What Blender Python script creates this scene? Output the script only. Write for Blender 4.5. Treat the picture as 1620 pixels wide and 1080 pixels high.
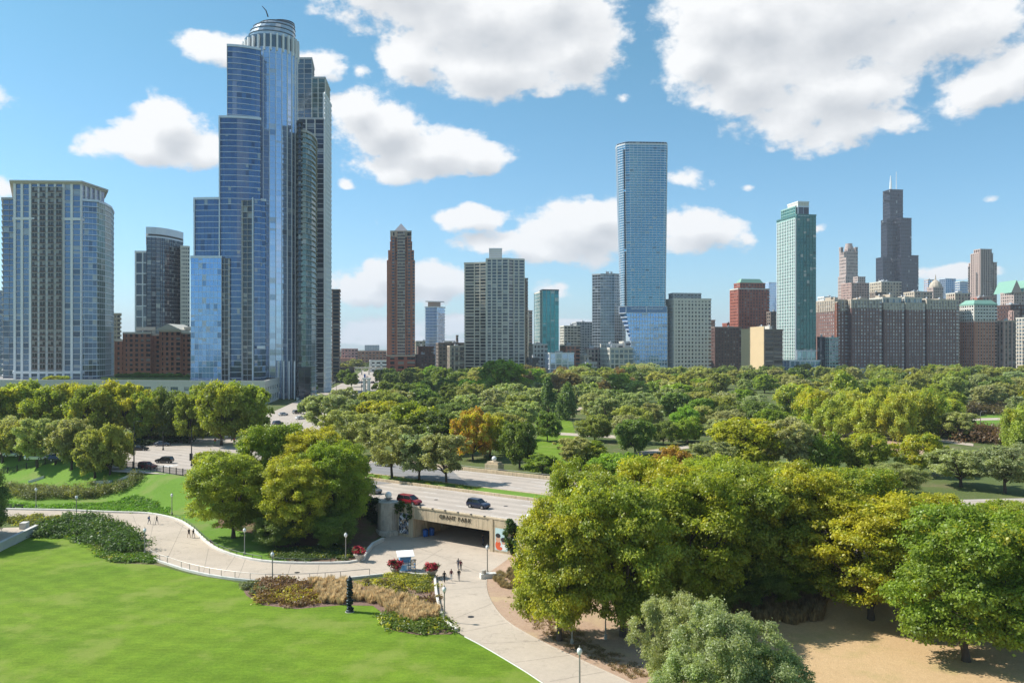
import bpy, math, random
import numpy as np
from mathutils import Vector, Matrix
from mathutils.geometry import delaunay_2d_cdt

for o in list(bpy.data.objects):
    bpy.data.objects.remove(o)
SC = bpy.context.scene
COL = SC.collection
random.seed(7)
RNG = np.random.default_rng(11)

# ------------------------------------------------------------------ camera
EYE = 34.5            # height of the camera over the plaza, metres
FOC = 1300.0          # focal length in pixels of the 1620 px wide photograph
HOR = 550.0           # row of the horizon
CXP = 810.0
cd = bpy.data.cameras.new('camera')
cd.sensor_width = 36.0
cd.lens = 36.0 * FOC / 1620.0
cd.shift_y = (HOR - 540.0) / 1620.0
cd.clip_start = 0.5
cd.clip_end = 60000
cam = bpy.data.objects.new('camera', cd)
cam.location = (0, 0, EYE)
cam.rotation_euler = (math.radians(90), 0, 0)
COL.objects.link(cam)
SC.camera = cam

# ------------------------------------------------------------------ light
SUN_EL = math.radians(45)
SUN_AHEAD = math.radians(13)       # the sun stands to the left, a little ahead
sunv = Vector((-math.cos(SUN_EL) * math.cos(SUN_AHEAD), math.cos(SUN_EL) * math.sin(SUN_AHEAD), math.sin(SUN_EL)))
sd = bpy.data.lights.new('sun', 'SUN')
sd.energy = 4.2
sd.angle = math.radians(0.55)
sd.color = (1.0, 0.955, 0.88)
sun = bpy.data.objects.new('sun', sd)
sun.rotation_euler = sunv.to_track_quat('Z', 'Y').to_euler()
COL.objects.link(sun)

SC.view_settings.view_transform = 'Standard'
SC.view_settings.look = 'None'
SC.view_settings.exposure = 0.70
SC.view_settings.gamma = 1.0
SC.view_settings.use_curve_mapping = False
SC.render.engine = 'CYCLES'
SC.cycles.max_bounces = 7
SC.cycles.diffuse_bounces = 5
SC.cycles.glossy_bounces = 3
SC.cycles.transmission_bounces = 5
SC.cycles.volume_bounces = 0
SC.cycles.transparent_max_bounces = 6
SC.cycles.use_denoising = True
SC.cycles.sample_clamp_indirect = 4.0

W = bpy.data.worlds.new('World')
SC.world = W
W.use_nodes = True
try:
    W.cycles.sampling_method = 'MANUAL'
    W.cycles.sample_map_resolution = 512
except Exception:
    pass


def ndir(px, py):
    v = Vector(((px - CXP) / FOC, 1.0, (HOR - py) / FOC))
    l = v.length
    return v / l, l


def cloud_group():
    """direction -> cloud density; blobs hold the masses of cloud, noise gives them their puffs."""
    g = bpy.data.node_groups.new('cloud_density', 'ShaderNodeTree')
    g.interface.new_socket('Vector', in_out='INPUT', socket_type='NodeSocketVector')
    g.interface.new_socket('Density', in_out='OUTPUT', socket_type='NodeSocketFloat')
    g.interface.new_socket('Bulk', in_out='OUTPUT', socket_type='NodeSocketFloat')
    N, L = g.nodes, g.links
    gi, go = N.new('NodeGroupInput'), N.new('NodeGroupOutput')

    def m(op, a, b=None, c=None):
        n = N.new('ShaderNodeMath'); n.operation = op
        for k, v in enumerate((a, b, c)):
            if v is None: continue
            if hasattr(v, 'node'): L.new(v, n.inputs[k])
            else: n.inputs[k].default_value = v
        return n.outputs[0]
    # puffs carried into the outline by warping the direction
    wn = N.new('ShaderNodeTexNoise'); wn.inputs['Scale'].default_value = 9.0; wn.inputs['Detail'].default_value = 3.0
    L.new(gi.outputs[0], wn.inputs['Vector'])
    ws = N.new('ShaderNodeVectorMath'); ws.operation = 'SUBTRACT'; ws.inputs[1].default_value = (0.5, 0.5, 0.5)
    L.new(wn.outputs['Color'], ws.inputs[0])
    wm = N.new('ShaderNodeVectorMath'); wm.operation = 'MULTIPLY_ADD'; wm.inputs[1].default_value = (0.05, 0.05, 0.035)
    L.new(ws.outputs[0], wm.inputs[0]); L.new(gi.outputs[0], wm.inputs[2])
    p = wm.outputs[0]
    blobs = [
        (640, -10, 165, 60), (760, 30, 200, 75), (770, 105, 170, 62), (905, 75, 95, 70), (870, 5, 130, 70), (640, 95, 60, 55),
        (1180, 30, 170, 95), (1330, 20, 260, 110), (1180, 130, 130, 75), (1310, 150, 150, 75), (1355, 205, 85, 36), (1480, 50, 190, 85),
        (1110, 100, 70, 60), (1570, 130, 100, 52), (1640, 100, 90, 70),
        (225, 228, 98, 40), (265, 200, 70, 48), (310, 240, 70, 40), (200, 205, 40, 26), (340, 78, 85, 28), (500, 98, 60, 32), (430, 90, 70, 30),
        (600, 205, 95, 65), (680, 235, 110, 50), (560, 170, 55, 45), (740, 240, 70, 34), (640, 265, 110, 28),
        (930, 365, 130, 50), (870, 395, 100, 30), (960, 340, 70, 34), (745, 345, 75, 24), (800, 385, 90, 24), (1105, 365, 90, 40), (1170, 378, 45, 18),
        (1090, 285, 36, 20), (1180, 292, 14, 10), (860, 455, 36, 22), (620, 435, 90, 28), (690, 445, 60, 40), (580, 460, 90, 36), (600, 528, 90, 28), (720, 515, 60, 26),
        (900, 508, 50, 10), (545, 298, 22, 12), (1520, 432, 80, 16), (1450, 428, 30, 12), (0, 296, 32, 22), (1562, 320, 26, 12), (1300, 366, 16, 10),
        (993, 158, 16, 9), (570, 105, 18, 18), (-120, 120, 140, 60), (-260, 330, 150, 50), (1760, 300, 120, 50), (700, 543, 300, 9), (603, 350, 14, 12),
    ]
    best = None
    for (bx, by, ax, ay) in blobs:
        c, l = ndir(bx, by); small = ax < 46
        s = N.new('ShaderNodeVectorMath'); s.operation = 'SUBTRACT'; s.inputs[1].default_value = c
        L.new(p, s.inputs[0])
        k = N.new('ShaderNodeVectorMath'); k.operation = 'MULTIPLY'
        if ax < 46: ax, ay = ax * 1.9, ay * 1.7
        k.inputs[1].default_value = (FOC * l * 1.0 / ax, FOC * l / ax, FOC * l / ay)
        L.new(s.outputs[0], k.inputs[0])
        q = N.new('ShaderNodeVectorMath'); q.operation = 'LENGTH'; L.new(k.outputs[0], q.inputs[0])
        v = q.outputs['Value']
        if small: v = m('ADD', v, 0.42)      # small clouds are only wisps
        if best is None:
            best = v
        else:
            n = N.new('ShaderNodeMath'); n.operation = 'SMOOTH_MIN'; n.inputs[2].default_value = 0.35
            L.new(best, n.inputs[0]); L.new(v, n.inputs[1]); best = n.outputs[0]
    inner = m('MULTIPLY', m('SUBTRACT', 1.0, best), 1.7)
    # outside the view the same kind of sky goes on
    fn = N.new('ShaderNodeTexNoise'); fn.inputs['Scale'].default_value = 3.2; fn.inputs['Detail'].default_value = 2.0
    L.new(gi.outputs[0], fn.inputs['Vector'])
    sep = N.new('ShaderNodeSeparateXYZ'); L.new(gi.outputs[0], sep.inputs[0])
    front = N.new('ShaderNodeMapRange'); front.interpolation_type = 'SMOOTHSTEP'
    front.inputs[1].default_value = 0.78; front.inputs[2].default_value = 0.66
    L.new(sep.outputs['Y'], front.inputs[0])
    gen = m('MULTIPLY_ADD', fn.outputs[0], 5.0, -2.75)
    gen = m('MULTIPLY_ADD', m('SUBTRACT', 1.0, front.outputs[0]), -3.0, gen)
    base = m('MAXIMUM', m('MAXIMUM', inner, gen), -1.6)
    f1 = N.new('ShaderNodeTexNoise'); f1.inputs['Scale'].default_value = 16.0; f1.inputs['Detail'].default_value = 8.0; f1.inputs['Roughness'].default_value = 0.58
    sc = N.new('ShaderNodeVectorMath'); sc.operation = 'MULTIPLY'; sc.inputs[1].default_value = (1, 1, 1.5)
    L.new(gi.outputs[0], sc.inputs[0]); L.new(sc.outputs[0], f1.inputs['Vector'])
    f2 = N.new('ShaderNodeTexNoise'); f2.inputs['Scale'].default_value = 70.0; f2.inputs['Detail'].default_value = 5.0; f2.inputs['Roughness'].default_value = 0.65
    L.new(sc.outputs[0], f2.inputs['Vector'])
    vo = N.new('ShaderNodeTexVoronoi'); vo.feature = 'SMOOTH_F1'; vo.inputs['Scale'].default_value = 30.0
    try: vo.inputs['Detail'].default_value = 2.0
    except Exception: pass
    L.new(sc.outputs[0], vo.inputs['Vector'])
    d = m('ADD', base, m('MULTIPLY_ADD', f1.outputs[0], 2.5, -1.22))
    d = m('ADD', d, m('MULTIPLY_ADD', vo.outputs['Distance'], -0.55, 0.22))
    L.new(m('ADD', base, m('MULTIPLY_ADD', f1.outputs[0], 1.3, -0.62)), go.inputs[1])
    d = m('ADD', d, m('MULTIPLY_ADD', f2.outputs[0], 0.85, -0.42))
    L.new(d, go.inputs[0])
    return g


def build_world():
    nt = W.node_tree; N, L = nt.nodes, nt.links
    N.clear()
    out = N.new('ShaderNodeOutputWorld')
    sky = N.new('ShaderNodeTexSky'); sky.sky_type = 'NISHITA'; sky.sun_disc = False
    sky.sun_elevation = SUN_EL
    sky.sun_rotation = math.atan2(sunv.x, sunv.y)
    sky.altitude = 100; sky.air_density = 1.0; sky.dust_density = 0.6; sky.ozone_density = 1.4
    tc = N.new('ShaderNodeTexCoord')
    G = cloud_group()
    g1 = N.new('ShaderNodeGroup'); g1.node_tree = G
    L.new(tc.outputs['Generated'], g1.inputs[0])
    off = N.new('ShaderNodeVectorMath'); off.operation = 'ADD'; off.inputs[1].default_value = (-0.012, 0.0, 0.022)
    L.new(tc.outputs['Generated'], off.inputs[0])
    g2 = N.new('ShaderNodeGroup'); g2.node_tree = G
    L.new(off.outputs[0], g2.inputs[0])

    def mr(v, a, b, c=0.0, d=1.0, smooth=True):
        n = N.new('ShaderNodeMapRange')
        if smooth: n.interpolation_type = 'SMOOTHSTEP'
        L.new(v, n.inputs[0])
        for k, x in zip((1, 2, 3, 4), (a, b, c, d)): n.inputs[k].default_value = x
        return n.outputs[0]

    def mm(op, a, b):
        n = N.new('ShaderNodeMath'); n.operation = op
        for k, v in enumerate((a, b)):
            if hasattr(v, 'node'): L.new(v, n.inputs[k])
            else: n.inputs[k].default_value = v
        return n.outputs[0]
    alpha = mr(g1.outputs[0], -0.08, 0.55)
    # light falls from above: less cloud towards the light = brighter
    lit = mm('ADD', mm('MULTIPLY', mm('SUBTRACT', g1.outputs[1], g2.outputs[1]), 1.0), mm('MULTIPLY', mm('SUBTRACT', g1.outputs[0], g2.outputs[0]), 0.25))
    thick = mr(g1.outputs[1], 0.15, 1.5)
    over = mr(g2.outputs[1], 0.0, 1.3)
    sh = mm('SUBTRACT', mm('ADD', 0.90, mm('MULTIPLY', lit, 0.55)), mm('MULTIPLY', mm('MULTIPLY', thick, over), 0.62))
    sh = mr(sh, 0.0, 1.0, 0.0, 1.0, smooth=False)
    cr = N.new('ShaderNodeMix'); cr.data_type = 'RGBA'
    cr.inputs['A'].default_value = (2.55, 2.68, 2.85, 1)
    cr.inputs['B'].default_value = (4.15, 4.18, 4.2, 1)
    L.new(sh, cr.inputs['Factor'])
    mx = N.new('ShaderNodeMix'); mx.data_type = 'RGBA'
    L.new(alpha, mx.inputs['Factor'])
    tint = N.new('ShaderNodeMix'); tint.data_type = 'RGBA'; tint.blend_type = 'MULTIPLY'; tint.inputs['Factor'].default_value = 1.0
    # clear-day blue: deeper overhead, paler low down
    sz = N.new('ShaderNodeSeparateXYZ'); L.new(tc.outputs['Generated'], sz.inputs[0])
    tg = N.new('ShaderNodeMix'); tg.data_type = 'RGBA'
    tg.inputs['A'].default_value = (0.435, 0.59, 0.735, 1); tg.inputs['B'].default_value = (0.35, 0.60, 0.61, 1)
    L.new(mr(sz.outputs['Z'], 0.0, 0.33, smooth=False), tg.inputs['Factor'])
    L.new(tg.outputs['Result'], tint.inputs['B'])
    L.new(sky.outputs[0], tint.inputs['A'])
    L.new(tint.outputs['Result'], mx.inputs['A']); L.new(cr.outputs['Result'], mx.inputs['B'])
    bg = N.new('ShaderNodeBackground'); bg.inputs['Strength'].default_value = 0.15
    L.new(mx.outputs['Result'], bg.inputs['Color'])
    L.new(bg.outputs[0], out.inputs['Surface'])


build_world()

# ------------------------------------------------------------------ shared mesh and tagging helpers


class MB:
    """Collects simple shapes; build() links them as one mesh object."""

    def __init__(self):
        self.v, self.f, self.m, self.uv = [], [], [], []

    def add(self, vs, fs, mi=0, uvs=None):
        b = len(self.v)
        self.v.extend([tuple(p) for p in vs])
        for k, f in enumerate(fs):
            self.f.append(tuple(b + i for i in f)); self.m.append(mi)
            self.uv.append(uvs[k] if uvs else None)
        return self

    def box(self, x0, x1, y0, y1, z0, z1, mi=0, M=None):
        vs = [(x0, y0, z0), (x1, y0, z0), (x1, y1, z0), (x0, y1, z0), (x0, y0, z1), (x1, y0, z1), (x1, y1, z1), (x0, y1, z1)]
        if M is not None: vs = [M @ Vector(p) for p in vs]
        return self.add(vs, [(0, 3, 2, 1), (4, 5, 6, 7), (0, 1, 5, 4), (1, 2, 6, 5), (2, 3, 7, 6), (3, 0, 4, 7)], mi)

    def bar(self, a, b, w, h, mi=0):
        """box of width w, height h running from a to b (base centred on the line)"""
        a, b = Vector(a), Vector(b)
        d = (b - a); l = d.length
        if l < 1e-6: return self
        d /= l
        s = Vector((-d.y, d.x, 0)); s = s.normalized() * w / 2 if s.length > 1e-6 else Vector((w / 2, 0, 0))
        up = Vector((0, 0, h))
        vs = [a - s, b - s, b + s, a + s, a - s + up, b - s + up, b + s + up, a + s + up]
        return self.add(vs, [(0, 3, 2, 1), (4, 5, 6, 7), (0, 1, 5, 4), (1, 2, 6, 5), (2, 3, 7, 6), (3, 0, 4, 7)], mi)

    def prism(self, poly, z0, z1, mi=0, top=None):
        n = len(poly)
        vs = [(x, y, z0) for x, y in poly] + [(x, y, z1) for x, y in poly]
        fs = [(i, (i + 1) % n, n + (i + 1) % n, n + i) for i in range(n)]
        self.add(vs, fs, mi)
        self.add(vs[n:], [tuple(range(n))], mi if top is None else top)
        self.add(vs[:n], [tuple(reversed(range(n)))], mi)
        return self

    def tube(self, pts, rad, n=6, mi=0, cap=True):
        pts = [Vector(p) for p in pts]
        if not hasattr(rad, '__len__'): rad = [rad] * len(pts)
        rings = []
        for i, p in enumerate(pts):
            d = (pts[min(i + 1, len(pts) - 1)] - pts[max(i - 1, 0)])
            d = d.normalized() if d.length > 1e-9 else Vector((0, 0, 1))
            a = d.cross(Vector((1, 0, 0)) if abs(d.x) < 0.8 else Vector((0, 1, 0))).normalized()
            b = d.cross(a)
            rings.append([p + (a * math.cos(2 * math.pi * k / n) + b * math.sin(2 * math.pi * k / n)) * rad[i] for k in range(n)])
        vs = [q for r in rings for q in r]
        fs = []
        for i in range(len(pts) - 1):
            for k in range(n):
                fs.append((i * n + k, i * n + (k + 1) % n, (i + 1) * n + (k + 1) % n, (i + 1) * n + k))
        if cap:
            fs.append(tuple(reversed(range(n)))); fs.append(tuple((len(pts) - 1) * n + k for k in range(n)))
        return self.add(vs, fs, mi)

    def lathe(self, prof, n=12, c=(0, 0, 0), mi=0):
        vs, fs = [], []
        for r, z in prof:
            for k in range(n):
                a = 2 * math.pi * k / n
                vs.append((c[0] + r * math.cos(a), c[1] + r * math.sin(a), c[2] + z))
        for i in range(len(prof) - 1):
            for k in range(n):
                fs.append((i * n + k, i * n + (k + 1) % n, (i + 1) * n + (k + 1) % n, (i + 1) * n + k))
        fs.append(tuple(reversed(range(n)))); fs.append(tuple((len(prof) - 1) * n + k for k in range(n)))
        return self.add(vs, fs, mi)

    def mesh(self, name, mats, smooth=False):
        me = bpy.data.meshes.new(name)
        me.from_pydata(self.v, [], self.f)
        mats = mats if isinstance(mats, (list, tuple)) else [mats]
        for m_ in mats: me.materials.append(m_)
        if len(mats) > 1: me.polygons.foreach_set('material_index', self.m)
        if any(u is not None for u in self.uv):
            ul = me.uv_layers.new(name='UVMap')
            flat = []
            for f, u in zip(self.f, self.uv):
                for k in range(len(f)):
                    flat.extend(u[k] if u is not None else (0.0, 0.0))
            ul.data.foreach_set('uv', flat)
        if smooth: me.polygons.foreach_set('use_smooth', [True] * len(me.polygons))
        me.update()
        return me

    def build(self, name, mats, parent=None, smooth=False, loc=(0, 0, 0), **tags):
        o = bpy.data.objects.new(name, self.mesh(name, mats, smooth))
        COL.objects.link(o)
        o.location = loc
        if parent is not None: o.parent = parent
        for k, v in tags.items(): o[k] = v
        return o


def thing(name, label, cat, loc=(0, 0, 0), rz=0.0, group=None):
    o = bpy.data.objects.new(name, None)
    o.empty_display_size = 0.5
    COL.objects.link(o)
    o.location = loc; o.rotation_euler = (0, 0, rz)
    o['label'] = label; o['category'] = cat
    if group: o['group'] = group
    return o


def kids(o):
    return list(KID.get(o.name, []))


def copy_tree(o, label=None, loc=None, rz=None, parent=None, scale=None):
    c = o.copy(); COL.objects.link(c)
    if parent is not None: c.parent = parent
    if label: c['label'] = label
    if loc is not None: c.location = loc
    if rz is not None: c.rotation_euler = (0, 0, rz)
    if scale is not None: c.scale = scale
    for ch in o.children: copy_tree(ch, parent=c)
    return c


# ------------------------------------------------------------------ lie of the land
XN = [-2000, -300, 5, 20, 35, 50, 75, 110, 160, 230, 330, 600, 2000]
YN = [136.75 + 0.7009 * 2000, 136.75 + 0.7009 * 300, 133.2, 123.9, 118.0, 115.5, 115.0, 119, 131, 152, 190, 300, 900]
US, UC = 0.819, 0.574


def road_q(x, y):
    """metres beyond the near edge of the drive"""
    x = np.asarray(x, float); y = np.asarray(y, float)
    yn = np.interp(x, XN, YN)
    sl = (np.interp(x + 2, XN, YN) - np.interp(x - 2, XN, YN)) / 4
    return (y - yn) / np.sqrt(1 + sl * sl)


def sst(t):
    t = np.clip(t, 0, 1); return t * t * (3 - 2 * t)


def hz(x, y):
    x = np.asarray(x, float); y = np.asarray(y, float)
    q = road_q(x, y)
    s = US * x - UC * y
    ramp = 5 * sst((q + 13.5) / 12.5)
    k = np.maximum(sst((-s - 105.5) / 10), sst((s + 75.5) / 9))
    z = np.where(q > 2.0, 5.0, ramp * k)
    pit = (s > -103.5) & (s < -80) & (q > -1) & (q < 50)
    z = np.where(pit, -0.5, z)
    z = z + 0.25 * sst(-q / 40.) * (np.sin(x * 0.05 + 1) * np.sin(y * 0.06)) * 0
    return z


def h1(x, y):
    return float(hz(x, y))


def at(px, py):
    """where a line of sight meets the ground"""
    dx, dz = (px - CXP) / FOC, (HOR - py) / FOC
    Y = 40.0
    while Y < 9000:
        z = EYE + dz * Y
        if z <= h1(dx * Y, Y) + 0.01 if not (-103.5 < US * dx * Y - UC * Y < -80) else z <= 0:
            break
        Y += 0.25 if Y < 320 else Y * 0.002
    return Vector((dx * Y, Y, h1(dx * Y, Y)))


def gp(px, py, z=0.0):
    Y = (EYE - z) * FOC / (py - HOR)
    return Vector(((px - CXP) / FOC * Y, Y, z))


def P(px, d):
    return ((px - CXP) / FOC * d, d)


def ZT(py, d):
    return EYE + (HOR - py) / FOC * d


def sc_(s, c):
    """point in the drive's own frame: s along, c across"""
    return Vector((US * s + UC * c, -UC * s + US * c, 0))


def in_poly(x, y, poly):
    ins = False; n = len(poly); j = n - 1
    for i in range(n):
        xi, yi = poly[i][0], poly[i][1]; xj, yj = poly[j][0], poly[j][1]
        if (yi > y) != (yj > y) and x < (xj - xi) * (y - yi) / (yj - yi) + xi: ins = not ins
        j = i
    return ins


def dense(pts, step, closed=False):
    out = []
    pts = [Vector(p) for p in pts]
    n = len(pts)
    for i in range(n if closed else n - 1):
        a, b = pts[i], pts[(i + 1) % n]
        k = max(1, int((b - a).length / step))
        out += [a.lerp(b, j / k) for j in range(k)]
    if not closed: out.append(pts[-1])
    return out


def spline(pts, step=1.5, closed=False):
    """Catmull-Rom through the points"""
    pts = [Vector(p) for p in pts]; n = len(pts); out = []
    for i in range(n if closed else n - 1):
        g = lambda k: pts[k % n] if closed else pts[max(0, min(n - 1, k))]
        p0, p1, p2, p3 = g(i - 1), g(i), g(i + 1), g(i + 2)
        m_ = max(1, int((p2 - p1).length / step))
        for j in range(m_):
            t = j / m_
            out.append(0.5 * ((2 * p1) + (p2 - p0) * t + (2 * p0 - 5 * p1 + 4 * p2 - p3) * t * t + (3 * p1 - p0 - 3 * p2 + p3) * t ** 3))
    if not closed: out.append(pts[-1])
    return out


def patch(name, pts, off, mat, step=2.0, flat=None, parent=None, **tags):
    """a sheet lying on the ground inside an outline"""
    edge = dense([Vector((p[0], p[1], 0)) for p in pts], step, True)
    xs = [p.x for p in edge]; ys = [p.y for p in edge]
    vs = [Vector((p.x, p.y)) for p in edge]; n = len(vs)
    if flat is None:
        gx = np.arange(min(xs), max(xs), step); gy = np.arange(min(ys), max(ys), step)
        if len(gx) * len(gy) < 60000:
            for a in gx:
                for b in gy:
                    if in_poly(a, b, edge): vs.append(Vector((a + 0.137, b + 0.071)))
    r = delaunay_2d_cdt(vs, [(i, (i + 1) % n) for i in range(n)], [], 1, 1e-4)
    V = np.array([(v.x, v.y) for v in r[0]])
    z = (hz(V[:, 0], V[:, 1]) if flat is None else np.full(len(V), flat)) + off
    me = bpy.data.meshes.new(name)
    fs = []
    for f in r[2]:
        a, b, c = V[f[0]], V[f[1]], V[f[2]]
        fs.append(tuple(f) if (b[0] - a[0]) * (c[1] - a[1]) - (b[1] - a[1]) * (c[0] - a[0]) > 0 else tuple(reversed(f)))
    me.from_pydata([(V[i, 0], V[i, 1], z[i]) for i in range(len(V))], [], fs)
    me.polygons.foreach_set('use_smooth', [True] * len(me.polygons))
    me.materials.append(mat)
    o = bpy.data.objects.new(name, me); COL.objects.link(o)
    if parent is not None: o.parent = parent
    for k, v in tags.items(): o[k] = v
    return o


# ------------------------------------------------------------------ materials
class NT:
    def __init__(self, name):
        self.mat = bpy.data.materials.new(name); self.mat.use_nodes = True
        self.N, self.L = self.mat.node_tree.nodes, self.mat.node_tree.links
        self.N.clear()
        self.out = self.N.new('ShaderNodeOutputMaterial')

    def n(self, t, ins=None, **kw):
        x = self.N.new(t)
        for k, v in kw.items(): setattr(x, k, v)
        for k, v in (ins or {}).items():
            if hasattr(v, 'node'): self.L.new(v, x.inputs[k])
            else: x.inputs[k].default_value = v
        return x

    def m(self, op, a, b=None, c=None):
        x = self.N.new('ShaderNodeMath'); x.operation = op
        for k, v in enumerate((a, b, c)):
            if v is None: continue
            if hasattr(v, 'node'): self.L.new(v, x.inputs[k])
            else: x.inputs[k].default_value = v
        return x.outputs[0]

    def mr(self, v, a, b, c=0.0, d=1.0, smooth=False):
        x = self.N.new('ShaderNodeMapRange')
        if smooth: x.interpolation_type = 'SMOOTHSTEP'
        self.L.new(v, x.inputs[0])
        for k, q in zip((1, 2, 3, 4), (a, b, c, d)): x.inputs[k].default_value = q
        return x.outputs[0]

    def mix(self, f, a, b, blend='MIX'):
        x = self.N.new('ShaderNodeMix'); x.data_type = 'RGBA'; x.blend_type = blend
        for k, v in (('Factor', f), ('A', a), ('B', b)):
            s = x.inputs[k]
            if k != 'Factor' :
                s = [i for i in x.inputs if i.name == k and i.type == 'RGBA'][0]
            if hasattr(v, 'node'): self.L.new(v, s)
            else: s.default_value = v if k == 'Factor' else tuple(v)[:3] + (1,)
        return [o for o in x.outputs if o.type == 'RGBA'][0]

    def noise(self, scale, detail=3.0, rough=0.5, vec=None, coord='pos'):
        x = self.N.new('ShaderNodeTexNoise')
        x.inputs['Scale'].default_value = scale; x.inputs['Detail'].default_value = detail; x.inputs['Roughness'].default_value = rough
        if vec is None:
            vec = self.pos() if coord == 'pos' else self.n('ShaderNodeTexCoord').outputs['Object']
        self.L.new(vec, x.inputs['Vector'])
        return x.outputs[0]

    def pos(self):
        if not hasattr(self, '_p'): self._p = self.n('ShaderNodeNewGeometry').outputs['Position']
        return self._p

    def finish(self, bsdf):
        self.L.new(bsdf, self.out.inputs['Surface']); return self.mat

    def pbr(self, col, rough=0.8, metal=0.0, bump=None, bstr=0.3, bdist=0.05, spec=0.5, normal=None, **kw):
        b = self.n('ShaderNodeBsdfPrincipled')
        for k, v in (('Base Color', col), ('Roughness', rough), ('Metallic', metal), ('Specular IOR Level', spec)):
            if hasattr(v, 'node'): self.L.new(v, b.inputs[k])
            elif k == 'Base Color': b.inputs[k].default_value = tuple(v)[:3] + (1,)
            else: b.inputs[k].default_value = v
        if bump is not None:
            bn = self.n('ShaderNodeBump', {'Strength': bstr, 'Distance': bdist, 'Height': bump})
            self.L.new(bn.outputs[0], b.inputs['Normal'])
        if normal is not None: self.L.new(normal, b.inputs['Normal'])
        return self.finish(b.outputs[0])


def plain(name, col, rough=0.8, metal=0.0, var=0.18, scale=1.2, spec=0.4, bstr=0.15, streak=0.0):
    """a worn single-colour surface: colour wanders a little at two scales"""
    t = NT(name)
    a = t.noise(scale, 5, 0.6); b = t.noise(scale * 9, 3, 0.6)
    f = t.m('ADD', t.m('MULTIPLY', a, 0.7), t.m('MULTIPLY', b, 0.3))
    k = t.mr(f, 0.3, 0.7, 1 - var, 1 + var)
    if streak:      # rain streaks and grime that run down the wall
        sv = t.n('ShaderNodeVectorMath', {0: t.pos(), 1: (2.2, 2.2, 0.18)}, operation='MULTIPLY').outputs[0]
        k = t.m('MULTIPLY', k, t.mr(t.noise(1.0, 5, 0.7, vec=sv), 0.45, 0.7, 1.0, 1 - streak, smooth=True))
    c = t.n('ShaderNodeVectorMath', {0: tuple(col)[:3], 'Scale': k}, operation='SCALE').outputs[0]
    return t.pbr(c, rough, metal, bump=b, bstr=bstr, bdist=0.02, spec=spec)


def facade_glass(name, ca, cb, metal=0.55, rough=0.06, tilt=0.02, blind=0.08, blind_col=(0.5, 0.5, 0.48), split=1.0, dark=0.05):
    """glazing whose panes (UV cells) differ in tint, blinds and set; ca, cb are the two ends of the tint"""
    t = NT(name)
    uv = t.n('ShaderNodeUVMap').outputs[0]
    sp = t.n('ShaderNodeSeparateXYZ', {0: uv})
    cu = t.m('FLOOR', t.m('MULTIPLY', sp.outputs[0], split)); cv = t.m('FLOOR', sp.outputs[1])
    cell = t.n('ShaderNodeCombineXYZ', {0: cu, 1: cv, 2: 3.3}).outputs[0]
    w = t.n('ShaderNodeTexWhiteNoise', {'Vector': cell}, noise_dimensions='3D')
    r = w.outputs['Value']; rc = w.outputs['Color']
    sc = t.n('ShaderNodeSeparateXYZ', {0: rc})
    big = t.noise(0.02, 3, 0.5)
    k = t.m('ADD', t.m('MULTIPLY', r, 0.35), t.m('MULTIPLY', t.mr(big, 0.35, 0.65), 0.5))
    col = t.mix(k, ca, cb)
    dk = t.m('GREATER_THAN', sc.outputs[1], 1 - dark)
    col = t.mix(t.m('MULTIPLY', dk, 0.5), col, tuple(x * 0.25 for x in ca))
    bl = t.m('GREATER_THAN', sc.outputs[0], 1 - blind)
    # a blind hangs only part of the way down the pane
    fv = t.m('FRACT', sp.outputs[1])
    bl = t.m('MULTIPLY', bl, t.m('GREATER_THAN', fv, t.m('MULTIPLY', sc.outputs[2], 0.7)))
    col = t.mix(t.m('MULTIPLY', bl, 0.6), col, blind_col)
    geo = t.n('ShaderNodeNewGeometry')
    tv = t.n('ShaderNodeVectorMath', {0: rc, 1: (0.5, 0.5, 0.5)}, operation='SUBTRACT').outputs[0]
    tv = t.n('ShaderNodeVectorMath', {0: tv, 'Scale': tilt}, operation='SCALE').outputs[0]
    nn = t.n('ShaderNodeVectorMath', {0: geo.outputs['Normal'], 1: tv}, operation='ADD').outputs[0]
    nn = t.n('ShaderNodeVectorMath', {0: nn}, operation='NORMALIZE').outputs[0]
    mt = t.m('MULTIPLY', t.m('SUBTRACT', 1.0, t.m('MULTIPLY', bl, 0.6)), metal)
    return t.pbr(col, rough, mt, normal=nn, spec=0.6)


def leaf_mat(name, gloss=0.0, tr_mul=(1.45, 1.5, 0.7), yel=(0.45, 0.41, 0.035)):
    t = NT(name)
    oi = t.n('ShaderNodeObjectInfo')
    tint = t.n('ShaderNodeAttribute', attribute_name='tint').outputs['Fac']
    vary = t.n('ShaderNodeAttribute', attribute_name='vary').outputs['Fac']
    thr = t.m('SUBTRACT', 1.0, oi.outputs['Alpha'])
    f = t.n('ShaderNodeMapRange', {0: t.m('SUBTRACT', tint, thr), 1: -0.12, 2: 0.14}, interpolation_type='SMOOTHSTEP').outputs[0]
    col = t.mix(f, oi.outputs['Color'], yel)
    k = t.mr(vary, 0, 1, 0.72, 1.45)
    col = t.n('ShaderNodeVectorMath', {0: col, 'Scale': k}, operation='SCALE').outputs[0]
    d = t.n('ShaderNodeBsdfDiffuse', {'Color': col}).outputs[0]
    tl = t.n('ShaderNodeVectorMath', {0: col, 1: tr_mul}, operation='MULTIPLY').outputs[0]
    tr = t.n('ShaderNodeBsdfTranslucent', {'Color': tl}).outputs[0]
    m_ = t.n('ShaderNodeMixShader', {0: 0.48, 1: d, 2: tr}).outputs[0]
    g = t.n('ShaderNodeBsdfGlossy', {'Color': (0.8, 0.85, 0.8, 1), 'Roughness': 0.45}).outputs[0]
    m2 = t.n('ShaderNodeMixShader', {0: 0.03 + gloss, 1: m_, 2: g}).outputs[0]
    return t.finish(m2)
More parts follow.
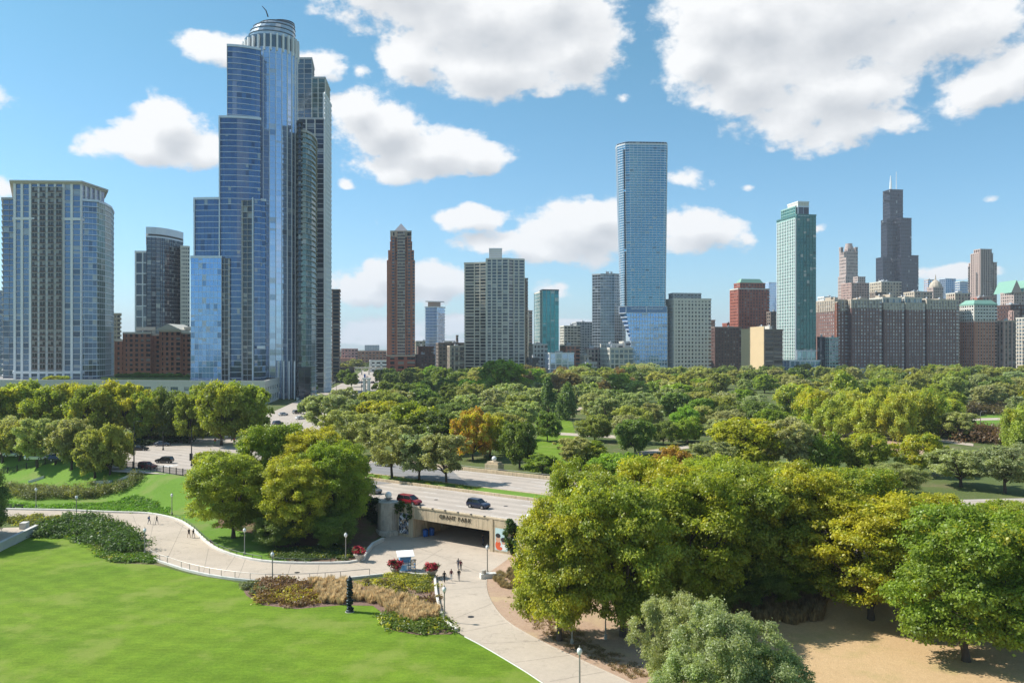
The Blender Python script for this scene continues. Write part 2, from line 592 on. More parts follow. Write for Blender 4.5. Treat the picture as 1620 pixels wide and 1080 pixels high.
# ------------------------------------------------------------------ ground materials
def m_grass(name, a, b, stripes=False, dry=None, bump=0.5):
    t = NT(name)
    n1 = t.noise(0.06, 4, 0.6); n2 = t.noise(2.2, 5, 0.7); n3 = t.noise(9.0, 3, 0.7)
    f = t.m('ADD', t.m('MULTIPLY', n1, 0.45), t.m('MULTIPLY', n2, 0.55))
    c = t.mix(t.mr(f, 0.33, 0.67), a, b)
    if stripes:
        sp = t.n('ShaderNodeSeparateXYZ', {0: t.pos()})
        w = t.noise(0.03, 2)
        u = t.m('ADD', t.m('ADD', t.m('MULTIPLY', sp.outputs[0], 0.36), t.m('MULTIPLY', sp.outputs[1], 0.93)), t.m('MULTIPLY', w, 26.0))
        s = t.m('SINE', t.m('MULTIPLY', u, 1.7))
        s2 = t.m('SINE', t.m('MULTIPLY', t.m('SUBTRACT', t.m('MULTIPLY', sp.outputs[0], 0.9), t.m('MULTIPLY', sp.outputs[1], 0.42)), 1.7))
        fine = t.noise(0.9, 4, 0.75, vec=t.n('ShaderNodeVectorMath', {0: t.pos(), 1: (0.35, 1.6, 1)}, operation='MULTIPLY').outputs[0])
        k = t.m('ADD', t.m('MULTIPLY_ADD', s, 0.065, 1.0), t.m('MULTIPLY', s2, 0.05))
        k = t.m('MULTIPLY', k, t.mr(fine, 0.3, 0.7, 0.86, 1.14))
        c = t.n('ShaderNodeVectorMath', {0: c, 'Scale': k}, operation='SCALE').outputs[0]
    if dry is not None:
        d = t.noise(0.11, 5, 0.65)
        c = t.mix(t.mr(d, 0.50, 0.66, 0, 0.75, smooth=True), c, dry)
    k = t.mr(n3, 0.25, 0.75, 0.78, 1.22)
    c = t.n('ShaderNodeVectorMath', {0: c, 'Scale': k}, operation='SCALE').outputs[0]
    h = t.m('ADD', n2, n3)
    return t.pbr(c, 0.95, 0, bump=h, bstr=bump, bdist=0.06, spec=0.15)


def m_conc(name, col, var=0.12, crack=True, tracks=None):
    t = NT(name)
    n1 = t.noise(0.12, 5, 0.6); n2 = t.noise(1.6, 5, 0.65); n3 = t.noise(14, 3, 0.6)
    f = t.m('ADD', t.m('ADD', t.m('MULTIPLY', n1, 0.5), t.m('MULTIPLY', n2, 0.35)), t.m('MULTIPLY', n3, 0.15))
    k = t.mr(f, 0.33, 0.67, 1 - var, 1 + var)
    if crack:
        v = t.n('ShaderNodeTexVoronoi', {'Vector': t.n('ShaderNodeVectorMath', {0: t.pos(), 1: t.n('ShaderNodeVectorMath', {0: t.n('ShaderNodeTexNoise', {'Vector': t.pos(), 'Scale': 0.6}).outputs['Color'], 'Scale': 2.2}, operation='SCALE').outputs[0]}, operation='ADD').outputs[0], 'Scale': 0.11}, feature='DISTANCE_TO_EDGE')
        e = t.mr(v.outputs['Distance'], 0.0, 0.008, 0.82, 1.0)
        k = t.m('MULTIPLY', k, e)
    # stains and patched slabs
    st = t.noise(0.45, 6, 0.75)
    k = t.m('MULTIPLY', k, t.mr(st, 0.54, 0.70, 1.0, 0.80, smooth=True))
    if tracks:
        sp = t.n('ShaderNodeSeparateXYZ', {0: t.pos()})
        cc = t.m('ADD', t.m('MULTIPLY', sp.outputs[0], UC), t.m('MULTIPLY', sp.outputs[1], US))
        w = t.m('SINE', t.m('MULTIPLY', cc, 2 * math.pi / 3.5))
        k = t.m('MULTIPLY', k, t.m('MULTIPLY_ADD', t.m('MULTIPLY', w, n1), 0.16, 1.0))
    c = t.n('ShaderNodeVectorMath', {0: tuple(col), 'Scale': k}, operation='SCALE').outputs[0]
    return t.pbr(c, 0.9, 0, bump=n3, bstr=0.12, bdist=0.02, spec=0.25)


M_LAWN = m_grass('lawn_grass', (0.085, 0.165, 0.010), (0.175, 0.262, 0.022), stripes=True, dry=(0.21, 0.26, 0.05))
M_HILL = m_grass('hill_grass', (0.10, 0.20, 0.022), (0.16, 0.27, 0.04), dry=(0.20, 0.24, 0.07))
M_PARK = m_grass('park_floor', (0.07, 0.11, 0.03), (0.13, 0.15, 0.05), dry=(0.19, 0.16, 0.09), bump=0.8)
M_MULCH = m_grass('mulch', (0.13, 0.075, 0.05), (0.22, 0.14, 0.10), dry=(0.10, 0.13, 0.04), bump=0.9)
M_BEDSOIL = m_grass('bed_soil', (0.17, 0.11, 0.085), (0.27, 0.18, 0.14), bump=0.9)
M_DRY = m_grass('dry_grass', (0.47, 0.315, 0.165), (0.56, 0.39, 0.215), dry=(0.40, 0.31, 0.14), bump=0.9)
M_REDSOIL = m_grass('red_soil', (0.34, 0.22, 0.15), (0.48, 0.34, 0.24), dry=(0.50, 0.38, 0.22), bump=0.8)
M_PATH = m_conc('path_concrete', (0.47, 0.395, 0.315), var=0.14)
M_ROAD = m_conc('road_concrete', (0.43, 0.37, 0.315), var=0.13, tracks=True)
M_ASPH = m_conc('worn_asphalt', (0.24, 0.23, 0.225), var=0.16, tracks=True)
M_KERB = m_conc('kerb_concrete', (0.66, 0.63, 0.57), var=0.12, crack=False)
M_TAN = plain('tan_concrete', (0.58, 0.46, 0.31), 0.9, var=0.16, scale=0.5, streak=.35)
M_GREYC = plain('weathered_concrete', (0.50, 0.45, 0.38), 0.9, var=0.28, scale=0.6, streak=.45)
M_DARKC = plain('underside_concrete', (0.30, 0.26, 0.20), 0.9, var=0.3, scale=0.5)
M_IRON = plain('dark_iron', (0.035, 0.035, 0.035), 0.5, 0.3)
M_STEEL = plain('rail_steel', (0.30, 0.29, 0.27), 0.45, 0.5)
M_WHITE = plain('white_paint', (0.80, 0.80, 0.78), 0.5, var=0.06)
M_GLOBE = plain('frosted_globe', (0.80, 0.80, 0.78), 0.25, var=0.03)

# ------------------------------------------------------------------ ground sheet
def make_ground():
    def axis(fine_a, fine_b, st, lo, hi):
        a = list(np.arange(fine_a, fine_b + st, st))
        x, d = a[-1], st
        while x < hi: d *= 1.25; x += d; a.append(x)
        x, d = a[0], st
        while x > lo: d *= 1.25; x -= d; a.insert(0, x)
        return np.array(a)
    ax = axis(-190, 190, 1.6, -12000, 12000); ay = axis(40, 290, 1.6, -700, 12000)
    X, Y = np.meshgrid(ax, ay)
    Z = hz(X, Y)
    nx, ny = len(ax), len(ay)
    V = np.stack([X.ravel(), Y.ravel(), Z.ravel()], 1)
    i, j = np.meshgrid(np.arange(nx - 1), np.arange(ny - 1))
    a = (j * nx + i).ravel()
    F = np.stack([a, a + 1, a + nx + 1, a + nx], 1)
    me = bpy.data.meshes.new('ground')
    me.vertices.add(len(V)); me.vertices.foreach_set('co', V.ravel())
    me.loops.add(F.size); me.loops.foreach_set('vertex_index', F.ravel().astype(np.int32))
    me.polygons.add(len(F)); me.polygons.foreach_set('loop_start', np.arange(0, F.size, 4, dtype=np.int32))
    me.polygons.foreach_set('loop_total', np.full(len(F), 4, dtype=np.int32))
    me.polygons.foreach_set('use_smooth', np.ones(len(F), dtype=bool))
    me.update(); me.validate()
    me.materials.append(M_PARK)
    o = bpy.data.objects.new('ground', me); COL.objects.link(o); o['kind'] = 'structure'


make_ground()
S = dict(kind='structure')
G2 = lambda L, z=0.0: [gp(x, y, z) for x, y in L]
A2 = lambda L: [at(x, y) for x, y in L]

# ------------------------------------------------------------------ near ground: lawn, path, beds
upper_edge = [(-90, 806), (0, 806), (60, 807), (110, 808), (180, 811), (235, 813), (278, 822), (303, 836), (322, 854), (345, 870), (385, 883), (430, 890), (490, 892), (550, 891), (574, 887)]
UE = spline(G2(upper_edge), 2.0)
right_edge = [(772, 906), (768, 925), (775, 950), (800, 982), (850, 1012), (930, 1050), (1010, 1088), (1120, 1150)]
RE = spline(G2(right_edge), 2.0)
lower_edge = [(950, 1150), (860, 1080), (800, 1042), (755, 1016), (722, 999), (703, 984), (693, 955), (689, 930), (688, 913)]
LE = spline(G2(lower_edge), 2.0)
inner_edge = [(688, 913), (640, 908), (605, 910), (560, 915), (490, 920), (420, 921), (350, 914), (300, 904), (265, 893), (243, 885), (229, 872), (222, 855), (200, 838), (150, 823), (90, 818), (0, 817), (-90, 817)]
IE = spline(G2(inner_edge), 2.0)
wing = [gp(582, 872), gp(592, 862), sc_(-104.8, 108.5)]
plaza_front = [sc_(-104.3, 112.1), sc_(-78.5, 112.1), sc_(-76.5, 108)]
path_poly = UE + wing + plaza_front + RE + LE + IE[1:]
patch('path', path_poly, 0.06, M_PATH, step=3.0, flat=0.0, **S)
patch('underpass_floor', [sc_(-100.3, 112.12), sc_(-83, 112.12), sc_(-83, 156), sc_(-100.3, 156)], 0.055, M_PATH, step=6, flat=0.0, **S)

lawn_px = [(-140, 1200), (-140, 868), (0, 868), (55, 846), (100, 846), (138, 858), (160, 881), (185, 891), (243, 893), (300, 908), (378, 922), (390, 942), (415, 957), (470, 963), (540, 957), (590, 958), (603, 968), (604, 985), (622, 997), (660, 1004), (712, 1003), (722, 1001), (755, 1018), (800, 1044), (860, 1082), (950, 1152), (960, 1200)]
patch('lawn', spline(G2(lawn_px), 3.0, True), 0.03, M_LAWN, step=6.0, flat=0.0, **S)
bed_px = [(378, 922), (440, 923), (560, 918), (640, 911), (686, 916), (691, 950), (702, 985), (720, 999), (712, 1003), (660, 1004), (622, 997), (604, 985), (603, 968), (590, 958), (540, 957), (470, 963), (415, 957), (390, 942)]
patch('planting_bed', G2(bed_px), 0.045, M_BEDSOIL, step=6.0, flat=0.0, **S)
patch('dry_lawn', spline(G2([(1140, 1000), (1200, 968), (1300, 950), (1420, 955), (1560, 990), (1720, 1010), (1800, 1200), (1380, 1180), (1240, 1100)]), 3, True), 0.15, M_DRY, step=2, **S)
patch('ground_mulch', [sc_(-78.5, 111.9), sc_(-77.6, 109.8)] + [p + Vector((0.2, 0, 0)) for p in RE] + [at(x, y) for x, y in ((1240, 1150), (1300, 1060), (1400, 960), (1500, 940), (1640, 940), (1640, 880), (1300, 870), (1000, 850))], 0.10, M_REDSOIL, step=1.6, **S)

hill = [p + Vector((0, 0.25, 0)) for p in UE[:-8]] + A2([(350, 800), (345, 760)]) + [sc_(s, 111.2) for s in (-170, -195, -215, -240)] + [Vector((-190, 240, 0)), Vector((-190, 175, 0))]
patch('hill_lawn', hill, 0.09, M_HILL, step=1.6, **S)
mul = A2([(330, 858), (345, 868), (385, 881), (430, 888), (490, 890), (550, 889), (574, 884)]) + [gp(582, 868), sc_(-105.5, 108), sc_(-106, 111.5), sc_(-130, 111.5), sc_(-165, 111.5)] + A2([(350, 800)])
patch('mulch_bed', mul, 0.13, M_MULCH, step=1.6, **S)
patch('shaded_grass', A2([(338, 862), (346, 869), (385, 881), (430, 888), (455, 890), (440, 868), (400, 845), (352, 835), (325, 840)]), 0.17, M_HILL, step=1.6, **S)


def kerb(name, line, w=0.35, h=0.42, mat=M_KERB, **tags):
    """a low wall swept along a line of ground points"""
    b = MB(); n = len(line)
    L, R = [], []
    for i, p in enumerate(line):
        d = (line[min(i + 1, n - 1)] - line[max(i - 1, 0)]); d.z = 0; d.normalize()
        s = Vector((-d.y, d.x, 0)) * w / 2
        L.append(p + s); R.append(p - s)
    vs = []
    for i in range(n):
        z = line[i].z
        vs += [(L[i].x, L[i].y, z - 0.3), (L[i].x, L[i].y, z + h - 0.03), (L[i].x * .85 + R[i].x * .15, L[i].y * .85 + R[i].y * .15, z + h),
               (R[i].x * .85 + L[i].x * .15, R[i].y * .85 + L[i].y * .15, z + h), (R[i].x, R[i].y, z + h - 0.03), (R[i].x, R[i].y, z - 0.3)]
    fs = []
    for i in range(n - 1):
        for k in range(5):
            fs.append((i * 6 + k, i * 6 + k + 1, (i + 1) * 6 + k + 1, (i + 1) * 6 + k))
    fs.append((0, 1, 2, 3, 4, 5)); e = (n - 1) * 6; fs.append((e + 5, e + 4, e + 3, e + 2, e + 1, e))
    b.add(vs, fs)
    return b.build(name, mat, **tags)


kerb('path_kerb', UE, 0.5, 0.38, **S)
IEk = [p for p in IE if p.x > gp(236, 885).x]
kerb('path_kerb', IEk, 0.35, 0.35, **S)
kerb('path_kerb', [p for p in LE if p.y > gp(722, 999).y - 0.5], 0.35, 0.45, **S)
kerb('path_edging', [p + Vector((-0.15, 0, 0)) for p in LE if p.y <= gp(722, 999).y - 0.5], 0.16, 0.09, **S)
kerb('path_edging', [p + Vector((0.1, 0, 0)) for p in RE], 0.16, 0.12, M_PATH, **S)
kerb('wing_kerb', [gp(574, 887), gp(580, 876), gp(590, 864), gp(606, 856)], 0.5, 0.7, **S)

# expansion joints cut in the concrete path
M_JOINT = plain('joint_tar', (0.26, 0.22, 0.18), 0.9)
jb = MB()
for a, b_ in (((330, 868), (322, 905)), ((460, 893), (452, 920)), ((355, 905), (372, 880)), ((560, 891), (600, 909)), ((275, 824), (300, 840)), ((690, 935), (768, 928)), ((703, 985), (778, 955)), ((730, 1000), (805, 985)),
              ((765, 1018), (858, 1014)), ((815, 1048), (905, 1036)), ((870, 1078), (960, 1062)), ((600, 870), (690, 915)), ((650, 862), (760, 905)), ((150, 812), (165, 825)), ((210, 815), (222, 846)), ((245, 818), (232, 876)), ((290, 830), (262, 890)), ((388, 885), (376, 917)), ((505, 893), (500, 919)),
              ((240, 850), (312, 862)), ((600, 866), (770, 890)), ((640, 905), (700, 868))):
    A, B_ = gp(*a), gp(*b_)
    A.z = B_.z = 0.064
    jb.bar(A, B_, 0.07, 0.002)
jb.build('expansion_joint', M_JOINT, kind='stuff')

# ------------------------------------------------------------------ the drive on its bank
def near_edge(x): return float(np.interp(x, XN, YN))


def off_line(q, x0, x1, st=4.0):
    out = []
    x = x0
    while x <= x1 + 1e-6:
        y = near_edge(x); sl = (near_edge(x + 3) - near_edge(x - 3)) / 6; l = math.sqrt(1 + sl * sl)
        out.append(Vector((x - sl / l * q, y + 1 / l * q, 0))); x += st
    return out


def ribbon(name, q0, q1, x0, x1, z, mat, st=4.0, **tags):
    a, b = off_line(q0, x0, x1, st), off_line(q1, x0, x1, st)
    m_ = MB(); n = len(a)
    m_.add([(p.x, p.y, z) for p in a] + [(p.x, p.y, z) for p in b], [(i, i + 1, n + i + 1, n + i) for i in range(n - 1)])
    return m_.build(name, mat, **tags)


ribbon('road', 0.25, 20.0, -150, 420, 5.05, M_ROAD, **S)
ribbon('road', 26.0, 43.0, -150, 420, 5.05, M_ROAD, **S)
ribbon('median', 20.3, 25.7, -56, 420, 5.22, M_HILL, **S)
for q in (20.15, 25.85):
    L = off_line(q, -56, 300, 3.0)
    kerb('median_wall', [Vector((p.x, p.y, 5.05)) for p in L], 0.35, 0.55 if q < 21 else 0.3, M_TAN, **S)
# dark patches of newer paving and the crossroads to the left
patch('asphalt_patch', [sc_(s, c) for s, c in ((-134, 112.6), (-134, 131.5), (-124, 131.5), (-128, 122), (-118, 112.6))], 5.075, M_ASPH, flat=0, step=6, **S)
patch('asphalt_patch', [sc_(s, c) for s, c in ((-150, 138.5), (-150, 154), (-126, 154), (-108, 138.5))], 5.075, M_ASPH, flat=0, step=6, **S)
Z5 = lambda L: [gp(x, y, 5.0) for x, y in L]
patch('crossroads', Z5([(178, 746), (150, 722), (-120, 716), (-120, 693), (120, 694), (190, 686), (238, 694), (262, 696), (330, 688), (392, 684), (470, 672), (520, 672), (470, 700), (420, 720), (400, 760), (300, 752)]), 5.06, M_ROAD, flat=0, step=8, **S)
patch('avenue', Z5([(392, 686), (424, 655), (470, 634), (520, 617), (560, 596), (577, 584), (592, 584), (600, 600), (596, 628), (560, 650), (520, 674), (470, 690)]), 5.07, M_ROAD, flat=0, step=14, **S)

# painted lane lines
lm = MB()
for q in (4.0, 7.8, 11.6, 15.4, 30.2, 34.4, 38.6):
    L = off_line(q, -148, 140, 1.0)
    i = int(q * 3) % 5
    while i < len(L) - 4:
        a, b_ = L[i], L[i + 3]
        lm.bar((a.x, a.y, 5.056), (b_.x, b_.y, 5.056), 0.13, 0.002); i += 10
for q in (0.9, 19.3, 26.8, 42.2):
    L = off_line(q, -140, 140, 3.0)
    for i in range(len(L) - 1): lm.bar((L[i].x, L[i].y, 5.056), (L[i + 1].x, L[i + 1].y, 5.056), 0.12, 0.002)
for k in range(8):      # stop bar and crossing at the junction
    a = gp(200 + k * 9, 742 - k * 0.4, 5.0)
    lm.bar((a.x, a.y, 5.068), (a.x + 1.2, a.y + 4.2, 5.068), 0.5, 0.002)
for (a, b_) in (((215, 705), (330, 712)), ((240, 720), (345, 722)), ((262, 700), (360, 696)), ((430, 668), (500, 630)), ((445, 672), (520, 632)), ((470, 676), (540, 634))):
    A, B_ = gp(*a, 5.0), gp(*b_, 5.0)
    n = int((B_ - A).length / 7)
    for k in range(n):
        p = A.lerp(B_, k / n); q = A.lerp(B_, (k + 0.4) / n)
        lm.bar((p.x, p.y, 5.078), (q.x, q.y, 5.078), 0.15, 0.002)
lm.build('road_markings', M_WHITE, kind='structure')

# manholes and drains set flush in the paving
for i, (px, py, z, lb) in enumerate(((690, 790, 5.06, 'round iron manhole on the drive right of the red minivan'), (800, 800, 5.06, 'round iron manhole on the drive right of the navy suv'), (285, 720, 5.07, 'round iron manhole in the crossroads'), (330, 705, 5.07, 'round iron manhole at the right of the crossroads'),
                                    (655, 885, 0.07, 'round iron manhole on the plaza before the tunnel'), (745, 975, 0.07, 'round iron manhole on the path below the walkers'), (180, 822, 0.07, 'round iron manhole on the path at the far bend'), (470, 905, 0.07, 'round iron manhole on the path beside the railing'))):
    p = gp(px, py, z); o = MB().lathe([(.42, -.02), (.42, .006), (.36, .012), (.34, .004)], 16).build('manhole_cover', M_IRON, loc=tuple(p)); o['label'] = lb; o['category'] = 'manhole'; o['group'] = 'manholes in the paving'

# ------------------------------------------------------------------ underpass portal
MROT = Matrix.Rotation(math.atan2(-UC, US), 4, 'Z')   # local x along the drive, local y across it


def portal():
    t = thing('underpass_portal', 'tan concrete underpass front with carved park name under the drive', 'underpass', tuple(sc_(-91.65, 112.0)), math.atan2(-UC, US))
    h = 8.65
    b = MB()      # local frame: x from -h to h is the opening, y inward
    b.box(-h - 3.9, -h, -0.05, 0.8, -0.3, 5.55); b.build('wing_wall', M_TAN, t)
    MB().box(h, h + 4.3, -0.05, 0.8, -0.3, 5.55).build('wing_wall', M_TAN, t)
    b = MB(); b.box(-h, h, 0.0, 0.75, 3.55, 5.55); b.build('lintel', M_TAN, t)
    b = MB(); b.box(-h - 4.0, h + 4.4, -0.16, 0.55, 5.55, 5.78); b.build('coping', M_TAN, t)
    b = MB(); b.box(-h, h, -0.1, -0.003, 3.5, 3.78); b.build('string_course', M_TAN, t)
    # courses of the facing: panels a touch proud with open joints between them
    for s_ in (-1, 1):
        for r_ in range(5):
            b = MB(); xa, xb = (-h - 3.88, -h - .72) if s_ < 0 else (h + .72, h + 4.28)
            b.box(xa, xb, -0.10, -0.052, r_ * 1.1 + .02, r_ * 1.1 + 1.07); b.build('facing_panel', M_TAN, t)
    for k in range(6):
        MB().box(-h + k * h / 3 + .02, -h + (k + 1) * h / 3 - .02, -0.04, -0.002, 3.8, 5.53).build('lintel_panel', M_TAN, t)
    for s_ in (-1, 1):
        b = MB(); x = s_ * (h + 0.35); b.box(x - 0.35, x + 0.35, -0.22, -0.06, -0.2, 5.5); b.build('pilaster', M_TAN, t)
    # side walls and soffit of the passage
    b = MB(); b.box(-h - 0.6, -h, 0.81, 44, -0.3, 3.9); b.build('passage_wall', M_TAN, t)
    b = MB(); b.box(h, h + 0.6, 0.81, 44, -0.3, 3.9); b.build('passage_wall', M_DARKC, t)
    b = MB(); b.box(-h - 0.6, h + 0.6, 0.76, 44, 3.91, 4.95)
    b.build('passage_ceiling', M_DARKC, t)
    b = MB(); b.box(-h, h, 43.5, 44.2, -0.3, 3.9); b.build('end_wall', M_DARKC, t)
    for k in range(9):
        b = MB(); y = 3.2 + k * 4.6; b.box(-h + 0.002, -h + 0.22, y, y + 0.6, 0, 3.9); b.build('buttress', M_TAN, t)
    for k in range(6):   # scuppers on the coping
        b = MB(); x = -7.0 + k * 2.9; b.box(x - .12, x + .12, -0.3, 0.1, 5.785, 5.9); b.build('road_stud', M_IRON, t)
    # lettering
    mb_ = plain('letter_bronze', (0.10, 0.075, 0.045), 0.6)
    x = -2.55
    for chx, adv in zip('GRANT PARK', (.80, .76, .74, .78, .70, .46, .70, .74, .76, .7)):
        if chx != ' ':
            cu = bpy.data.curves.new('letter', 'FONT'); cu.body = chx; cu.size = 1.0; cu.extrude = 0.05; cu.offset = 0.012
            tmp = bpy.data.objects.new('letter', cu); COL.objects.link(tmp); bpy.context.view_layer.update()
            me = bpy.data.meshes.new_from_object(tmp.evaluated_get(bpy.context.evaluated_depsgraph_get())); bpy.data.objects.remove(tmp)
            o = bpy.data.objects.new('letter', me); COL.objects.link(o); o.parent = t
            o.location = (x, -0.09, 4.33); o.rotation_euler = (math.radians(90), 0, 0)
            me.materials.clear(); me.materials.append(mb_)
        x += adv
    # murals: flat print on two panels
    def mural(x0, x1, z0, z1, cols, seed, nm):
        fr = MB(); fr.box(x0 - .12, x1 + .12, -0.14, -0.102, z0 - .12, z1 + .12)
        f = fr.build('mural_frame', M_TAN, t)
        tt = NT(nm)
        u = tt.n('ShaderNodeTexCoord').outputs['Object']
        wp = tt.n('ShaderNodeTexNoise', {'Vector': u, 'Scale': 0.9, 'Detail': 1.5}).outputs['Color']
        v = tt.n('ShaderNodeVectorMath', {0: u, 1: tt.n('ShaderNodeVectorMath', {0: wp, 'Scale': 2.0 + seed * .1}, operation='SCALE').outputs[0]}, operation='ADD').outputs[0]
        vor = tt.n('ShaderNodeTexVoronoi', {'Vector': v, 'Scale': 1.25 + 0.15 * seed})
        s = tt.n('ShaderNodeSeparateXYZ', {0: vor.outputs['Color']})
        cr = tt.n('ShaderNodeValToRGB', {0: s.outputs[0]}); cr.color_ramp.interpolation = 'CONSTANT'
        el = cr.color_ramp.elements
        el[0].position = 0; el[0].color = cols[0] + (1,)
        el[1].position = 1 / len(cols); el[1].color = cols[1] + (1,)
        for i in range(2, len(cols)):
            e = el.new(i / len(cols)); e.color = cols[i] + (1,)
        mat = tt.pbr(cr.outputs[0], 0.6)
        pb = MB(); pb.box(x0, x1, -0.17, -0.142, z0, z1)
        o2 = pb.build('mural_panel', mat, f)
        return o2
    mural(-h - 3.5, -h - 1.15, 0.55, 4.25, [(0.55, 0.56, 0.62), (0.03, 0.03, 0.04), (0.30, 0.30, 0.35), (0.75, 0.76, 0.80), (0.05, 0.05, 0.07), (0.45, 0.30, 0.18), (0.12, 0.12, 0.15)], 5, 'mural_greys')
    # portrait-like mural: pale sky, two dark heads, orange clothing
    f = MB().box(h + 1.0, h + 3.85, -0.14, -0.102, 0.35, 4.35).build('mural_frame', M_TAN, t)
    MB().box(h + 1.15, h + 3.7, -0.152, -0.142, 0.5, 4.2).build('mural_panel', plain('mural_sky', (0.50, 0.66, 0.66), 0.6, var=.12, scale=1), f)
    def disc(cx, cz, rx, rz, y, mat, nm='mural_print'):
        b = MB(); n = 18
        b.add([(cx + rx * math.cos(2 * math.pi * k / n), y, cz + rz * math.sin(2 * math.pi * k / n)) for k in range(n)], [tuple(range(n))]); b.build(nm, mat, f)
    skin = plain('mural_skin', (0.62, 0.36, 0.24), 0.6, var=.2, scale=1.5); oran = plain('mural_orange', (0.72, 0.12, 0.04), 0.6, var=.3, scale=1.2); blk = plain('mural_dark', (0.03, 0.025, 0.025), 0.6)
    x = h + 1.15
    disc(x + .62, 1.35, .58, .8, -0.155, oran); disc(x + .62, 2.35, .5, .55, -0.159, skin); disc(x + .60, 2.95, .52, .38, -0.163, blk); disc(x + 1.75, 1.95, .42, .45, -0.157, skin); disc(x + 1.68, 2.35, .5, .4, -0.161, blk)
    disc(x + 1.7, 1.1, .7, .5, -0.165, plain('mural_white', (0.75, 0.74, 0.72), 0.6)); disc(x + 1.0, .85, .5, .3, -0.169, oran)
    return t


portal()


def gate_pier(s, c, label, tall=5.9, r=2.0):
    p = sc_(s, c)
    t = thing('gate_pier', label, 'pier', (p.x, p.y, 0), math.atan2(-UC, US), 'gate piers with white globes')
    MB().lathe([(r + .45, -0.4), (r + .45, 0.7), (r + .3, 0.95)], 8, mi=0).build('plinth', M_GREYC, t)
    MB().lathe([(r, 0.951), (r * .97, tall - .5), (r * .9, tall)], 8).build('shaft', M_GREYC, t)
    for k in range(8):
        a = (k + .5) * math.pi / 4
        b = MB(); M_ = Matrix.Rotation(a, 4, 'Z'); rr = r * math.cos(math.pi / 8)
        b.box(rr - 0.1, rr + 0.05, -0.42, 0.42, 1.2, tall - 0.8, M=M_); b.build('pilaster', M_GREYC, t)
    MB().lathe([(r * .93, tall + .001), (r * .93, tall + .16), (r * .5, tall + .3)], 16).build('cap', M_GREYC, t)
    b = MB(); b.lathe([(0.25, 0), (0.22, 0.15), (0.75, 0.38), (0.78, 0.46)], 16, (0, 0, tall + .3)); b.build('globe_dish', M_STEEL, t)
    g = [(0.62 * math.sin(a), 0.62 - 0.62 * math.cos(a)) for a in np.linspace(0.25, math.pi - 0.02, 10)]
    MB().lathe(g, 16, (0, 0, tall + .72)).build('globe', M_GLOBE, t, smooth=True)
    return t


gate_pier(-106.2, 111.6, 'octagonal weathered concrete pier with white globe left of the tunnel')
gate_pier(-75.6, 113.0, 'vine-hidden pier with white globe right of the tunnel by yellow trees', 5.2)
gp_ = gp(782, 743, 5)
t = thing('globe_pedestal', 'square tan pedestal with white globe behind the far barrier', 'pedestal', (gp_.x, gp_.y, 5.0), math.atan2(-UC, US))
MB().box(-2.0, 2.0, -1.2, 1.2, -0.2, 1.5).build('base', M_TAN, t); MB().box(-1.6, 1.6, -0.9, 0.9, 1.501, 2.0).build('step', M_TAN, t)
MB().lathe([(0.62 * math.sin(a), 0.62 - 0.62 * math.cos(a)) for a in np.linspace(0.2, math.pi - 0.02, 10)], 16, (0, 0, 2.1)).build('globe', M_GLOBE, t, smooth=True)
MB().lathe([(0.3, 0), (0.25, 0.2)], 10, (0, 0, 2.0)).build('collar', M_STEEL, t)

# far parapet wall along the drive, with a rail on it
L = [Vector((p.x, p.y, 5.0)) for p in off_line(43.4, -60, 60, 3.0)]
t = thing('far_parapet', 'low tan parapet with dark rail along the far edge of the drive', 'wall', (0, 0, 0))
k_ = kerb('parapet_wall', L, 0.4, 0.85, M_TAN); k_.parent = t
b = MB(); b.tube([p + Vector((0, 0, 1.15)) for p in L], 0.05, 5); rl = b.build('rail', M_STEEL, t)
for i, p in enumerate(L):
    if i % 2 == 0: MB().tube([p + Vector((0, 0, .84)), p + Vector((0, 0, 1.15))], 0.05, 5).build('rail_post', M_STEEL, rl)

# ivy-clad retaining wall left of the pier
t = thing('retaining_wall', 'dark ivy covered retaining wall running back from the tunnel pier', 'wall', tuple(sc_(-108.2, 112)), math.atan2(-UC, US))
b = MB(); b.box(-14.0, 0, -0.3, 0.3, -0.3, 5.3); b.build('wall_face', M_GREYC, t)
IVY_WALL = t

# ------------------------------------------------------------------ left terrace of pale stone
A, B_ = gp(56, 843), gp(-70, 905)
t = thing('stone_terrace', 'pale stone terrace corner with coping beside the lawn', 'terrace', (A.x, A.y, 0), math.atan2(B_.y - A.y, B_.x - A.x))
Ls = (B_ - A).length
M_STONE = plain('pale_stone', (0.62, 0.60, 0.55), 0.8, var=0.12, scale=0.8)
for k in range(9):
    x = k * Ls / 9
    MB().box(x + .02, x + Ls / 9 - .02, -0.02, 0.42, -0.3, 1.38).build('stone', M_STONE, t)
MB().box(0, Ls, 0.03, 0.38, -0.3, 1.36).build('core', M_GREYC, t)
MB().box(-.12, Ls, -0.14, 0.55, 1.381, 1.55).build('coping', M_STONE, t)
sgn = -1
MB().box(0.1, Ls, -6.5, -0.16, -0.3, 1.2).build('platform', M_PATH, t)
MB().box(0.3, 1.9, -2.0, -0.9, 1.2, 2.3).build('block', M_STONE, t)
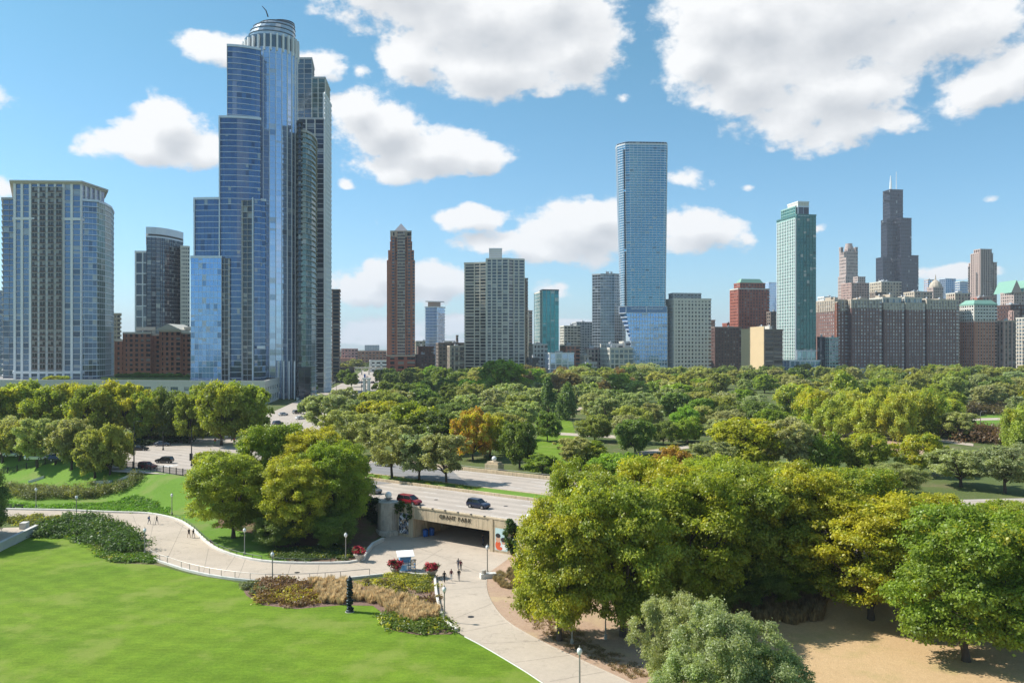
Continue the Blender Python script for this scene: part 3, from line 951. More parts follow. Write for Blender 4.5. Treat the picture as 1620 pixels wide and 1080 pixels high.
# ------------------------------------------------------------------ buildings
G_BLUE = facade_glass('blue_curtain_glass', (0.09, 0.17, 0.32), (0.17, 0.28, 0.46), 0.62, 0.05, blind=0.02, dark=0.03)
G_DEEP = facade_glass('deep_blue_glass', (0.06, 0.115, 0.235), (0.11, 0.20, 0.36), 0.6, 0.05, blind=0.02, dark=0.03)
G_PALE = facade_glass('pale_blue_glass', (0.40, 0.53, 0.76), (0.52, 0.65, 0.86), 0.6, 0.07, blind=0.04, blind_col=(0.6, 0.62, 0.66), dark=0.02)
G_LIGHT = facade_glass('light_blue_glass', (0.176, 0.351, 0.675), (0.338, 0.540, 0.891), 0.6, 0.06, blind=0.10)
G_TOWER = facade_glass('sky_blue_glass', (0.065, 0.23, 0.37), (0.12, 0.33, 0.48), 0.6, 0.06, blind=0.02, dark=0.02, tilt=0.012)
G_TEAL = facade_glass('teal_glass', (0.03, 0.20, 0.24), (0.07, 0.33, 0.38), 0.55, 0.07)
G_TEALP = facade_glass('pale_teal_glass', (0.24, 0.46, 0.50), (0.38, 0.60, 0.64), 0.4, 0.1)
G_GREEN = facade_glass('green_glass', (0.035, 0.17, 0.15), (0.10, 0.33, 0.28), 0.5, 0.07, blind=0.1, blind_col=(0.25, 0.5, 0.42))
G_GREEND = facade_glass('dark_green_glass', (0.02, 0.10, 0.11), (0.04, 0.18, 0.18), 0.55, 0.07)
G_SAGE = facade_glass('sage_glass', (0.09, 0.15, 0.15), (0.24, 0.34, 0.32), 0.5, 0.07)
G_DARK = facade_glass('dark_glass', (0.04, 0.055, 0.08), (0.10, 0.13, 0.17), 0.45, 0.07, blind=0.12)
G_GREY = facade_glass('grey_glass', (0.09, 0.125, 0.16), (0.22, 0.28, 0.33), 0.5, 0.08, blind=0.10)
G_LEFTT = facade_glass('silver_blue_glass', (0.08, 0.13, 0.22), (0.20, 0.28, 0.42), 0.55, 0.07, blind=0.10, dark=.08)
G_WIN = facade_glass('window_glass', (0.015, 0.018, 0.022), (0.05, 0.06, 0.07), 0.1, 0.12, blind=0.28, blind_col=(0.42, 0.41, 0.38), dark=0.3)
G_WINB = facade_glass('bluish_windows', (0.08, 0.125, 0.16), (0.18, 0.26, 0.32), 0.4, 0.1, blind=0.15)
G_BLACK = facade_glass('black_glass', (0.020, 0.023, 0.036), (0.036, 0.042, 0.064), 0.3, 0.2, blind=0.02)
C_WHITE = plain('white_mullion', (0.82, 0.82, 0.81), 0.5, var=.05)
C_CREAM = plain('cream_precast', (0.60, 0.57, 0.50), 0.8, var=.08)
C_GREY = plain('grey_precast', (0.48, 0.48, 0.48), 0.8, var=.10)
C_SILVER = plain('silver_metal', (0.64, 0.69, 0.75), 0.4, 0.3, var=.06)
G_WINL = facade_glass('bright_windows', (0.22, 0.23, 0.26), (0.52, 0.53, 0.56), 0.25, 0.15, blind=0.45, blind_col=(0.8, 0.78, 0.74), dark=0.15)
C_DKMETAL = plain('dark_metal', (0.06, 0.07, 0.08), 0.4, 0.5)
C_BRICK = plain('red_brown_brick', (0.48, 0.205, 0.13), 0.9, var=.16, scale=.2)
C_BRICKD = plain('dark_brick', (0.12, 0.066, 0.055), 0.9, var=.18, scale=.2)
C_HILTON = plain('plum_brick', (0.23, 0.13, 0.112), 0.9, var=.15, scale=.15)
C_HBAND = plain('limestone', (0.52, 0.45, 0.36), 0.9, var=.12, scale=.3)
C_PINK = plain('pink_granite', (0.44, 0.29, 0.25), 0.8, var=.1, scale=.3)
C_REDB = plain('bright_red_brick', (0.34, 0.11, 0.075), 0.9, var=.14, scale=.2)
C_TAN = plain('sunny_tan_wall', (0.62, 0.47, 0.28), 0.9, var=.07, scale=.1)
C_TAUPE = plain('taupe_brick', (0.22, 0.17, 0.14), 0.9, var=.14, scale=.2)
C_BEIGE = plain('beige_stone', (0.50, 0.42, 0.33), 0.9, var=.12, scale=.3)
C_ROOF = plain('roof_gravel', (0.28, 0.27, 0.26), 0.95, var=.2)
C_GREENR = plain('green_copper', (0.20, 0.38, 0.30), 0.7, var=.15)
C_GREENBRZ = plain('green_frame', (0.32, 0.50, 0.45), 0.5, var=.08)
C_GREEN2 = plain('deep_green_frame', (0.10, 0.23, 0.22), 0.4, 0.2, var=.08)
C_BLACKM = plain('black_aluminium', (0.036, 0.040, 0.062), 0.5, 0.2, var=.15)
C_CONCW = plain('pale_concrete', (0.70, 0.66, 0.58), 0.85, var=.08)


def ccw(poly):
    a = sum(poly[i][0] * poly[(i + 1) % len(poly)][1] - poly[(i + 1) % len(poly)][0] * poly[i][1] for i in range(len(poly)))
    return list(poly) if a > 0 else list(reversed(poly))


def offset(poly, d):
    n = len(poly); out = []
    for i in range(n):
        p0, p1, p2 = Vector(poly[i - 1]), Vector(poly[i]), Vector(poly[(i + 1) % n])
        e1, e2 = (p1 - p0).normalized(), (p2 - p1).normalized()
        n1, n2 = Vector((e1.y, -e1.x)), Vector((e2.y, -e2.x))
        b = (n1 + n2)
        if b.length < 1e-4: b = n1
        b.normalize(); k = d / max(0.35, b.dot(n1))
        q = p1 + b * k; out.append((q.x, q.y))
    return out


def ring(mb, inner, outer, z0, z1, mi=0):
    n = len(inner)
    vs = [(x, y, z0) for x, y in outer] + [(x, y, z1) for x, y in outer] + [(x, y, z0) for x, y in inner] + [(x, y, z1) for x, y in inner]
    fs = []
    for i in range(n):
        j = (i + 1) % n
        fs += [(i, j, n + j, n + i), (n + i, n + j, 3 * n + j, 3 * n + i), (2 * n + i, 2 * n + j, j, i)]
    mb.add(vs, fs, mi)


def volume(t, poly, z0, z1, glass, fh=3.3, bay=3.0, band=(0.5, 0.25, None), pier=(0.3, 0.35, None), sep=False, top=None, name='tower_block',
           bay_edges=None, parapet=True, every=1, double=None, roofmat=None, zstart=None):
    """one storeyed block: glazed core with UV cells, ring bands at every floor, piers at every bay; joined when small in the picture"""
    poly = ccw(poly); n = len(poly)
    O = Vector(t.location); 
    lp = [(x - O.x, y - O.y) for x, y in poly]
    H = z1 - z0; nf = max(1, round(H / fh)); fh = H / nf
    core = MB()
    edges = []
    u0 = 0
    for i in range(n):
        a, b = Vector(lp[i]), Vector(lp[(i + 1) % n]); l = (b - a).length
        nb = max(1, round(l / bay)); edges.append((a, b, l, nb))
        core.add([(a.x, a.y, z0), (b.x, b.y, z0), (b.x, b.y, z1), (a.x, a.y, z1)], [(0, 1, 2, 3)], 0, [[(u0, 0), (u0 + nb, 0), (u0 + nb, nf), (u0, nf)]])
        u0 += nb + 7
    core.add([(x, y, z1) for x, y in lp], [tuple(range(n))], 1)
    c = core.build(name, [glass, roofmat or C_ROOF], t)
    bh, bo, bm = band; pw, po, pm = pier
    if bm and bh > 0:
        zs = [z0 + k * fh for k in range(0, nf + 1, every)]
        if sep:
            m_ = MB(); ring(m_, lp, offset(lp, bo), 0, bh); me = m_.mesh('floor_band', bm)
            for z in zs:
                o = bpy.data.objects.new('floor_band', me); COL.objects.link(o); o.parent = c; o.location = (0, 0, z - bh * (0.5 if z < z1 else 1))
        else:
            m_ = MB(); out = offset(lp, bo)
            for z in zs: ring(m_, lp, out, z - bh / 2, z + bh / 2 if z < z1 else z)
            o = m_.build('floor_bands', bm, c); o['kind'] = 'stuff'
    if pm and pw > 0:
        me = None; joined = MB()
        bx = MB(); bx.box(-pw / 2, pw / 2, -po, 0.05, 0, H)
        if sep: me = bx.mesh('pier', pm)
        for ei, (a, b, l, nb) in enumerate(edges):
            if l < bay * 0.6 and bay_edges is None and nb <= 1 and l < pw * 2: continue
            e = (b - a) / l; nrm = Vector((e.y, -e.x))
            mid = (a + b) / 2 + Vector((O.x, O.y))
            if nrm.dot(-mid) < -0.02 * mid.length: continue
            ang = math.atan2(e.y, e.x)
            for k in range(nb + (0 if ei < n - 1 else 1)):
                if bay_edges is not None and ei in bay_edges and k not in bay_edges[ei]: continue
                p = a.lerp(b, k / nb) if k else a + e * (pw * 0.5 - 0.01 if l > 3 * pw else 0)
                if sep:
                    o = bpy.data.objects.new('pier', me); COL.objects.link(o); o.parent = c
                    o.location = (p.x, p.y, z0); o.rotation_euler = (0, 0, ang)
                else:
                    M_ = Matrix.Translation((p.x, p.y, z0)) @ Matrix.Rotation(ang, 4, 'Z')
                    joined.box(-pw / 2, pw / 2, -po, 0.05, 0, H, M=M_)
        if not sep and joined.v:
            o = joined.build('piers', pm, c); o['kind'] = 'stuff'
    if parapet:
        m_ = MB(); ring(m_, offset(lp, -0.4), offset(lp, bo + 0.12), z1 - 0.4, z1 + 0.9)
        m_.build('parapet', top or bm or C_GREY, c)
    return c


TH = math.radians(10.2)
NX, NY = math.cos(TH), math.sin(TH)      # 'north' of the street grid in the scene's axes


def grid_rect(pxc, d, pxE, pxS, side='S'):
    """east front from its corner at pxc to pxE; the side wall runs back to pxS"""
    rc, rE, rS = [(p - CXP) / FOC for p in (pxc, pxE, pxS)]
    p0 = Vector((rc * d, d))
    L_ = d * (rE - rc) / (NX - NY * rE)
    den = NY + NX * rS
    M_ = d * (rc - rS) / den if abs(den) > 1e-4 else 30
    M_ = abs(M_)
    if side == 'free': M_ = pxS
    n, w = Vector((NX, NY)), Vector((-NY, NX))
    return [tuple(p0), tuple(p0 + n * L_), tuple(p0 + n * L_ + w * M_), tuple(p0 + w * M_)]


def rect_d(pxL, d, pxE, depth):
    """like grid_rect, given the whole breadth seen (side wall and front) and the depth"""
    rL = (pxL - CXP) / FOC
    side = depth * (NY + NX * rL) / d * FOC
    if side > 0.36 * (pxE - pxL): depth *= 0.36 * (pxE - pxL) / side; side = 0.36 * (pxE - pxL)
    return grid_rect(pxL + max(0, side), d, pxE, depth, 'free')


BASE = 4.9


def bthing(label, poly, cat='building', name='office_tower', group=None):
    cx = sum(p[0] for p in poly) / len(poly); cy = sum(p[1] for p in poly) / len(poly)
    return thing(name, label, cat, (cx, cy, 0), 0, group)


def rooftop(t, poly, z, k=2, h=3.0, mat=None):
    """plant rooms and air handlers on a roof"""
    rr = random.Random(int(abs(poly[0][0] * 7 + z)))
    a, b, c_, d_ = [Vector(p) for p in ccw(poly)[:4]]
    O = Vector((t.location.x, t.location.y))
    e, f = b - a, d_ - a
    for i in range(k):
        u, v, w_, l_ = rr.uniform(.15, .6), rr.uniform(.15, .55), rr.uniform(.12, .3), rr.uniform(.15, .35)
        q = [a + e * u + f * v, a + e * (u + w_) + f * v, a + e * (u + w_) + f * (v + l_), a + e * u + f * (v + l_)]
        hh = h * rr.uniform(.5, 1.1)
        MB().prism([tuple(p - O) for p in q], z - .1, z + hh).build('plant_room', mat or C_GREY, t)
        # pipes on top
        MB().prism([tuple(p - O) for p in [a + e * (u + .02) + f * (v + .02), a + e * (u + .05) + f * (v + .02), a + e * (u + .05) + f * (v + .05), a + e * (u + .02) + f * (v + .05)]], z + hh - .01, z + hh + 1.3).build('vent_stack', C_SILVER, t)


# --- long beige podium building under the towers on the left
pod = [P(-60, 440), P(118, 440), P(418, 425), P(440, 470), P(-60, 520)]
t = bthing('long low beige podium building behind the tree row below the glass towers', pod, name='podium_building')
zt = ZT(603, 440)
volume(t, pod, BASE, zt, G_WINB, fh=(zt - BASE) / 2, bay=7.5, band=(2.6, 0.3, C_CREAM), pier=(3.4, 0.34, C_CREAM), sep=True, top=C_CREAM)
LP = Vector((t.location.x, t.location.y))
M_ROOFG = plain('roof_planting', (0.09, 0.14, 0.04), 0.95, var=.4, scale=.4, bstr=.8)
MB().prism([tuple(Vector(P(x, d)) - LP) for x, d in ((160, 452), (300, 452), (300, 480), (160, 480))], zt, zt + 1.2).build('green_roof', M_ROOFG, t)

# --- left apartment tower with the cornice
D = 470
main = [P(22, D), P(127, D + 2), P(165, D + 26), P(160, D + 50), P(26, D + 50)]
t = bthing('wide apartment tower with white piers and flat projecting cornice', main, name='apartment_tower')
zt, zb = ZT(290, D), ZT(602, D)
LT = Vector((t.location.x, t.location.y))
c = volume(t, main, BASE, zt, G_LEFTT, fh=3.25, bay=4.45, band=(0.5, 0.12, C_GREY), pier=(1.3, 0.6, C_WHITE), sep=True, parapet=False)
lp = [tuple(Vector(p) - LT) for p in ccw(main)]
for z0, z1, o_ in ((zt - .2, zt + .6, 0.9), (zt + .6, zt + 1.5, 2.2)):
    m_ = MB(); m_.prism(offset(lp, o_), z0, z1); m_.build('cornice', C_CREAM, t)
for zz in (ZT(346, D), ZT(589, D)):
    m_ = MB(); ring(m_, lp, offset(lp, 0.75), zz - .7, zz + .7); m_.build('belt_course', C_WHITE, c)
# dark recessed balcony bays of the middle of the front
M_RAILB = plain('bronze_rail', (0.12, 0.085, 0.075), 0.6)
for (a, b_) in ((50.5, 59), (62.5, 71.5), (75.5, 84.5), (88.5, 97)):
    q = [P(a, D - .12), P(b_, D - .12), P(b_, D + 1), P(a, D + 1)]
    cc = volume(t, q, ZT(585, D), ZT(296, D), G_WIN, fh=3.25, bay=1.6, band=(0.3, 0.45, C_GREY), pier=(0.12, 0.1, C_GREY), sep=False, name='balcony_bay', parapet=False)
    rl = MB(); z = ZT(585, D)
    while z < ZT(300, D):
        A, B_ = [tuple(Vector(P(x, D - .62)) - LT) for x in (a, b_)]
        rl.bar((A[0], A[1], z + .18), (B_[0], B_[1], z + .18), 0.06, 0.95); z += 3.25 * (ZT(296, D) - ZT(585, D)) / 3.25 / max(1, round((ZT(296, D) - ZT(585, D)) / 3.25))
    o = rl.build('balcony_rails', M_RAILB, cc); o['kind'] = 'stuff'
left = [P(5, D + 16), P(24, D + 16), P(24, D + 48), P(8, D + 48)]
volume(t, left, BASE, ZT(315, D + 16), G_LEFTT, fh=3.25, bay=3.1, band=(0.45, 0.9, C_GREY), pier=(0.18, 0.2, C_GREY), sep=True, name='wing')
arc = [P(126, D + 5), P(153, D + 14), P(168, D + 24), P(178, D + 40), P(180, D + 60), P(150, D + 60)]
c = volume(t, [P(127, D + 4), P(153, D + 8), P(154, D + 40), P(128, D + 40)], BASE, ZT(319, D + 8), G_LEFTT, fh=3.25, bay=2.2, band=(0.4, 1.1, C_SILVER), pier=(0.1, 0.1, C_SILVER), sep=True, name='wing')
volume(t, [P(153.5, D + 9), P(166, D + 17), P(176, D + 30), P(180, D + 48), P(178, D + 62), P(154, D + 50)], BASE, ZT(322, D + 15), G_SAGE, fh=3.25, bay=1.8, band=(0.35, 0.3, C_SILVER), pier=(0.1, 0.15, C_SILVER), sep=True, name='wing')
ringp = MB()
for k in range(5):
    p = Vector(P(24 + k * 25, D - .1)) - LT

# sliver of a tower at the frame's edge
q = [P(-40, 640), P(5, 640), P(5, 680), P(-40, 680)]
t = bthing('blue-grey tower sliver cut by the frame beyond the corniced tower', q)
volume(t, q, BASE, ZT(461, 640), G_LEFTT, fh=3.5, bay=3, band=(0.5, .2, C_GREY), pier=(.2, .2, C_GREY))
q = [P(179, 640), P(190, 640), P(190, 660), P(179, 660)]
t = bthing('thin beige balconied tower beside the corniced apartment tower', q, name='apartment_tower')
volume(t, q, BASE, ZT(497, 640), G_WIN, fh=3.3, bay=3, band=(1.2, 1.0, C_BEIGE), pier=(1.2, .2, C_BEIGE))

# --- dark tower with the curved white crown
D = 720
t = bthing('dark glass tower with curved silver crown behind the brick block', [P(214, D), P(300, D)], name='curved_tower')
LT = Vector((t.location.x, t.location.y))
arc = []
for k in range(9):
    x = 232 + (289 - 232) * k / 8
    arc.append(P(x, D - 14 + 34 * (k / 8) ** 2.0))
poly = arc + [P(289, D + 60), P(232, D + 60)]
zt = ZT(378, D)
volume(t, poly, BASE, zt, G_DARK, fh=3.4, bay=2.6, band=(0.35, 0.15, C_GREY), pier=(0.35, 0.25, C_BLACKM), top=C_SILVER)
lp = [tuple(Vector(p) - LT) for p in ccw(poly)]
for a, b_, o_ in ((zt, zt + 2.5, -1.5), (zt + 2.5, zt + 8.5, 0.6)):
    MB().prism(offset(lp, o_), a, b_).build('crown', C_SILVER if o_ > 0 else C_DKMETAL, t)
q = [P(214, D - 8), P(238, D - 8), P(238, D + 30), P(214, D + 30)]
volume(t, q, BASE, ZT(400, D), G_DARK, fh=9.5, bay=7, band=(0.9, .4, C_WHITE), pier=(1.0, .45, C_WHITE), sep=True, name='wing')
q = [P(286, D + 5), P(299.5, D + 8), P(299.5, D + 50), P(286, D + 40)]
volume(t, q, BASE, ZT(389, D), G_GREY, fh=3.4, bay=2.0, band=(1.6, .3, C_CONCW), pier=(.8, .35, C_CONCW), name='wing')

# --- brick block with gabled centre
D = 560
t = bthing('red-brown brick apartment block with small gabled roof centre', [P(180, D), P(302, D)], name='brick_block')
LT = Vector((t.location.x, t.location.y))
M_BR2 = plain('brick_red', (0.34, 0.15, 0.10), 0.9, var=.18, scale=.3)
for x0, x1, y0, dd in ((182, 201, 539, 3), (195, 238, 527, 1), (239, 252, 530, 4), (252.5, 285, 524, -1), (286, 303, 527, 2)):
    q = [P(x0, D + dd), P(x1, D + dd), P(x1, D + 30), P(x0, D + 30)]
    volume(t, q, BASE, ZT(y0, D), G_WIN, fh=3.3, bay=3.4, band=(1.35, .3, M_BR2), pier=(1.7, .34, M_BR2), top=C_CREAM, name='brick_wing')
p0 = [Vector(P(x, D)) - LT for x in (248, 290)]
z = ZT(524, D) + .9
m_ = MB(); a, b_ = p0
m_.add([(a.x, a.y - 3, z), (b_.x, b_.y - 3, z), ((a.x + b_.x) / 2, a.y - 3, z + 4.2), (a.x, a.y + 25, z), (b_.x, b_.y + 25, z), ((a.x + b_.x) / 2, a.y + 25, z + 4.2)], [(0, 1, 2), (3, 5, 4), (1, 4, 5, 2), (0, 2, 5, 3), (0, 3, 4, 1)])
m_.build('gable_roof', C_CREAM, t)
for x0, x1 in ((215, 246), (291, 303)):
    q = [P(x0, D + 4), P(x1, D + 4), P(x1, D + 20), P(x0, D + 20)]
    MB().prism([tuple(Vector(p) - LT) for p in q], z, z + 2.2).build('penthouse', C_CREAM, t)

# --- the tall stepped blue tower
D = 462
t = bthing('tallest blue glass tower with stepped slabs and round silver crown', [P(300, D), P(470, D)], name='stepped_tower')
LT = Vector((t.location.x, t.location.y))


def arcpoly(x0, x1, d0, d1, bulge, back, n=7):
    pts = []
    for k in range(n + 1):
        u = k / n
        pts.append(P(x0 + (x1 - x0) * u, d0 + (d1 - d0) * u - bulge * 4 * u * (1 - u)))
    return pts + [P(x1, back), P(x0, back)]


A_ = dict(glass=G_DEEP, fh=3.18, bay=1.9, band=(0.30, 0.32, C_SILVER), pier=(0.07, 0.08, C_DKMETAL), sep=True)
volume(t, [P(302, 452), P(350, 452.5), P(350, 478), P(302.5, 478)], BASE, ZT(407, 452), G_LIGHT, fh=3.18, bay=2.2, band=(0.25, 0.2, C_SILVER), pier=(0.1, 0.12, C_SILVER), sep=True, name='low_slab')
volume(t, arcpoly(307, 420, 459, 464, 3.0, 500), BASE, ZT(315, 459), name='middle_slab', **A_)
volume(t, arcpoly(347, 412, 455.5, 460, 1.6, 500), BASE, ZT(186, 456), name='upper_slab', **A_)
A_['glass'] = G_BLUE
volume(t, arcpoly(360, 411.5, 457.5, 464, 1.2, 498), ZT(186, 456) - 1, ZT(73, 458), name='top_slab', **A_)
# balcony columns
for x0, x1, yt, dd in ((351, 361, 409, 455.2), (384.5, 399, 318, 456.6)):
    q = [P(x0, dd - 1.2), P(x1, dd - .9), P(x1, dd + 4), P(x0, dd + 4)]
    volume(t, q, BASE + 8, ZT(yt, dd), G_DARK, fh=3.18, bay=2.0, band=(0.3, 1.0, C_GREY), pier=(0.12, 0.9, C_GREY), name='balcony_stack', parapet=False, sep=False)
for x in (347.2, 307.6, 399.8):
    p = Vector(P(x, 454.6 if x > 330 else 458.4)) - LT
    MB().box(p.x - .3, p.x + .3, p.y - .3, p.y + .3, BASE, ZT(314 if x != 347.2 else 186, 458)).build('corner_fin', C_SILVER, t)
# shaft: a cylinder with strong vertical mullions
cx, cy = P(428.5, 489); R_ = 15.6
cyl = [(cx + R_ * math.cos(a), cy + R_ * math.sin(a)) for a in np.linspace(0, 2 * math.pi, 29)[:-1]]
zt = ZT(74, 474)
volume(t, cyl, BASE, zt, G_PALE, fh=3.18, bay=3.5, band=(0.14, 0.1, C_SILVER), pier=(0.32, 0.55, C_WHITE), sep=True, name='round_shaft', parapet=False)
# colonnade and stepped crown
lc = (cx - LT.x, cy - LT.y)
MB().lathe([(R_ - .5, zt), (R_ - .5, ZT(53, 474))], 28, (lc[0], lc[1], 0)).build('crown_drum', G_GREY, t)
for k in range(28):
    a = 2 * math.pi * k / 28 + .06
    M_ = Matrix.Translation((lc[0], lc[1], 0)) @ Matrix.Rotation(a, 4, 'Z')
    hh = ZT(56 + 5 * math.cos(a) * -1, 474)
    MB().box(R_ - .6, R_ + .9, -.45, .45, zt - 2, hh + .5, M=M_).build('crown_fin', C_WHITE, t)
G_CROWN = facade_glass('crown_glass', (0.45, 0.52, 0.60), (0.58, 0.63, 0.70), 0.35, 0.15, blind=0.0)
levels = [(55, 395, 466.5), (48, 395, 466), (41, 397.5, 466), (34, 402, 465.5), (28.5, 411, 465), (24.5, 430, 464.5)]
for k in range(5):
    y0, xa, xb = levels[k]; y1 = levels[k + 1][0]
    xa2 = levels[k + 1][1]
    c0 = Vector(P((xa + xb) / 2, 487)) - LT; r0 = (xb - xa) / 2 / FOC * 487
    c1 = Vector(P((xa2 + xb) / 2, 487)) - LT; r1 = (xb - xa2) / 2 / FOC * 487
    n = 26; vs = []
    for (c_, r_, z) in ((c0, r0, ZT(y0, 475)), (c1, r1, ZT(y1, 475) - .45), (c1, r1 + .25, ZT(y1, 475) - .45), (c1, r1 + .25, ZT(y1, 475))):
        for j in range(n):
            a = 2 * math.pi * j / n; vs.append((c_.x + r_ * math.cos(a), c_.y + r_ * 0.95 * math.sin(a), z))
    fs = [(i * n + j, i * n + (j + 1) % n, (i + 1) * n + (j + 1) % n, (i + 1) * n + j) for i in range(3) for j in range(n)] + [tuple(3 * n + j for j in range(n))]
    mis = [0] * n + [1] * (2 * n) + [1]
    b = MB(); b.add(vs, fs, 0); b.m = mis
    b.build('crown_tier', [G_CROWN, C_DKMETAL], t)
p = Vector(P(424, 480)) - LT
MB().tube([(p.x, p.y, ZT(27, 480)), (p.x - 1.2, p.y, ZT(17, 480)), (p.x - 3.4, p.y, ZT(10, 480))], [0.45, .35, .2], 5).build('crane_arm', C_DKMETAL, t)
# tower foot
for x in (440, 449, 457.5, 466):
    p = Vector(P(x, 471)) - LT
    MB().box(p.x - .35, p.x + .35, p.y - .4, p.y + .4, BASE, BASE + 22).build('foot_column', C_WHITE, t)
p = Vector(P(413, 452)) - LT
MB().box(p.x - 2.2, p.x + 2.2, p.y - .3, p.y + .6, ZT(551, 452), ZT(547, 452)).build('canopy', C_SILVER, t)
q = [P(415, 466), P(472, 471), P(472, 480), P(415, 480)]

# --- green balconied tower between
D = 478
arc = [P(471.5, D), P(484, D + 3), P(493, D + 10), P(499, D + 22), P(500, D + 36), P(472, D + 36)]
t = bthing('slender green glass tower with curved stacked balconies beside the round shaft', arc, name='balcony_tower')
volume(t, arc, BASE, ZT(207, D), G_SAGE, fh=3.1, bay=2.4, band=(0.28, 0.9, C_GREY), pier=(0.12, 0.12, C_SILVER), sep=True)
volume(t, [P(472, D - 3), P(476, D - 3), P(476, D + 4), P(472, D + 4)], BASE, ZT(196, D), G_DARK, fh=3.1, bay=2, band=(0.3, 1.0, C_DKMETAL), pier=(.1, .1, C_DKMETAL), name='stair_stack')
volume(t, [P(472, D - 8), P(491, D - 6), P(491, D + 2), P(472, D + 2)], BASE, ZT(583, D), G_DARK, fh=4, bay=3, band=(.4, .2, C_DKMETAL), pier=(.3, .2, C_DKMETAL), name='lobby_block')

# --- grey framed pair of towers behind
D = 545
t = bthing('tall grey framed tower with white grid stepping down beside the green tower', [P(471, D), P(524, D)], name='framed_tower')
B_ = dict(fh=3.3, band=(0.35, 0.3, C_GREY), sep=True)
volume(t, [P(470, D + 4), P(493, D + 4), P(497, D + 26), P(474, D + 30)], BASE, ZT(90, D), G_GREY, bay=5.5, pier=(0.5, .5, C_GREY), name='west_tower', **B_)
volume(t, [P(493, D), P(514, D), P(522, D + 26), P(499, D + 30)], BASE, ZT(124, D), G_SAGE, bay=4.2, pier=(0.55, .55, C_CONCW), name='east_tower', **B_)
volume(t, [P(471, D - 3), P(512, D - 2), P(519.5, D + 24), P(474, D + 24)], BASE, ZT(190, D), G_DARK, bay=6, pier=(0.7, .6, C_CONCW), name='lower_tower', **B_)
q = [P(513.5, D - 2.2), P(524, D + 26), P(522, D + 27), P(512, D - 1)]
volume(t, q, BASE, ZT(150, D), G_PALE, fh=3.3, bay=3.0, band=(1.0, .4, C_WHITE), pier=(0.5, .55, C_WHITE), name='side_grid')
q = rect_d(525, 690, 536.5, 20)
t = bthing('narrow brown balconied tower at the end of the street of towers', q, name='apartment_tower')
volume(t, q, BASE, ZT(459, 690), G_DARK, fh=3.1, bay=4, band=(0.8, .8, C_TAUPE), pier=(.9, .3, C_PINK))

# --- brick tower with the pyramid
D = 800
t = bthing('tall red brick tower with small grey pyramid roof', [P(612, D), P(656, D)], name='brick_tower')
LT = Vector((t.location.x, t.location.y))
kb = dict(fh=3.05, band=(1.15, .25, C_BRICK), sep=False)
steps = [(612.5, 656, 865, 413, 0), (614.5, 654.5, 820, 397, -1.0), (617.5, 651.5, 0, 383, -1.6), (619, 650, 0, 374, -2.0)]
for i, (x0, x1, _, yt, dd) in enumerate(steps):
    q = [P(x0, D - dd), P(x1, D - dd), P(x1, D + 26), P(x0, D + 26)]
    volume(t, q, BASE, ZT(yt, D), G_WINB, bay=3.1, pier=(1.85, .3, C_BRICK), name='brick_shaft', **kb)
# bays of windows standing proud at the centre and sides
for x0, x1, yt in ((628.5, 640.5, 366), (619.8, 624, 374), (645, 649.2, 374)):
    q = [P(x0, D - 1.2), P(x1, D - 1.2), P(x1, D + 5), P(x0, D + 5)]
    volume(t, q, BASE, ZT(yt, D), G_WINB, fh=3.05, bay=1.9, band=(1.0, .35, C_BEIGE if x1 - x0 > 8 else C_BRICK), pier=(.35, .3, C_BRICK), name='window_bay', parapet=False)
q = [P(618, D + 1.5), P(650.5, D + 1.5), P(650.5, D + 24), P(618, D + 24)]
volume(t, q, ZT(374, D), ZT(366, D), G_WIN, fh=5, bay=5, band=(1.6, .3, C_BEIGE), pier=(2.4, .35, C_BEIGE), name='attic')
lp = [Vector(P(x, d)) - LT for x, d in ((624, D + 2), (645, D + 2), (645, D + 22), (624, D + 22))]
m_ = MB(); z = ZT(366, D) + .9; c_ = sum(lp, Vector((0, 0))) / 4
m_.add([(p.x, p.y, z) for p in lp] + [(c_.x, c_.y, ZT(353.5, D + 12))], [(0, 1, 4), (1, 2, 4), (2, 3, 4), (3, 0, 4), (3, 2, 1, 0)])
m_.build('pyramid_roof', plain('slate_roof', (0.20, 0.21, 0.24), .7), t)
q = [P(612, D - 14), P(656.5, D - 14), P(656.5, D + 20), P(612, D + 20)]
volume(t, q, BASE, ZT(563, D - 14), G_WIN, fh=4.4, bay=10, band=(1.7, .3, C_REDB), pier=(3.2, .35, C_REDB), top=C_BEIGE, name='base_block')


def simple(label, q, ytop, d, glass, fh, bay, band, pier, name='office_block', cat='building', roof=1, top=None, sep=False, base=BASE, **kw):
    t_ = bthing(label, q, cat, name)
    volume(t_, q, base, ZT(ytop, d), glass, fh=fh, bay=bay, band=band, pier=pier, top=top, sep=sep, name=kw.pop('part', 'main_block'), **kw)
    if roof: rooftop(t_, q, ZT(ytop, d) + .1, roof)
    return t_


# neighbours of the brick tower
simple('dark brown brick annex just right of the pyramid tower', rect_d(657, 800, 688, 25), 562, 800, G_WIN, 3.6, 3.6, (1.8, .25, C_BRICKD), (2.2, .3, C_BRICKD), top=C_BRICKD)
simple('darker taller brick block with stair top behind the brown annex', rect_d(660, 840, 686, 20), 549, 840, G_WIN, 3.6, 3.6, (1.9, .25, C_BRICKD), (2.4, .3, C_BRICKD))
t = simple('slim pale blue glass tower with copper roof screen', [P(673, 950), P(691, 948), P(703.5, 960), P(702, 985), P(674, 985)], 486, 950, G_PALE, 3.4, 4, (0.45, .8, C_WHITE), (.12, .1, C_SILVER), name='glass_tower', roof=0)
LT = Vector((t.location.x, t.location.y))
MB().prism([tuple(Vector(P(x, d)) - LT) for x, d in ((677, 955), (697, 955), (697, 975), (677, 975))], ZT(486, 950), ZT(477.5, 950)).build('roof_screen', plain('copper_screen', (0.45, 0.33, 0.27), .6), t)
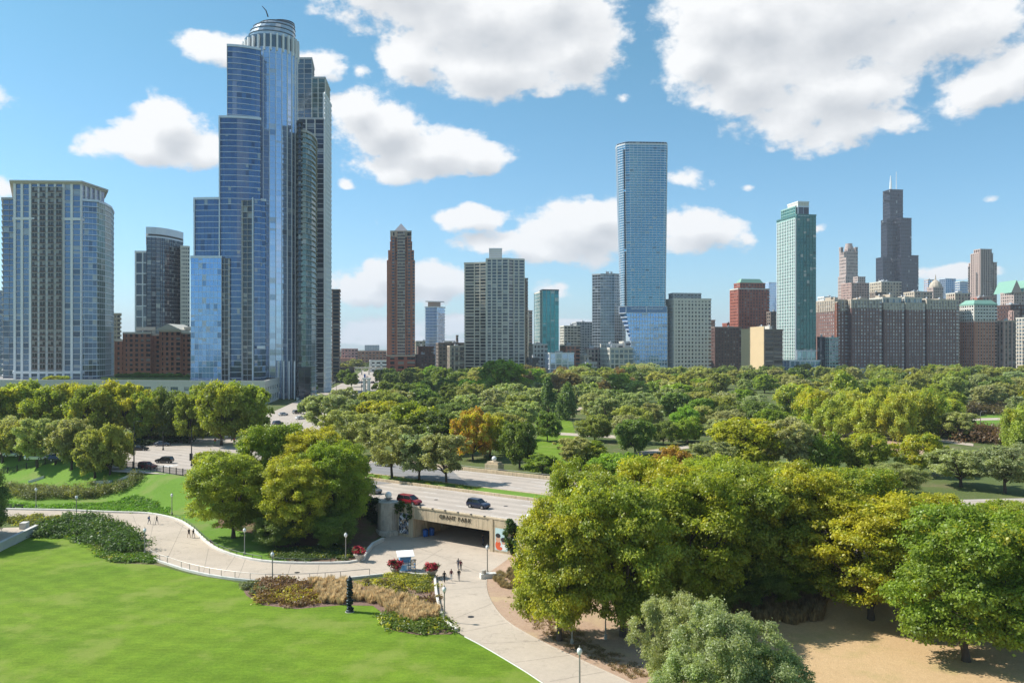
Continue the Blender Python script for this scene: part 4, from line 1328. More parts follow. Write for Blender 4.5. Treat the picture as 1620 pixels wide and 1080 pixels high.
MB().prism([tuple(Vector(P(x, d)) - LT) for x, d in ((673, 949), (703, 958), (703, 962), (673, 953))], ZT(477.5, 950), ZT(476, 950)).build('roof_canopy', C_WHITE, t)
simple('low dark red block with tan end wall behind the park trees', grid_rect(712, 760, 733, 708), 548, 760, G_WIN, 4.2, 4.2, (1.5, .3, C_TAUPE), (1.4, .3, C_BEIGE), top=C_BEIGE)
simple('brown loft block with grey top left of the concrete tower', rect_d(690, 900, 736, 30), 543, 900, G_WIN, 4, 4.4, (1.5, .25, C_TAUPE), (1.6, .3, C_TAUPE), roof=2)
simple('long distant tan warehouse behind the pale blue tower', rect_d(655, 1150, 720, 40), 540, 1150, G_WIN, 4, 5, (1.8, .2, C_BEIGE), (2.2, .25, C_BEIGE), roof=2)
simple('thin sooty chimney-like tower over the loft block', rect_d(721.5, 1000, 725, 5), 531, 1000, G_WIN, 6, 5, (2, .2, C_TAUPE), (2, .2, C_TAUPE), roof=0, name='chimney_tower')

# --- ribbed concrete apartment tower
D = 790
t = bthing('broad concrete apartment tower with pale ribs and rooftop box', [P(735, D), P(830, D)], name='concrete_tower')
LT = Vector((t.location.x, t.location.y))
kw = dict(fh=3.05, sep=True)
C_RIB = plain('warm_concrete', (0.72, 0.64, 0.52), .85, var=.08)
volume(t, [P(735, D + 10), P(750, D + 8), P(769, D + 4), P(769, D + 40), P(736, D + 40)], BASE, ZT(415, D), G_WIN, bay=8, band=(0.85, .5, C_RIB), pier=(.9, .55, C_RIB), name='balcony_wing', **kw)
volume(t, [P(769.5, D - 1), P(803, D - 3), P(812, D + 2), P(829, D + 4), P(829, D + 34), P(769.5, D + 34)], BASE, ZT(410, D), G_DARK, bay=5.8, band=(0.8, .35, C_CONCW), pier=(1.15, .75, C_CONCW), name='ribbed_wing', **kw)
volume(t, [P(774, D + 10), P(794, D + 10), P(794, D + 24), P(774, D + 24)], ZT(411, D), ZT(392, D), C_CONCW, fh=2, bay=1, band=(.6, .15, C_WHITE), pier=(.25, .2, C_WHITE), name='rooftop_box')
simple('stepped brown brick tower hidden behind the ribbed concrete tower', rect_d(823, 850, 835, 25), 441, 850, G_WIN, 3.4, 3.2, (1.5, .25, C_TAUPE), (1.5, .3, C_TAUPE), name='brick_tower')
simple('thin red and white striped tower right of the concrete tower', rect_d(832, 980, 842, 20), 492, 980, G_WIN, 3.4, 3.4, (1.4, .25, C_PINK), (1.2, .3, C_CREAM), name='striped_tower')

# --- teal block
t = bthing('teal glass slab block with pale side wall', grid_rect(858, 810, 884, 845), name='teal_tower')
q = grid_rect(858, 810, 884, 845)
volume(t, [q[0], q[1], (q[1][0] - 2, q[1][1] + 14), (q[0][0] - 2, q[0][1] + 14)], BASE, ZT(459, 810), G_TEAL, fh=3.6, bay=4.6, band=(.25, .12, C_DKMETAL), pier=(.5, .4, C_GREENBRZ), name='front_slab', sep=True)
volume(t, [tuple(Vector(q[0]) + Vector((-.05, .5))), (q[0][0] + 1, q[0][1] + 15), tuple(Vector(q[2]) - (Vector(q[1]) - Vector(q[0])) * .9), q[3]], BASE, ZT(461, 810), G_TEALP, fh=3.6, bay=3, band=(.3, .12, C_CONCW), pier=(.15, .12, C_CONCW), name='side_slab')
simple('white gridded apartment slab between the teal block and the grey tower', rect_d(886, 950, 918, 20), 516, 950, G_WIN, 3.2, 3.6, (1.1, .3, C_CONCW), (.7, .3, C_CONCW))
simple('grey apartment slab standing higher behind the white gridded slab', rect_d(905, 990, 937, 22), 510, 990, G_GREY, 3.2, 3.2, (1.2, .3, C_GREY), (.9, .35, C_GREY))
simple('low classical cream building at the foot of the teal block', rect_d(836, 800, 866, 24), 545, 800, G_WIN, 4.2, 3.8, (1.6, .35, C_CREAM), (1.3, .4, C_CREAM), top=C_CREAM)
simple('red brick loft under the white gridded slab', rect_d(886, 820, 917, 24), 547, 820, G_WIN, 4.0, 4.4, (1.6, .3, C_BRICK), (1.7, .35, C_BRICK), top=C_BEIGE)
simple('white modern low block with blue grey panels by the park edge', rect_d(863, 770, 908, 18), 559, 770, G_PALE, 4.5, 6, (.7, .3, C_WHITE), (.9, .35, C_WHITE), top=C_WHITE)
simple('small beige house block right of the white modern block', rect_d(918, 775, 936, 18), 563, 775, G_WIN, 4.0, 4.0, (1.6, .3, C_BEIGE), (1.5, .35, C_BEIGE))
simple('dark slate roofed block at the foot of the concrete tower', rect_d(833, 765, 852, 16), 567, 765, G_DARK, 4.0, 3.0, (1.0, .3, C_DKMETAL), (.6, .35, C_DKMETAL))
simple('pinkish stepped masonry block under the grey glass tower', grid_rect(929, 800, 952, 925), 552, 800, G_WIN, 4.0, 4.0, (1.6, .3, C_PINK), (1.6, .35, C_BEIGE))
t = simple('low dark slate row house roof by the park beneath the beige blocks', rect_d(921, 765, 944, 14), 574, 765, G_WIN, 4.0, 3.0, (1.4, .3, C_GREY), (1.0, .35, C_GREY))

# --- grey rounded tower
D = 890
q = [P(937, D + 6), P(950, D), P(972, D - 1), P(984, D + 6), P(990, D + 22), P(985, D + 40), P(938, D + 40)]
t = bthing('grey rounded glass tower behind the tapering blue tower', q, name='rounded_tower')
volume(t, q, BASE, ZT(434, D), G_GREY, fh=3.1, bay=3.2, band=(0.55, .35, C_SILVER), pier=(.2, .2, C_SILVER), sep=True, top=C_GREY)
rooftop(t, [P(955, D + 5), P(976, D + 5), P(976, D + 30), P(955, D + 30)], ZT(434, D), 2, 5)

# --- tapering blue tower
D = 786
t = bthing('very tall tapering sky blue glass tower with rounded corner', [P(975, D), P(1055, D)], name='tapering_tower')
LT = Vector((t.location.x, t.location.y))


def taper_poly(k, o=0.0):
    """footprint at height fraction k (0 low, 1 top)"""
    xl = 981.5 + (974 - 981.5) * k; xr = 1052.5 + (1055.5 - 1052.5) * k; xm = 993 + (990 - 993) * k
    d = D
    return [tuple(Vector(p) - LT) for p in (P(xl, d + 14 + 6), P(xl + 2.2, d + 10), P(xm - 6, d + 4), P(xm - 1, d + 1.2), P(xm + 6, d), P(xr - 4, d + 2), P(xr - .8, d + 3.2), P(xr, d + 7), P(xr + .2, d + 34), P(xl + 3, d + 34))]


zb, zt = ZT(488, D), ZT(228, D); nf = 66
cr = MB(); N_ = 8; u = 0
for i in range(len(taper_poly(0))):
    j = (i + 1) % 10
    l = (Vector(taper_poly(0)[j]) - Vector(taper_poly(0)[i])).length; nb = max(1, round(l / 3.2))
    for s_ in range(N_):
        k0, k1 = s_ / N_, (s_ + 1) / N_
        a0, b0, a1, b1 = taper_poly(k0)[i], taper_poly(k0)[j], taper_poly(k1)[i], taper_poly(k1)[j]
        z0, z1 = zb + (zt - zb) * k0, zb + (zt - zb) * k1
        cr.add([(*a0, z0), (*b0, z0), (*b1, z1), (*a1, z1)], [(0, 1, 2, 3)], 0, [[(u, nf * k0), (u + nb, nf * k0), (u + nb, nf * k1), (u, nf * k1)]])
    u += nb + 5
cr.add([(*p, zt) for p in taper_poly(1)], [tuple(range(10))], 1)
c = cr.build('tapering_shaft', [G_TOWER, C_ROOF], t)
for f in range(nf + 1):
    k = f / nf; z = zb + (zt - zb) * k
    m_ = MB(); pp = taper_poly(k); ring(m_, pp, offset(pp, .3), z - .32, z + .32 if f < nf else z)
    m_.build('floor_band', C_SILVER, c)
# mullions follow the taper; dark notch of balconies near the left
for i in range(8):
    l = (Vector(taper_poly(0)[i + 1]) - Vector(taper_poly(0)[i])).length; nb = max(1, round(l / 3.2))
    for b_ in range(nb):
        f = b_ / nb
        A0 = Vector(taper_poly(0)[i]).lerp(Vector(taper_poly(0)[i + 1]), f); A1 = Vector(taper_poly(1)[i]).lerp(Vector(taper_poly(1)[i + 1]), f)
        m_ = MB(); w = .11; 
        m_.add([(A0.x - w, A0.y - .38, zb), (A0.x + w, A0.y - .38, zb), (A0.x + w, A0.y + .1, zb), (A0.x - w, A0.y + .1, zb), (A1.x - w, A1.y - .38, zt), (A1.x + w, A1.y - .38, zt), (A1.x + w, A1.y + .1, zt), (A1.x - w, A1.y + .1, zt)],
               [(0, 3, 2, 1), (4, 5, 6, 7), (0, 1, 5, 4), (1, 2, 6, 5), (2, 3, 7, 6), (3, 0, 4, 7)])
        m_.build('mullion', C_SILVER, c)
nm = MB()
for f in range(nf - 2):
    if f % 24 == 23: continue
    k = (f + .5) / nf; z = zb + (zt - zb) * k; pp = taper_poly(k); p = Vector(pp[3]).lerp(Vector(pp[2]), .25)
    nm.box(p.x - 1.1, p.x + 1.1, p.y - .5, p.y + .6, z - 1.2, z + 1.3)
o = nm.build('balcony_niches', C_DKMETAL, c); o['kind'] = 'stuff'
# glazed crown and crane
pp = taper_poly(1)
m_ = MB(); ring(m_, offset(pp, -.5), offset(pp, .35), zt, zt + .8); m_.build('crown_rail', C_WHITE, t)
volume(t, [tuple(Vector(p) + LT) for p in offset(pp, -.1)], zt - .5, ZT(224, D), G_DARK, fh=4, bay=3, band=(.3, .3, C_SILVER), pier=(.2, .3, C_SILVER), name='crown_screen', parapet=False)
p = Vector(P(1030, D + 15)) - LT
MB().tube([(p.x - 10, p.y, ZT(221.5, D)), (p.x + 1, p.y, ZT(221, D)), (p.x + 12, p.y, ZT(218.5, D))], [.5, .6, .25], 5).build('cleaning_crane', C_SILVER, t)
MB().box(p.x - 1, p.x + 1, p.y - 1, p.y + 1, zt, ZT(221, D)).build('crane_mast', C_DKMETAL, t)
# podium flares out under a mechanical floor
ps = [(482.5, 981.5, 1053, 0), (495, 981, 1055, -1)]
q = [P(979.5, D + 8), P(990, D - .5), P(1055, D + 2), P(1055, D + 33), P(982, D + 33)]
volume(t, q, ZT(495, D), ZT(484, D), G_DEEP, fh=9, bay=20, band=(.8, .4, C_SILVER), pier=(.6, .4, C_SILVER), name='mechanical_floor', parapet=False)
q0 = [P(980, D + 10), P(991, D - .6), P(1055.5, D + 1.8), P(1055.5, D + 32), P(982, D + 32)]
q1 = [P(997.5, D + 10), P(998.5, D - .6), P(1055.5, D + 1.8), P(1055.5, D + 32), P(998, D + 32)]
za, zc, zd = ZT(495, D), ZT(540, D), BASE
cr = MB(); A0 = [tuple(Vector(p) - LT) for p in q0]; A1 = [tuple(Vector(p) - LT) for p in q1]
for i in range(5):
    j = (i + 1) % 5; l = (Vector(A1[j]) - Vector(A1[i])).length; nb = max(1, round(l / 4.6))
    cr.add([(*A1[i], zc), (*A1[j], zc), (*A0[j], za), (*A0[i], za)], [(0, 1, 2, 3)], 0, [[(9 * i, 0), (9 * i + nb, 0), (9 * i + nb, 8), (9 * i, 8)]])
    cr.add([(*A1[i], zd), (*A1[j], zd), (*A1[j], zc), (*A1[i], zc)], [(0, 1, 2, 3)], 0, [[(9 * i, 20), (9 * i + nb, 20), (9 * i + nb, 28), (9 * i, 28)]])
c = cr.build('podium', [G_LIGHT], t)
for f in range(17):
    z = zd + (za - zd) * f / 16; k = max(0, (z - zc) / (za - zc)); pp = [tuple(Vector(a).lerp(Vector(b_), k)) for a, b_ in zip(A1, A0)]
    m_ = MB(); ring(m_, pp, offset(pp, .4), z - .4, z + .4 if f < 16 else z); m_.build('floor_band', C_SILVER, c)
for f in range(14):
    a = Vector(A1[1]).lerp(Vector(A1[2]), f / 13)
    MB().box(a.x - .22, a.x + .22, a.y - .55, a.y + .1, zd, za).build('mullion', C_SILVER, c)

# cream low buildings under it
t = simple('white low office building with large window grid beside the tapering tower', grid_rect(965, 765, 1001, 950), 551, 765, G_WINB, 4.6, 4.6, (1.3, .35, C_CREAM), (1.1, .4, C_CREAM), top=C_CREAM, sep=True, roof=2)
simple('cream hall with pale arched roofline behind the white low office', rect_d(950, 800, 985, 20), 545, 800, G_WIN, 4.5, 5, (2.2, .35, C_CREAM), (2.4, .4, C_CREAM), top=C_CREAM)
simple('tall cream blank-sided block wedged behind the tapering tower foot', rect_d(980, 820, 1000, 20), 541, 820, G_WIN, 4.5, 6, (3.0, .35, C_CREAM), (3.4, .4, C_CREAM), top=C_CREAM, roof=0)

# --- white punched-window block
t = simple('white masonry block with regular punched windows right of tapering tower', grid_rect(1066, 788, 1124.5, 1054), 473, 788, G_WIN, 3.55, 3.5, (1.7, .35, C_CONCW), (1.75, .4, C_CONCW), top=C_CONCW, sep=True, roof=0)
q = grid_rect(1066, 788, 1124.5, 1054)
volume(t, [tuple(Vector(q[0]).lerp(Vector(q[1]), .02) + Vector((-.5, 5))), tuple(Vector(q[0]).lerp(Vector(q[1]), .78) + Vector((-.5, 5))), tuple(Vector(q[0]).lerp(Vector(q[1]), .78) + Vector((-2, 18))), tuple(Vector(q[0]).lerp(Vector(q[1]), .02) + Vector((-2, 18)))], ZT(473, 788), ZT(464, 788), G_WIN, fh=3.5, bay=3.5, band=(1.5, .3, C_GREY), pier=(1.5, .3, C_GREY), name='penthouse')
simple('dark brown brick hotel block with cornice left of the tan blank wall', grid_rect(1131, 872, 1173, 1125), 518, 872, G_WIN, 3.5, 3.3, (1.6, .3, C_BRICKD), (1.7, .35, C_BRICKD), top=C_TAUPE, name='hotel_block')
simple('pale stone tower top peeping over the dark brown hotel', rect_d(1121, 930, 1131, 14), 507, 930, G_WIN, 4, 3, (1.5, .3, C_BEIGE), (1.3, .3, C_BEIGE), roof=0)
simple('small red brick penthouse block behind the brown hotel', rect_d(1143, 925, 1162, 14), 512, 925, G_WIN, 4, 3, (1.8, .3, C_REDB), (1.7, .3, C_REDB))
simple('silver metal roofed stair block beside the red brick tower foot', rect_d(1161, 935, 1178, 14), 503, 935, G_GREY, 4, 3, (1.2, .3, C_SILVER), (.8, .3, C_WHITE), roof=1)

# --- red brick tower with green mansard
D = 900
t = bthing('red brick tower with green mansard roof behind the tan block', grid_rect(1168, D, 1217, 1155), name='mansard_tower')
LT = Vector((t.location.x, t.location.y))
q = grid_rect(1168, D, 1217, 1155)
volume(t, q, BASE, ZT(457, D), G_WIN, fh=3.3, bay=3.3, band=(1.45, .35, C_REDB), pier=(1.6, .4, C_REDB), top=C_CREAM, sep=False)
ql = [tuple(Vector(p) - LT) for p in ccw(q)]
q2 = [tuple(Vector(p) + LT) for p in offset(ql, -3.2)]
volume(t, q2, ZT(457, D), ZT(448, D), G_WIN, fh=3.3, bay=3.2, band=(1.3, .2, C_REDB), pier=(1.4, .25, C_REDB), name='attic_storeys')
a0, a1 = offset(ql, -4.2), offset(ql, -7.5); m_ = MB(); z0, z1 = ZT(448, D) + .5, ZT(440, D)
m_.add([(*p, z0) for p in a0] + [(*p, z1) for p in a1], [(i, (i + 1) % 4, 4 + (i + 1) % 4, 4 + i) for i in range(4)] + [(4, 5, 6, 7)])
m_.build('mansard_roof', C_GREENR, t)
simple('very distant pale blue glass tower between red tower and green tower', rect_d(1209, 1900, 1229, 40), 447, 1900, G_PALE, 4, 5, (.5, .3, C_SILVER), (.3, .3, C_SILVER), roof=0, name='glass_tower')
simple('grey office slab below the distant pale tower', rect_d(1213, 870, 1230, 20), 494, 870, G_WIN, 3.4, 3.4, (1.3, .3, C_TAUPE), (1.1, .3, C_TAUPE))

# --- tan blank wall block
q = grid_rect(1209.5, 735, 1238, 1173.5)
t = bthing('office block with blank sunny tan side wall and brown windowed front', q, name='tan_office')
volume(t, q, BASE, ZT(522, 735), G_WIN, fh=3.7, bay=9, band=(1.3, .3, C_TAUPE), pier=(.7, .35, C_TAUPE), top=C_TAUPE, sep=True)
LT = Vector((t.location.x, t.location.y))
a, d_ = Vector(q[0]) - LT, Vector(q[3]) - LT
w = (d_ - a).normalized(); nrm = Vector((-w.y, w.x))
if nrm.x > 0: nrm = -nrm
for lo, hi, top_ in ((0, .62, 516.5), (.62, 1.0, 519)):
    p0, p1 = a.lerp(d_, lo) , a.lerp(d_, hi)
    vs = [p0 + nrm * .7, p1 + nrm * .7, p1 - nrm * .2, p0 - nrm * .2]
    MB().prism([tuple(p) for p in ccw([tuple(v) for v in vs])], BASE, ZT(top_, 742)).build('blank_wall', C_TAN, t)
rooftop(t, q, ZT(522, 735), 3, 4, C_CREAM)

# --- green glass tower
D = 800
t = bthing('slim green glass tower with stepped top and white base columns', [P(1227, D), P(1291, D)], name='green_tower')
kw = dict(fh=3.15, sep=True)
gq = grid_rect(1261, D, 1291, 1229)
S0, S1, S2, S3 = [Vector(p) for p in gq]
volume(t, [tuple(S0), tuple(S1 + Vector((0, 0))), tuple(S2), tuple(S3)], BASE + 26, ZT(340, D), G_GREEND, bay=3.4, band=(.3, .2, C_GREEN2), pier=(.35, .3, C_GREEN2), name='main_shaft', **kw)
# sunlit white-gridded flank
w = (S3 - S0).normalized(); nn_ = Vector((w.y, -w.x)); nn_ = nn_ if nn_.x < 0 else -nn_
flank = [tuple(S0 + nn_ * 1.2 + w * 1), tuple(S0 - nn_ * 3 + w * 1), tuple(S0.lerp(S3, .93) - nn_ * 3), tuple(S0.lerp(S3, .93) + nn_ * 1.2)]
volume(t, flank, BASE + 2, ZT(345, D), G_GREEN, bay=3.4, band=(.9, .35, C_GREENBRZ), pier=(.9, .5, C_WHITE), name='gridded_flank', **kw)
top1 = [tuple(S0.lerp(S1, .05).lerp(S3, .0)), tuple(S0.lerp(S1, .62)), tuple(S0.lerp(S1, .62) + w * 20), tuple(S0.lerp(S1, .05) + w * 20)]
volume(t, top1, ZT(341, D), ZT(327, D), G_DARK, fh=8, bay=5, band=(.5, .2, C_SILVER), pier=(.3, .2, C_SILVER), name='top_stage')
volume(t, top1, ZT(327, D), ZT(319.5, D), C_CONCW, fh=8, bay=3, band=(.4, .2, C_WHITE), pier=(.2, .15, C_WHITE), name='roof_screen')
top2 = [tuple(S0 + w * 3), tuple(S0 + (S1 - S0) * .2 + w * 3), tuple(S0 + (S1 - S0) * .2 + (S3 - S0) * .78), tuple(S0 + (S3 - S0) * .78)]
volume(t, top2, ZT(345, D), ZT(326, D), G_GREEN, fh=3.2, bay=4, band=(.5, .25, C_GREENBRZ), pier=(.5, .3, C_GREENBRZ), name='shoulder_stage')
volume(t, gq, BASE, BASE + 26.5, G_TEALP, fh=6.5, bay=5, band=(.4, .25, C_WHITE), pier=(.6, .5, C_WHITE), name='base_block', sep=True)
simple('low glazed entrance hall in front of the green tower', rect_d(1236, 770, 1297, 16), 571, 770, G_LIGHT, 5, 5, (.7, .3, C_WHITE), (.8, .4, C_WHITE), top=C_WHITE, roof=0)

simple('white perforated modern block right of the green tower', rect_d(1294, 960, 1321, 24), 470, 960, G_WIN, 3.3, 3, (1.1, .3, C_WHITE), (1.1, .3, C_WHITE))
simple('grey striped office under the white perforated block', rect_d(1293, 900, 1316, 24), 500, 900, G_GREY, 3.2, 3, (1.4, .3, C_CONCW), (.8, .3, C_CONCW))
simple('dark glass low block beside the pale low block', rect_d(1293, 800, 1304, 20), 534, 800, G_DARK, 3.4, 3, (.4, .2, C_DKMETAL), (.3, .2, C_DKMETAL))
simple('pale grey-green low office left of the great brown hotel', rect_d(1304, 795, 1326, 20), 535, 795, G_GREY, 3.3, 3, (.9, .25, C_GREENBRZ), (.4, .25, C_CONCW))

# --- the great hotel: four wings with limestone crowns
D = 832
t = bthing('great dark brown brick hotel of four tall wings with pale crowns', [P(1309, D), P(1520, D)], 'hotel', 'grand_hotel')
n_, w_ = Vector((NX, NY)), Vector((-NY, NX))
p0 = Vector(P(1322, D))
M_RED = plain('sunlit_brick', (0.36, 0.15, 0.10), .9, var=.1)
front = []
for (xa, xb, yt, cr, dep, pent) in ((1325.5, 1346, 475, 492, 6, 0), (1346.5, 1394.5, 475, 487, 0, 0), (1398, 1430, 480, 489, 0, 1), (1433, 1463, 480, 489, 0, 1), (1466, 1516, 475, 489, 0, 0)):
    def fp(x, dd):
        r = (x - CXP) / FOC; L_ = p0.y * (r - p0.x / p0.y) / (NX - NY * r); q_ = p0 + n_ * L_ + w_ * dd; return q_
    a, b_ = fp(xa, dep), fp(xb, dep)
    q = [tuple(a), tuple(b_), tuple(b_ + w_ * (40 - dep)), tuple(a + w_ * (40 - dep))]
    d_ = a.y
    volume(t, q, BASE, ZT(cr, d_), G_WINL, fh=3.45, bay=3.3, band=(1.5, .25, C_HILTON), pier=(1.75, .3, C_HILTON), name='brick_wing', parapet=False)
    volume(t, q, ZT(cr, d_), ZT(yt, d_), G_WINL, fh=3.6, bay=3.3, band=(1.3, .4, C_HBAND if pent else C_TAUPE), pier=(1.6, .5, C_HBAND), name='stone_crown', top=C_HBAND)
    if pent:
        q2 = [tuple(a + n_ * 1 + w_ * 3), tuple(b_ - n_ * 1 + w_ * 3), tuple(b_ - n_ * 1 + w_ * 25), tuple(a + n_ * 1 + w_ * 25)]
        volume(t, q2, ZT(yt, d_), ZT(471, d_), G_WINB, fh=7, bay=3.6, band=(1.6, .3, C_CREAM), pier=(.6, .35, C_CREAM), name='penthouse', top=C_CREAM)
    rooftop(t, q, ZT(yt if not pent else 471, d_), 2, 4, C_BEIGE)
a, b_ = fp(1325.5, 36), fp(1516, 36)
volume(t, [tuple(a), tuple(b_), tuple(b_ + w_ * 30), tuple(a + w_ * 30)], BASE, ZT(484, a.y), G_WINL, fh=3.45, bay=3.3, band=(1.5, .25, C_HILTON), pier=(1.75, .3, C_HILTON), name='rear_wing')
q = grid_rect(1325, D + 2, 1328, 1308)
volume(t, q, BASE + 22, ZT(478, D), G_WINL, fh=3.45, bay=3.3, band=(1.75, .25, M_RED), pier=(1.9, .3, M_RED), name='sunlit_wing', top=C_HBAND)
a, b_ = fp(1326, -6), fp(1400, -6)
volume(t, [tuple(a), tuple(b_), tuple(b_ + w_ * 6), tuple(a + w_ * 6)], BASE, BASE + 9, G_WINL, fh=4.5, bay=5, band=(1.2, .3, C_GREY), pier=(1, .4, C_GREY), name='terrace_base', top=C_GREY)

# --- green-topped hotel
D = 850
t = bthing('brick hotel with white upper storeys and green copper top', grid_rect(1541, D, 1577, 1519), 'hotel', 'copper_topped_hotel')
q = grid_rect(1541, D, 1577, 1519)
volume(t, q, BASE, ZT(508, D), G_WIN, fh=3.4, bay=3.3, band=(1.6, .3, C_PINK), pier=(1.8, .35, C_BRICK), name='brick_storeys')
volume(t, q, ZT(508, D), ZT(482, D), G_WIN, fh=3.4, bay=3.3, band=(1.3, .4, C_WHITE), pier=(1.4, .5, C_CREAM), name='white_storeys', top=C_GREENR)
LT = Vector((t.location.x, t.location.y)); ql = [tuple(Vector(p) - LT) for p in ccw(q)]
a0, a1 = offset(ql, .6), offset(ql, -3.5); m_ = MB(); z0, z1 = ZT(482, D) + .92, ZT(474, D)
m_.add([(*p, z0) for p in a0] + [(*p, z1) for p in a1], [(i, (i + 1) % 4, 4 + (i + 1) % 4, 4 + i) for i in range(4)] + [(4, 5, 6, 7)]); m_.build('copper_roof', C_GREENR, t)
rooftop(t, q, z1, 2, 3, C_REDB)
simple('dark stone theatre block with ribbed windows right of the copper topped hotel', rect_d(1577, 850, 1607, 28), 508, 850, G_WIN, 4.0, 4.2, (1.5, .4, C_TAUPE), (1.6, .6, C_PINK), top=C_BEIGE)
simple('cream topped block with blue glass front at the frame edge', rect_d(1608, 860, 1660, 28), 503, 860, G_WINB, 3.8, 4.2, (1.4, .4, C_BEIGE), (1.2, .5, C_CREAM), top=C_CREAM)
simple('dark flat slab roof block behind the theatre block', rect_d(1573, 980, 1640, 30), 483, 980, G_DARK, 5, 5, (2.6, .3, C_BRICKD), (3, .3, C_BRICKD), roof=2)
simple('pink wall tower stub above the dark flat slab', rect_d(1597, 930, 1612, 20), 492, 930, G_WIN, 5, 5, (2.8, .3, C_PINK), (3.2, .3, C_PINK), roof=0)

# --- the black stepped giant and its neighbours
D = 1900
t = bthing('tallest distant black stepped skyscraper with two white antennas', [P(1386, D), P(1453, D)], 'skyscraper', 'black_skyscraper')
LT = Vector((t.location.x, t.location.y))
kw = dict(fh=8.0, bay=4.6, band=(2.2, .4, C_BLACKM), pier=(.9, .6, C_BLACKM))
gr = dict(glass=G_BLACK, **kw)
def gg(x0, x1, d0, dep): return rect_d(x0, d0, x1, dep)
volume(t, gg(1410, 1453, D, 70), BASE, ZT(404, D), name='lower_tubes', **gr)
volume(t, gg(1386, 1416, D + 12, 60), BASE, ZT(407, D + 12), name='lower_tubes', **gr)
volume(t, gg(1415.5, 1442, D + 6, 60), BASE, ZT(345, D + 6), name='middle_tubes', **gr)
volume(t, gg(1394, 1420, D + 16, 60), BASE, ZT(347, D + 16), name='middle_tubes', **gr)
volume(t, gg(1397, 1428.5, D + 25, 40), BASE, ZT(300, D + 25), name='top_tubes', **gr)
for x0, x1, d0, yy in ((1397, 1428.5, D + 24, 304), (1397, 1428.5, D + 24, 316), (1394, 1420, D + 15, 352), (1415.5, 1442, D + 5, 350), (1410, 1453, D - 1, 409)):
    q = gg(x0, x1, d0, 3); MB().prism([tuple(Vector(p) - LT) for p in q], ZT(yy + 3, d0), ZT(yy, d0)).build('louvre_band', plain('louvre', (0.075, 0.07, 0.085), .6), t)
for x, y_ in ((1409, 278), (1418, 272)):
    p = Vector(P(x, D + 40)) - LT
    MB().tube([(p.x, p.y, ZT(299, D + 40)), (p.x, p.y, ZT(290, D + 40)), (p.x, p.y, ZT(y_, D + 40))], [2.6 if x < 1412 else .9, 2.2 if x < 1412 else .7, .5], 6).build('antenna', C_WHITE, t)
D = 1850
t = bthing('distant pinkish crown-topped tower left of the black skyscraper', [P(1326, D), P(1358, D)], 'skyscraper', 'crowned_tower')
C_PK2 = plain('pale_pink_granite', (0.48, 0.37, 0.33), .8, var=.06)
LT = Vector((t.location.x, t.location.y))
kw = dict(fh=7.5, bay=5, band=(3.2, .4, C_PK2), pier=(2.2, .6, C_PK2))
volume(t, gg(1326, 1358, D, 45), BASE, ZT(437, D), G_WIN, name='shaft', **kw)
volume(t, gg(1328, 1357, D + 4, 40), BASE, ZT(398, D), G_WIN, name='shaft', **kw)
for x0, x1, yy in ((1328, 1334, 391), (1351, 1357, 391), (1336, 1350, 393)):
    volume(t, gg(x0, x1, D + 6, 18), ZT(398, D), ZT(yy, D), G_WIN, name='corner_turret', **kw)
p = Vector(P(1343, D + 20)) - LT
MB().lathe([(9, 0), (9, 10), (7.5, 10.1), (7.5, 16)], 14, (p.x, p.y, ZT(395, D))).build('crown_drum', C_PK2, t)
simple('distant grey pink block at the foot of the crowned tower', gg(1350, 1369, 1700, 40), 438, 1700, G_WIN, 5, 5, (2, .3, C_PK2), (2, .4, C_PK2), roof=0)
simple('rose red office slab in front of the crowned tower', gg(1331, 1375, 1250, 40), 448, 1250, G_WIN, 4, 4, (1.8, .3, C_PINK), (1.6, .4, C_PINK))
t = simple('cream stone block with rooftop turrets below the black skyscraper', gg(1376, 1426, 1050, 40), 446, 1050, G_WIN, 4, 4, (1.7, .3, C_BEIGE), (1.9, .4, C_BEIGE), top=C_CREAM, roof=3)
simple('brown flat topped block right of the cream turreted block', gg(1376, 1400, 1000, 30), 463, 1000, G_WIN, 4, 4, (1.7, .3, C_TAUPE), (1.9, .4, C_TAUPE))
t = simple('distant cream tower with small dome and finial', gg(1467, 1492, 1200, 30), 455, 1200, G_WIN, 4, 3.5, (1.8, .3, C_PK2), (1.6, .4, C_PK2), roof=0, name='domed_tower')
LT = Vector((t.location.x, t.location.y)); p = Vector(P(1480, 1212)) - LT
MB().lathe([(9, 0), (8.5, 4), (6.5, 8), (3.5, 11), (1, 12.5), (.4, 20)], 12, (p.x, p.y, ZT(455, 1200))).build('dome', C_BEIGE, t)
simple('distant striped pale tower left of the domed tower', gg(1462, 1479, 1400, 30), 443, 1400, G_PALE, 4, 4, (1.6, .3, C_PK2), (.8, .3, C_PK2))
simple('distant blue glass tower right of the domed tower', gg(1486, 1512, 1600, 40), 441, 1600, G_BLUE, 4, 5, (.5, .3, C_SILVER), (.5, .4, C_SILVER), roof=0, name='glass_tower')
simple('distant low blue ribbed office left of the tall ribbed tower', gg(1511, 1532, 1500, 40), 446, 1500, G_BLUE, 4, 5, (1.4, .3, C_CONCW), (.3, .3, C_SILVER), roof=1)
D = 1250
t = bthing('distant tall ribbed beige tower with notched flat top', gg(1531, 1578, D, 40), 'skyscraper', 'ribbed_tower')
kw = dict(fh=3.9, bay=4.3, band=(1.2, .3, C_PK2), pier=(1.6, .9, C_PK2))
volume(t, gg(1533, 1577, D, 45), BASE, ZT(415, D), G_WIN, name='shaft', **kw)
volume(t, gg(1536, 1571, D - 2, 44), BASE, ZT(401, D), G_WIN, name='shaft', **kw)
volume(t, gg(1541, 1569, D - 4, 40), BASE, ZT(395, D), G_WIN, name='shaft', **kw)
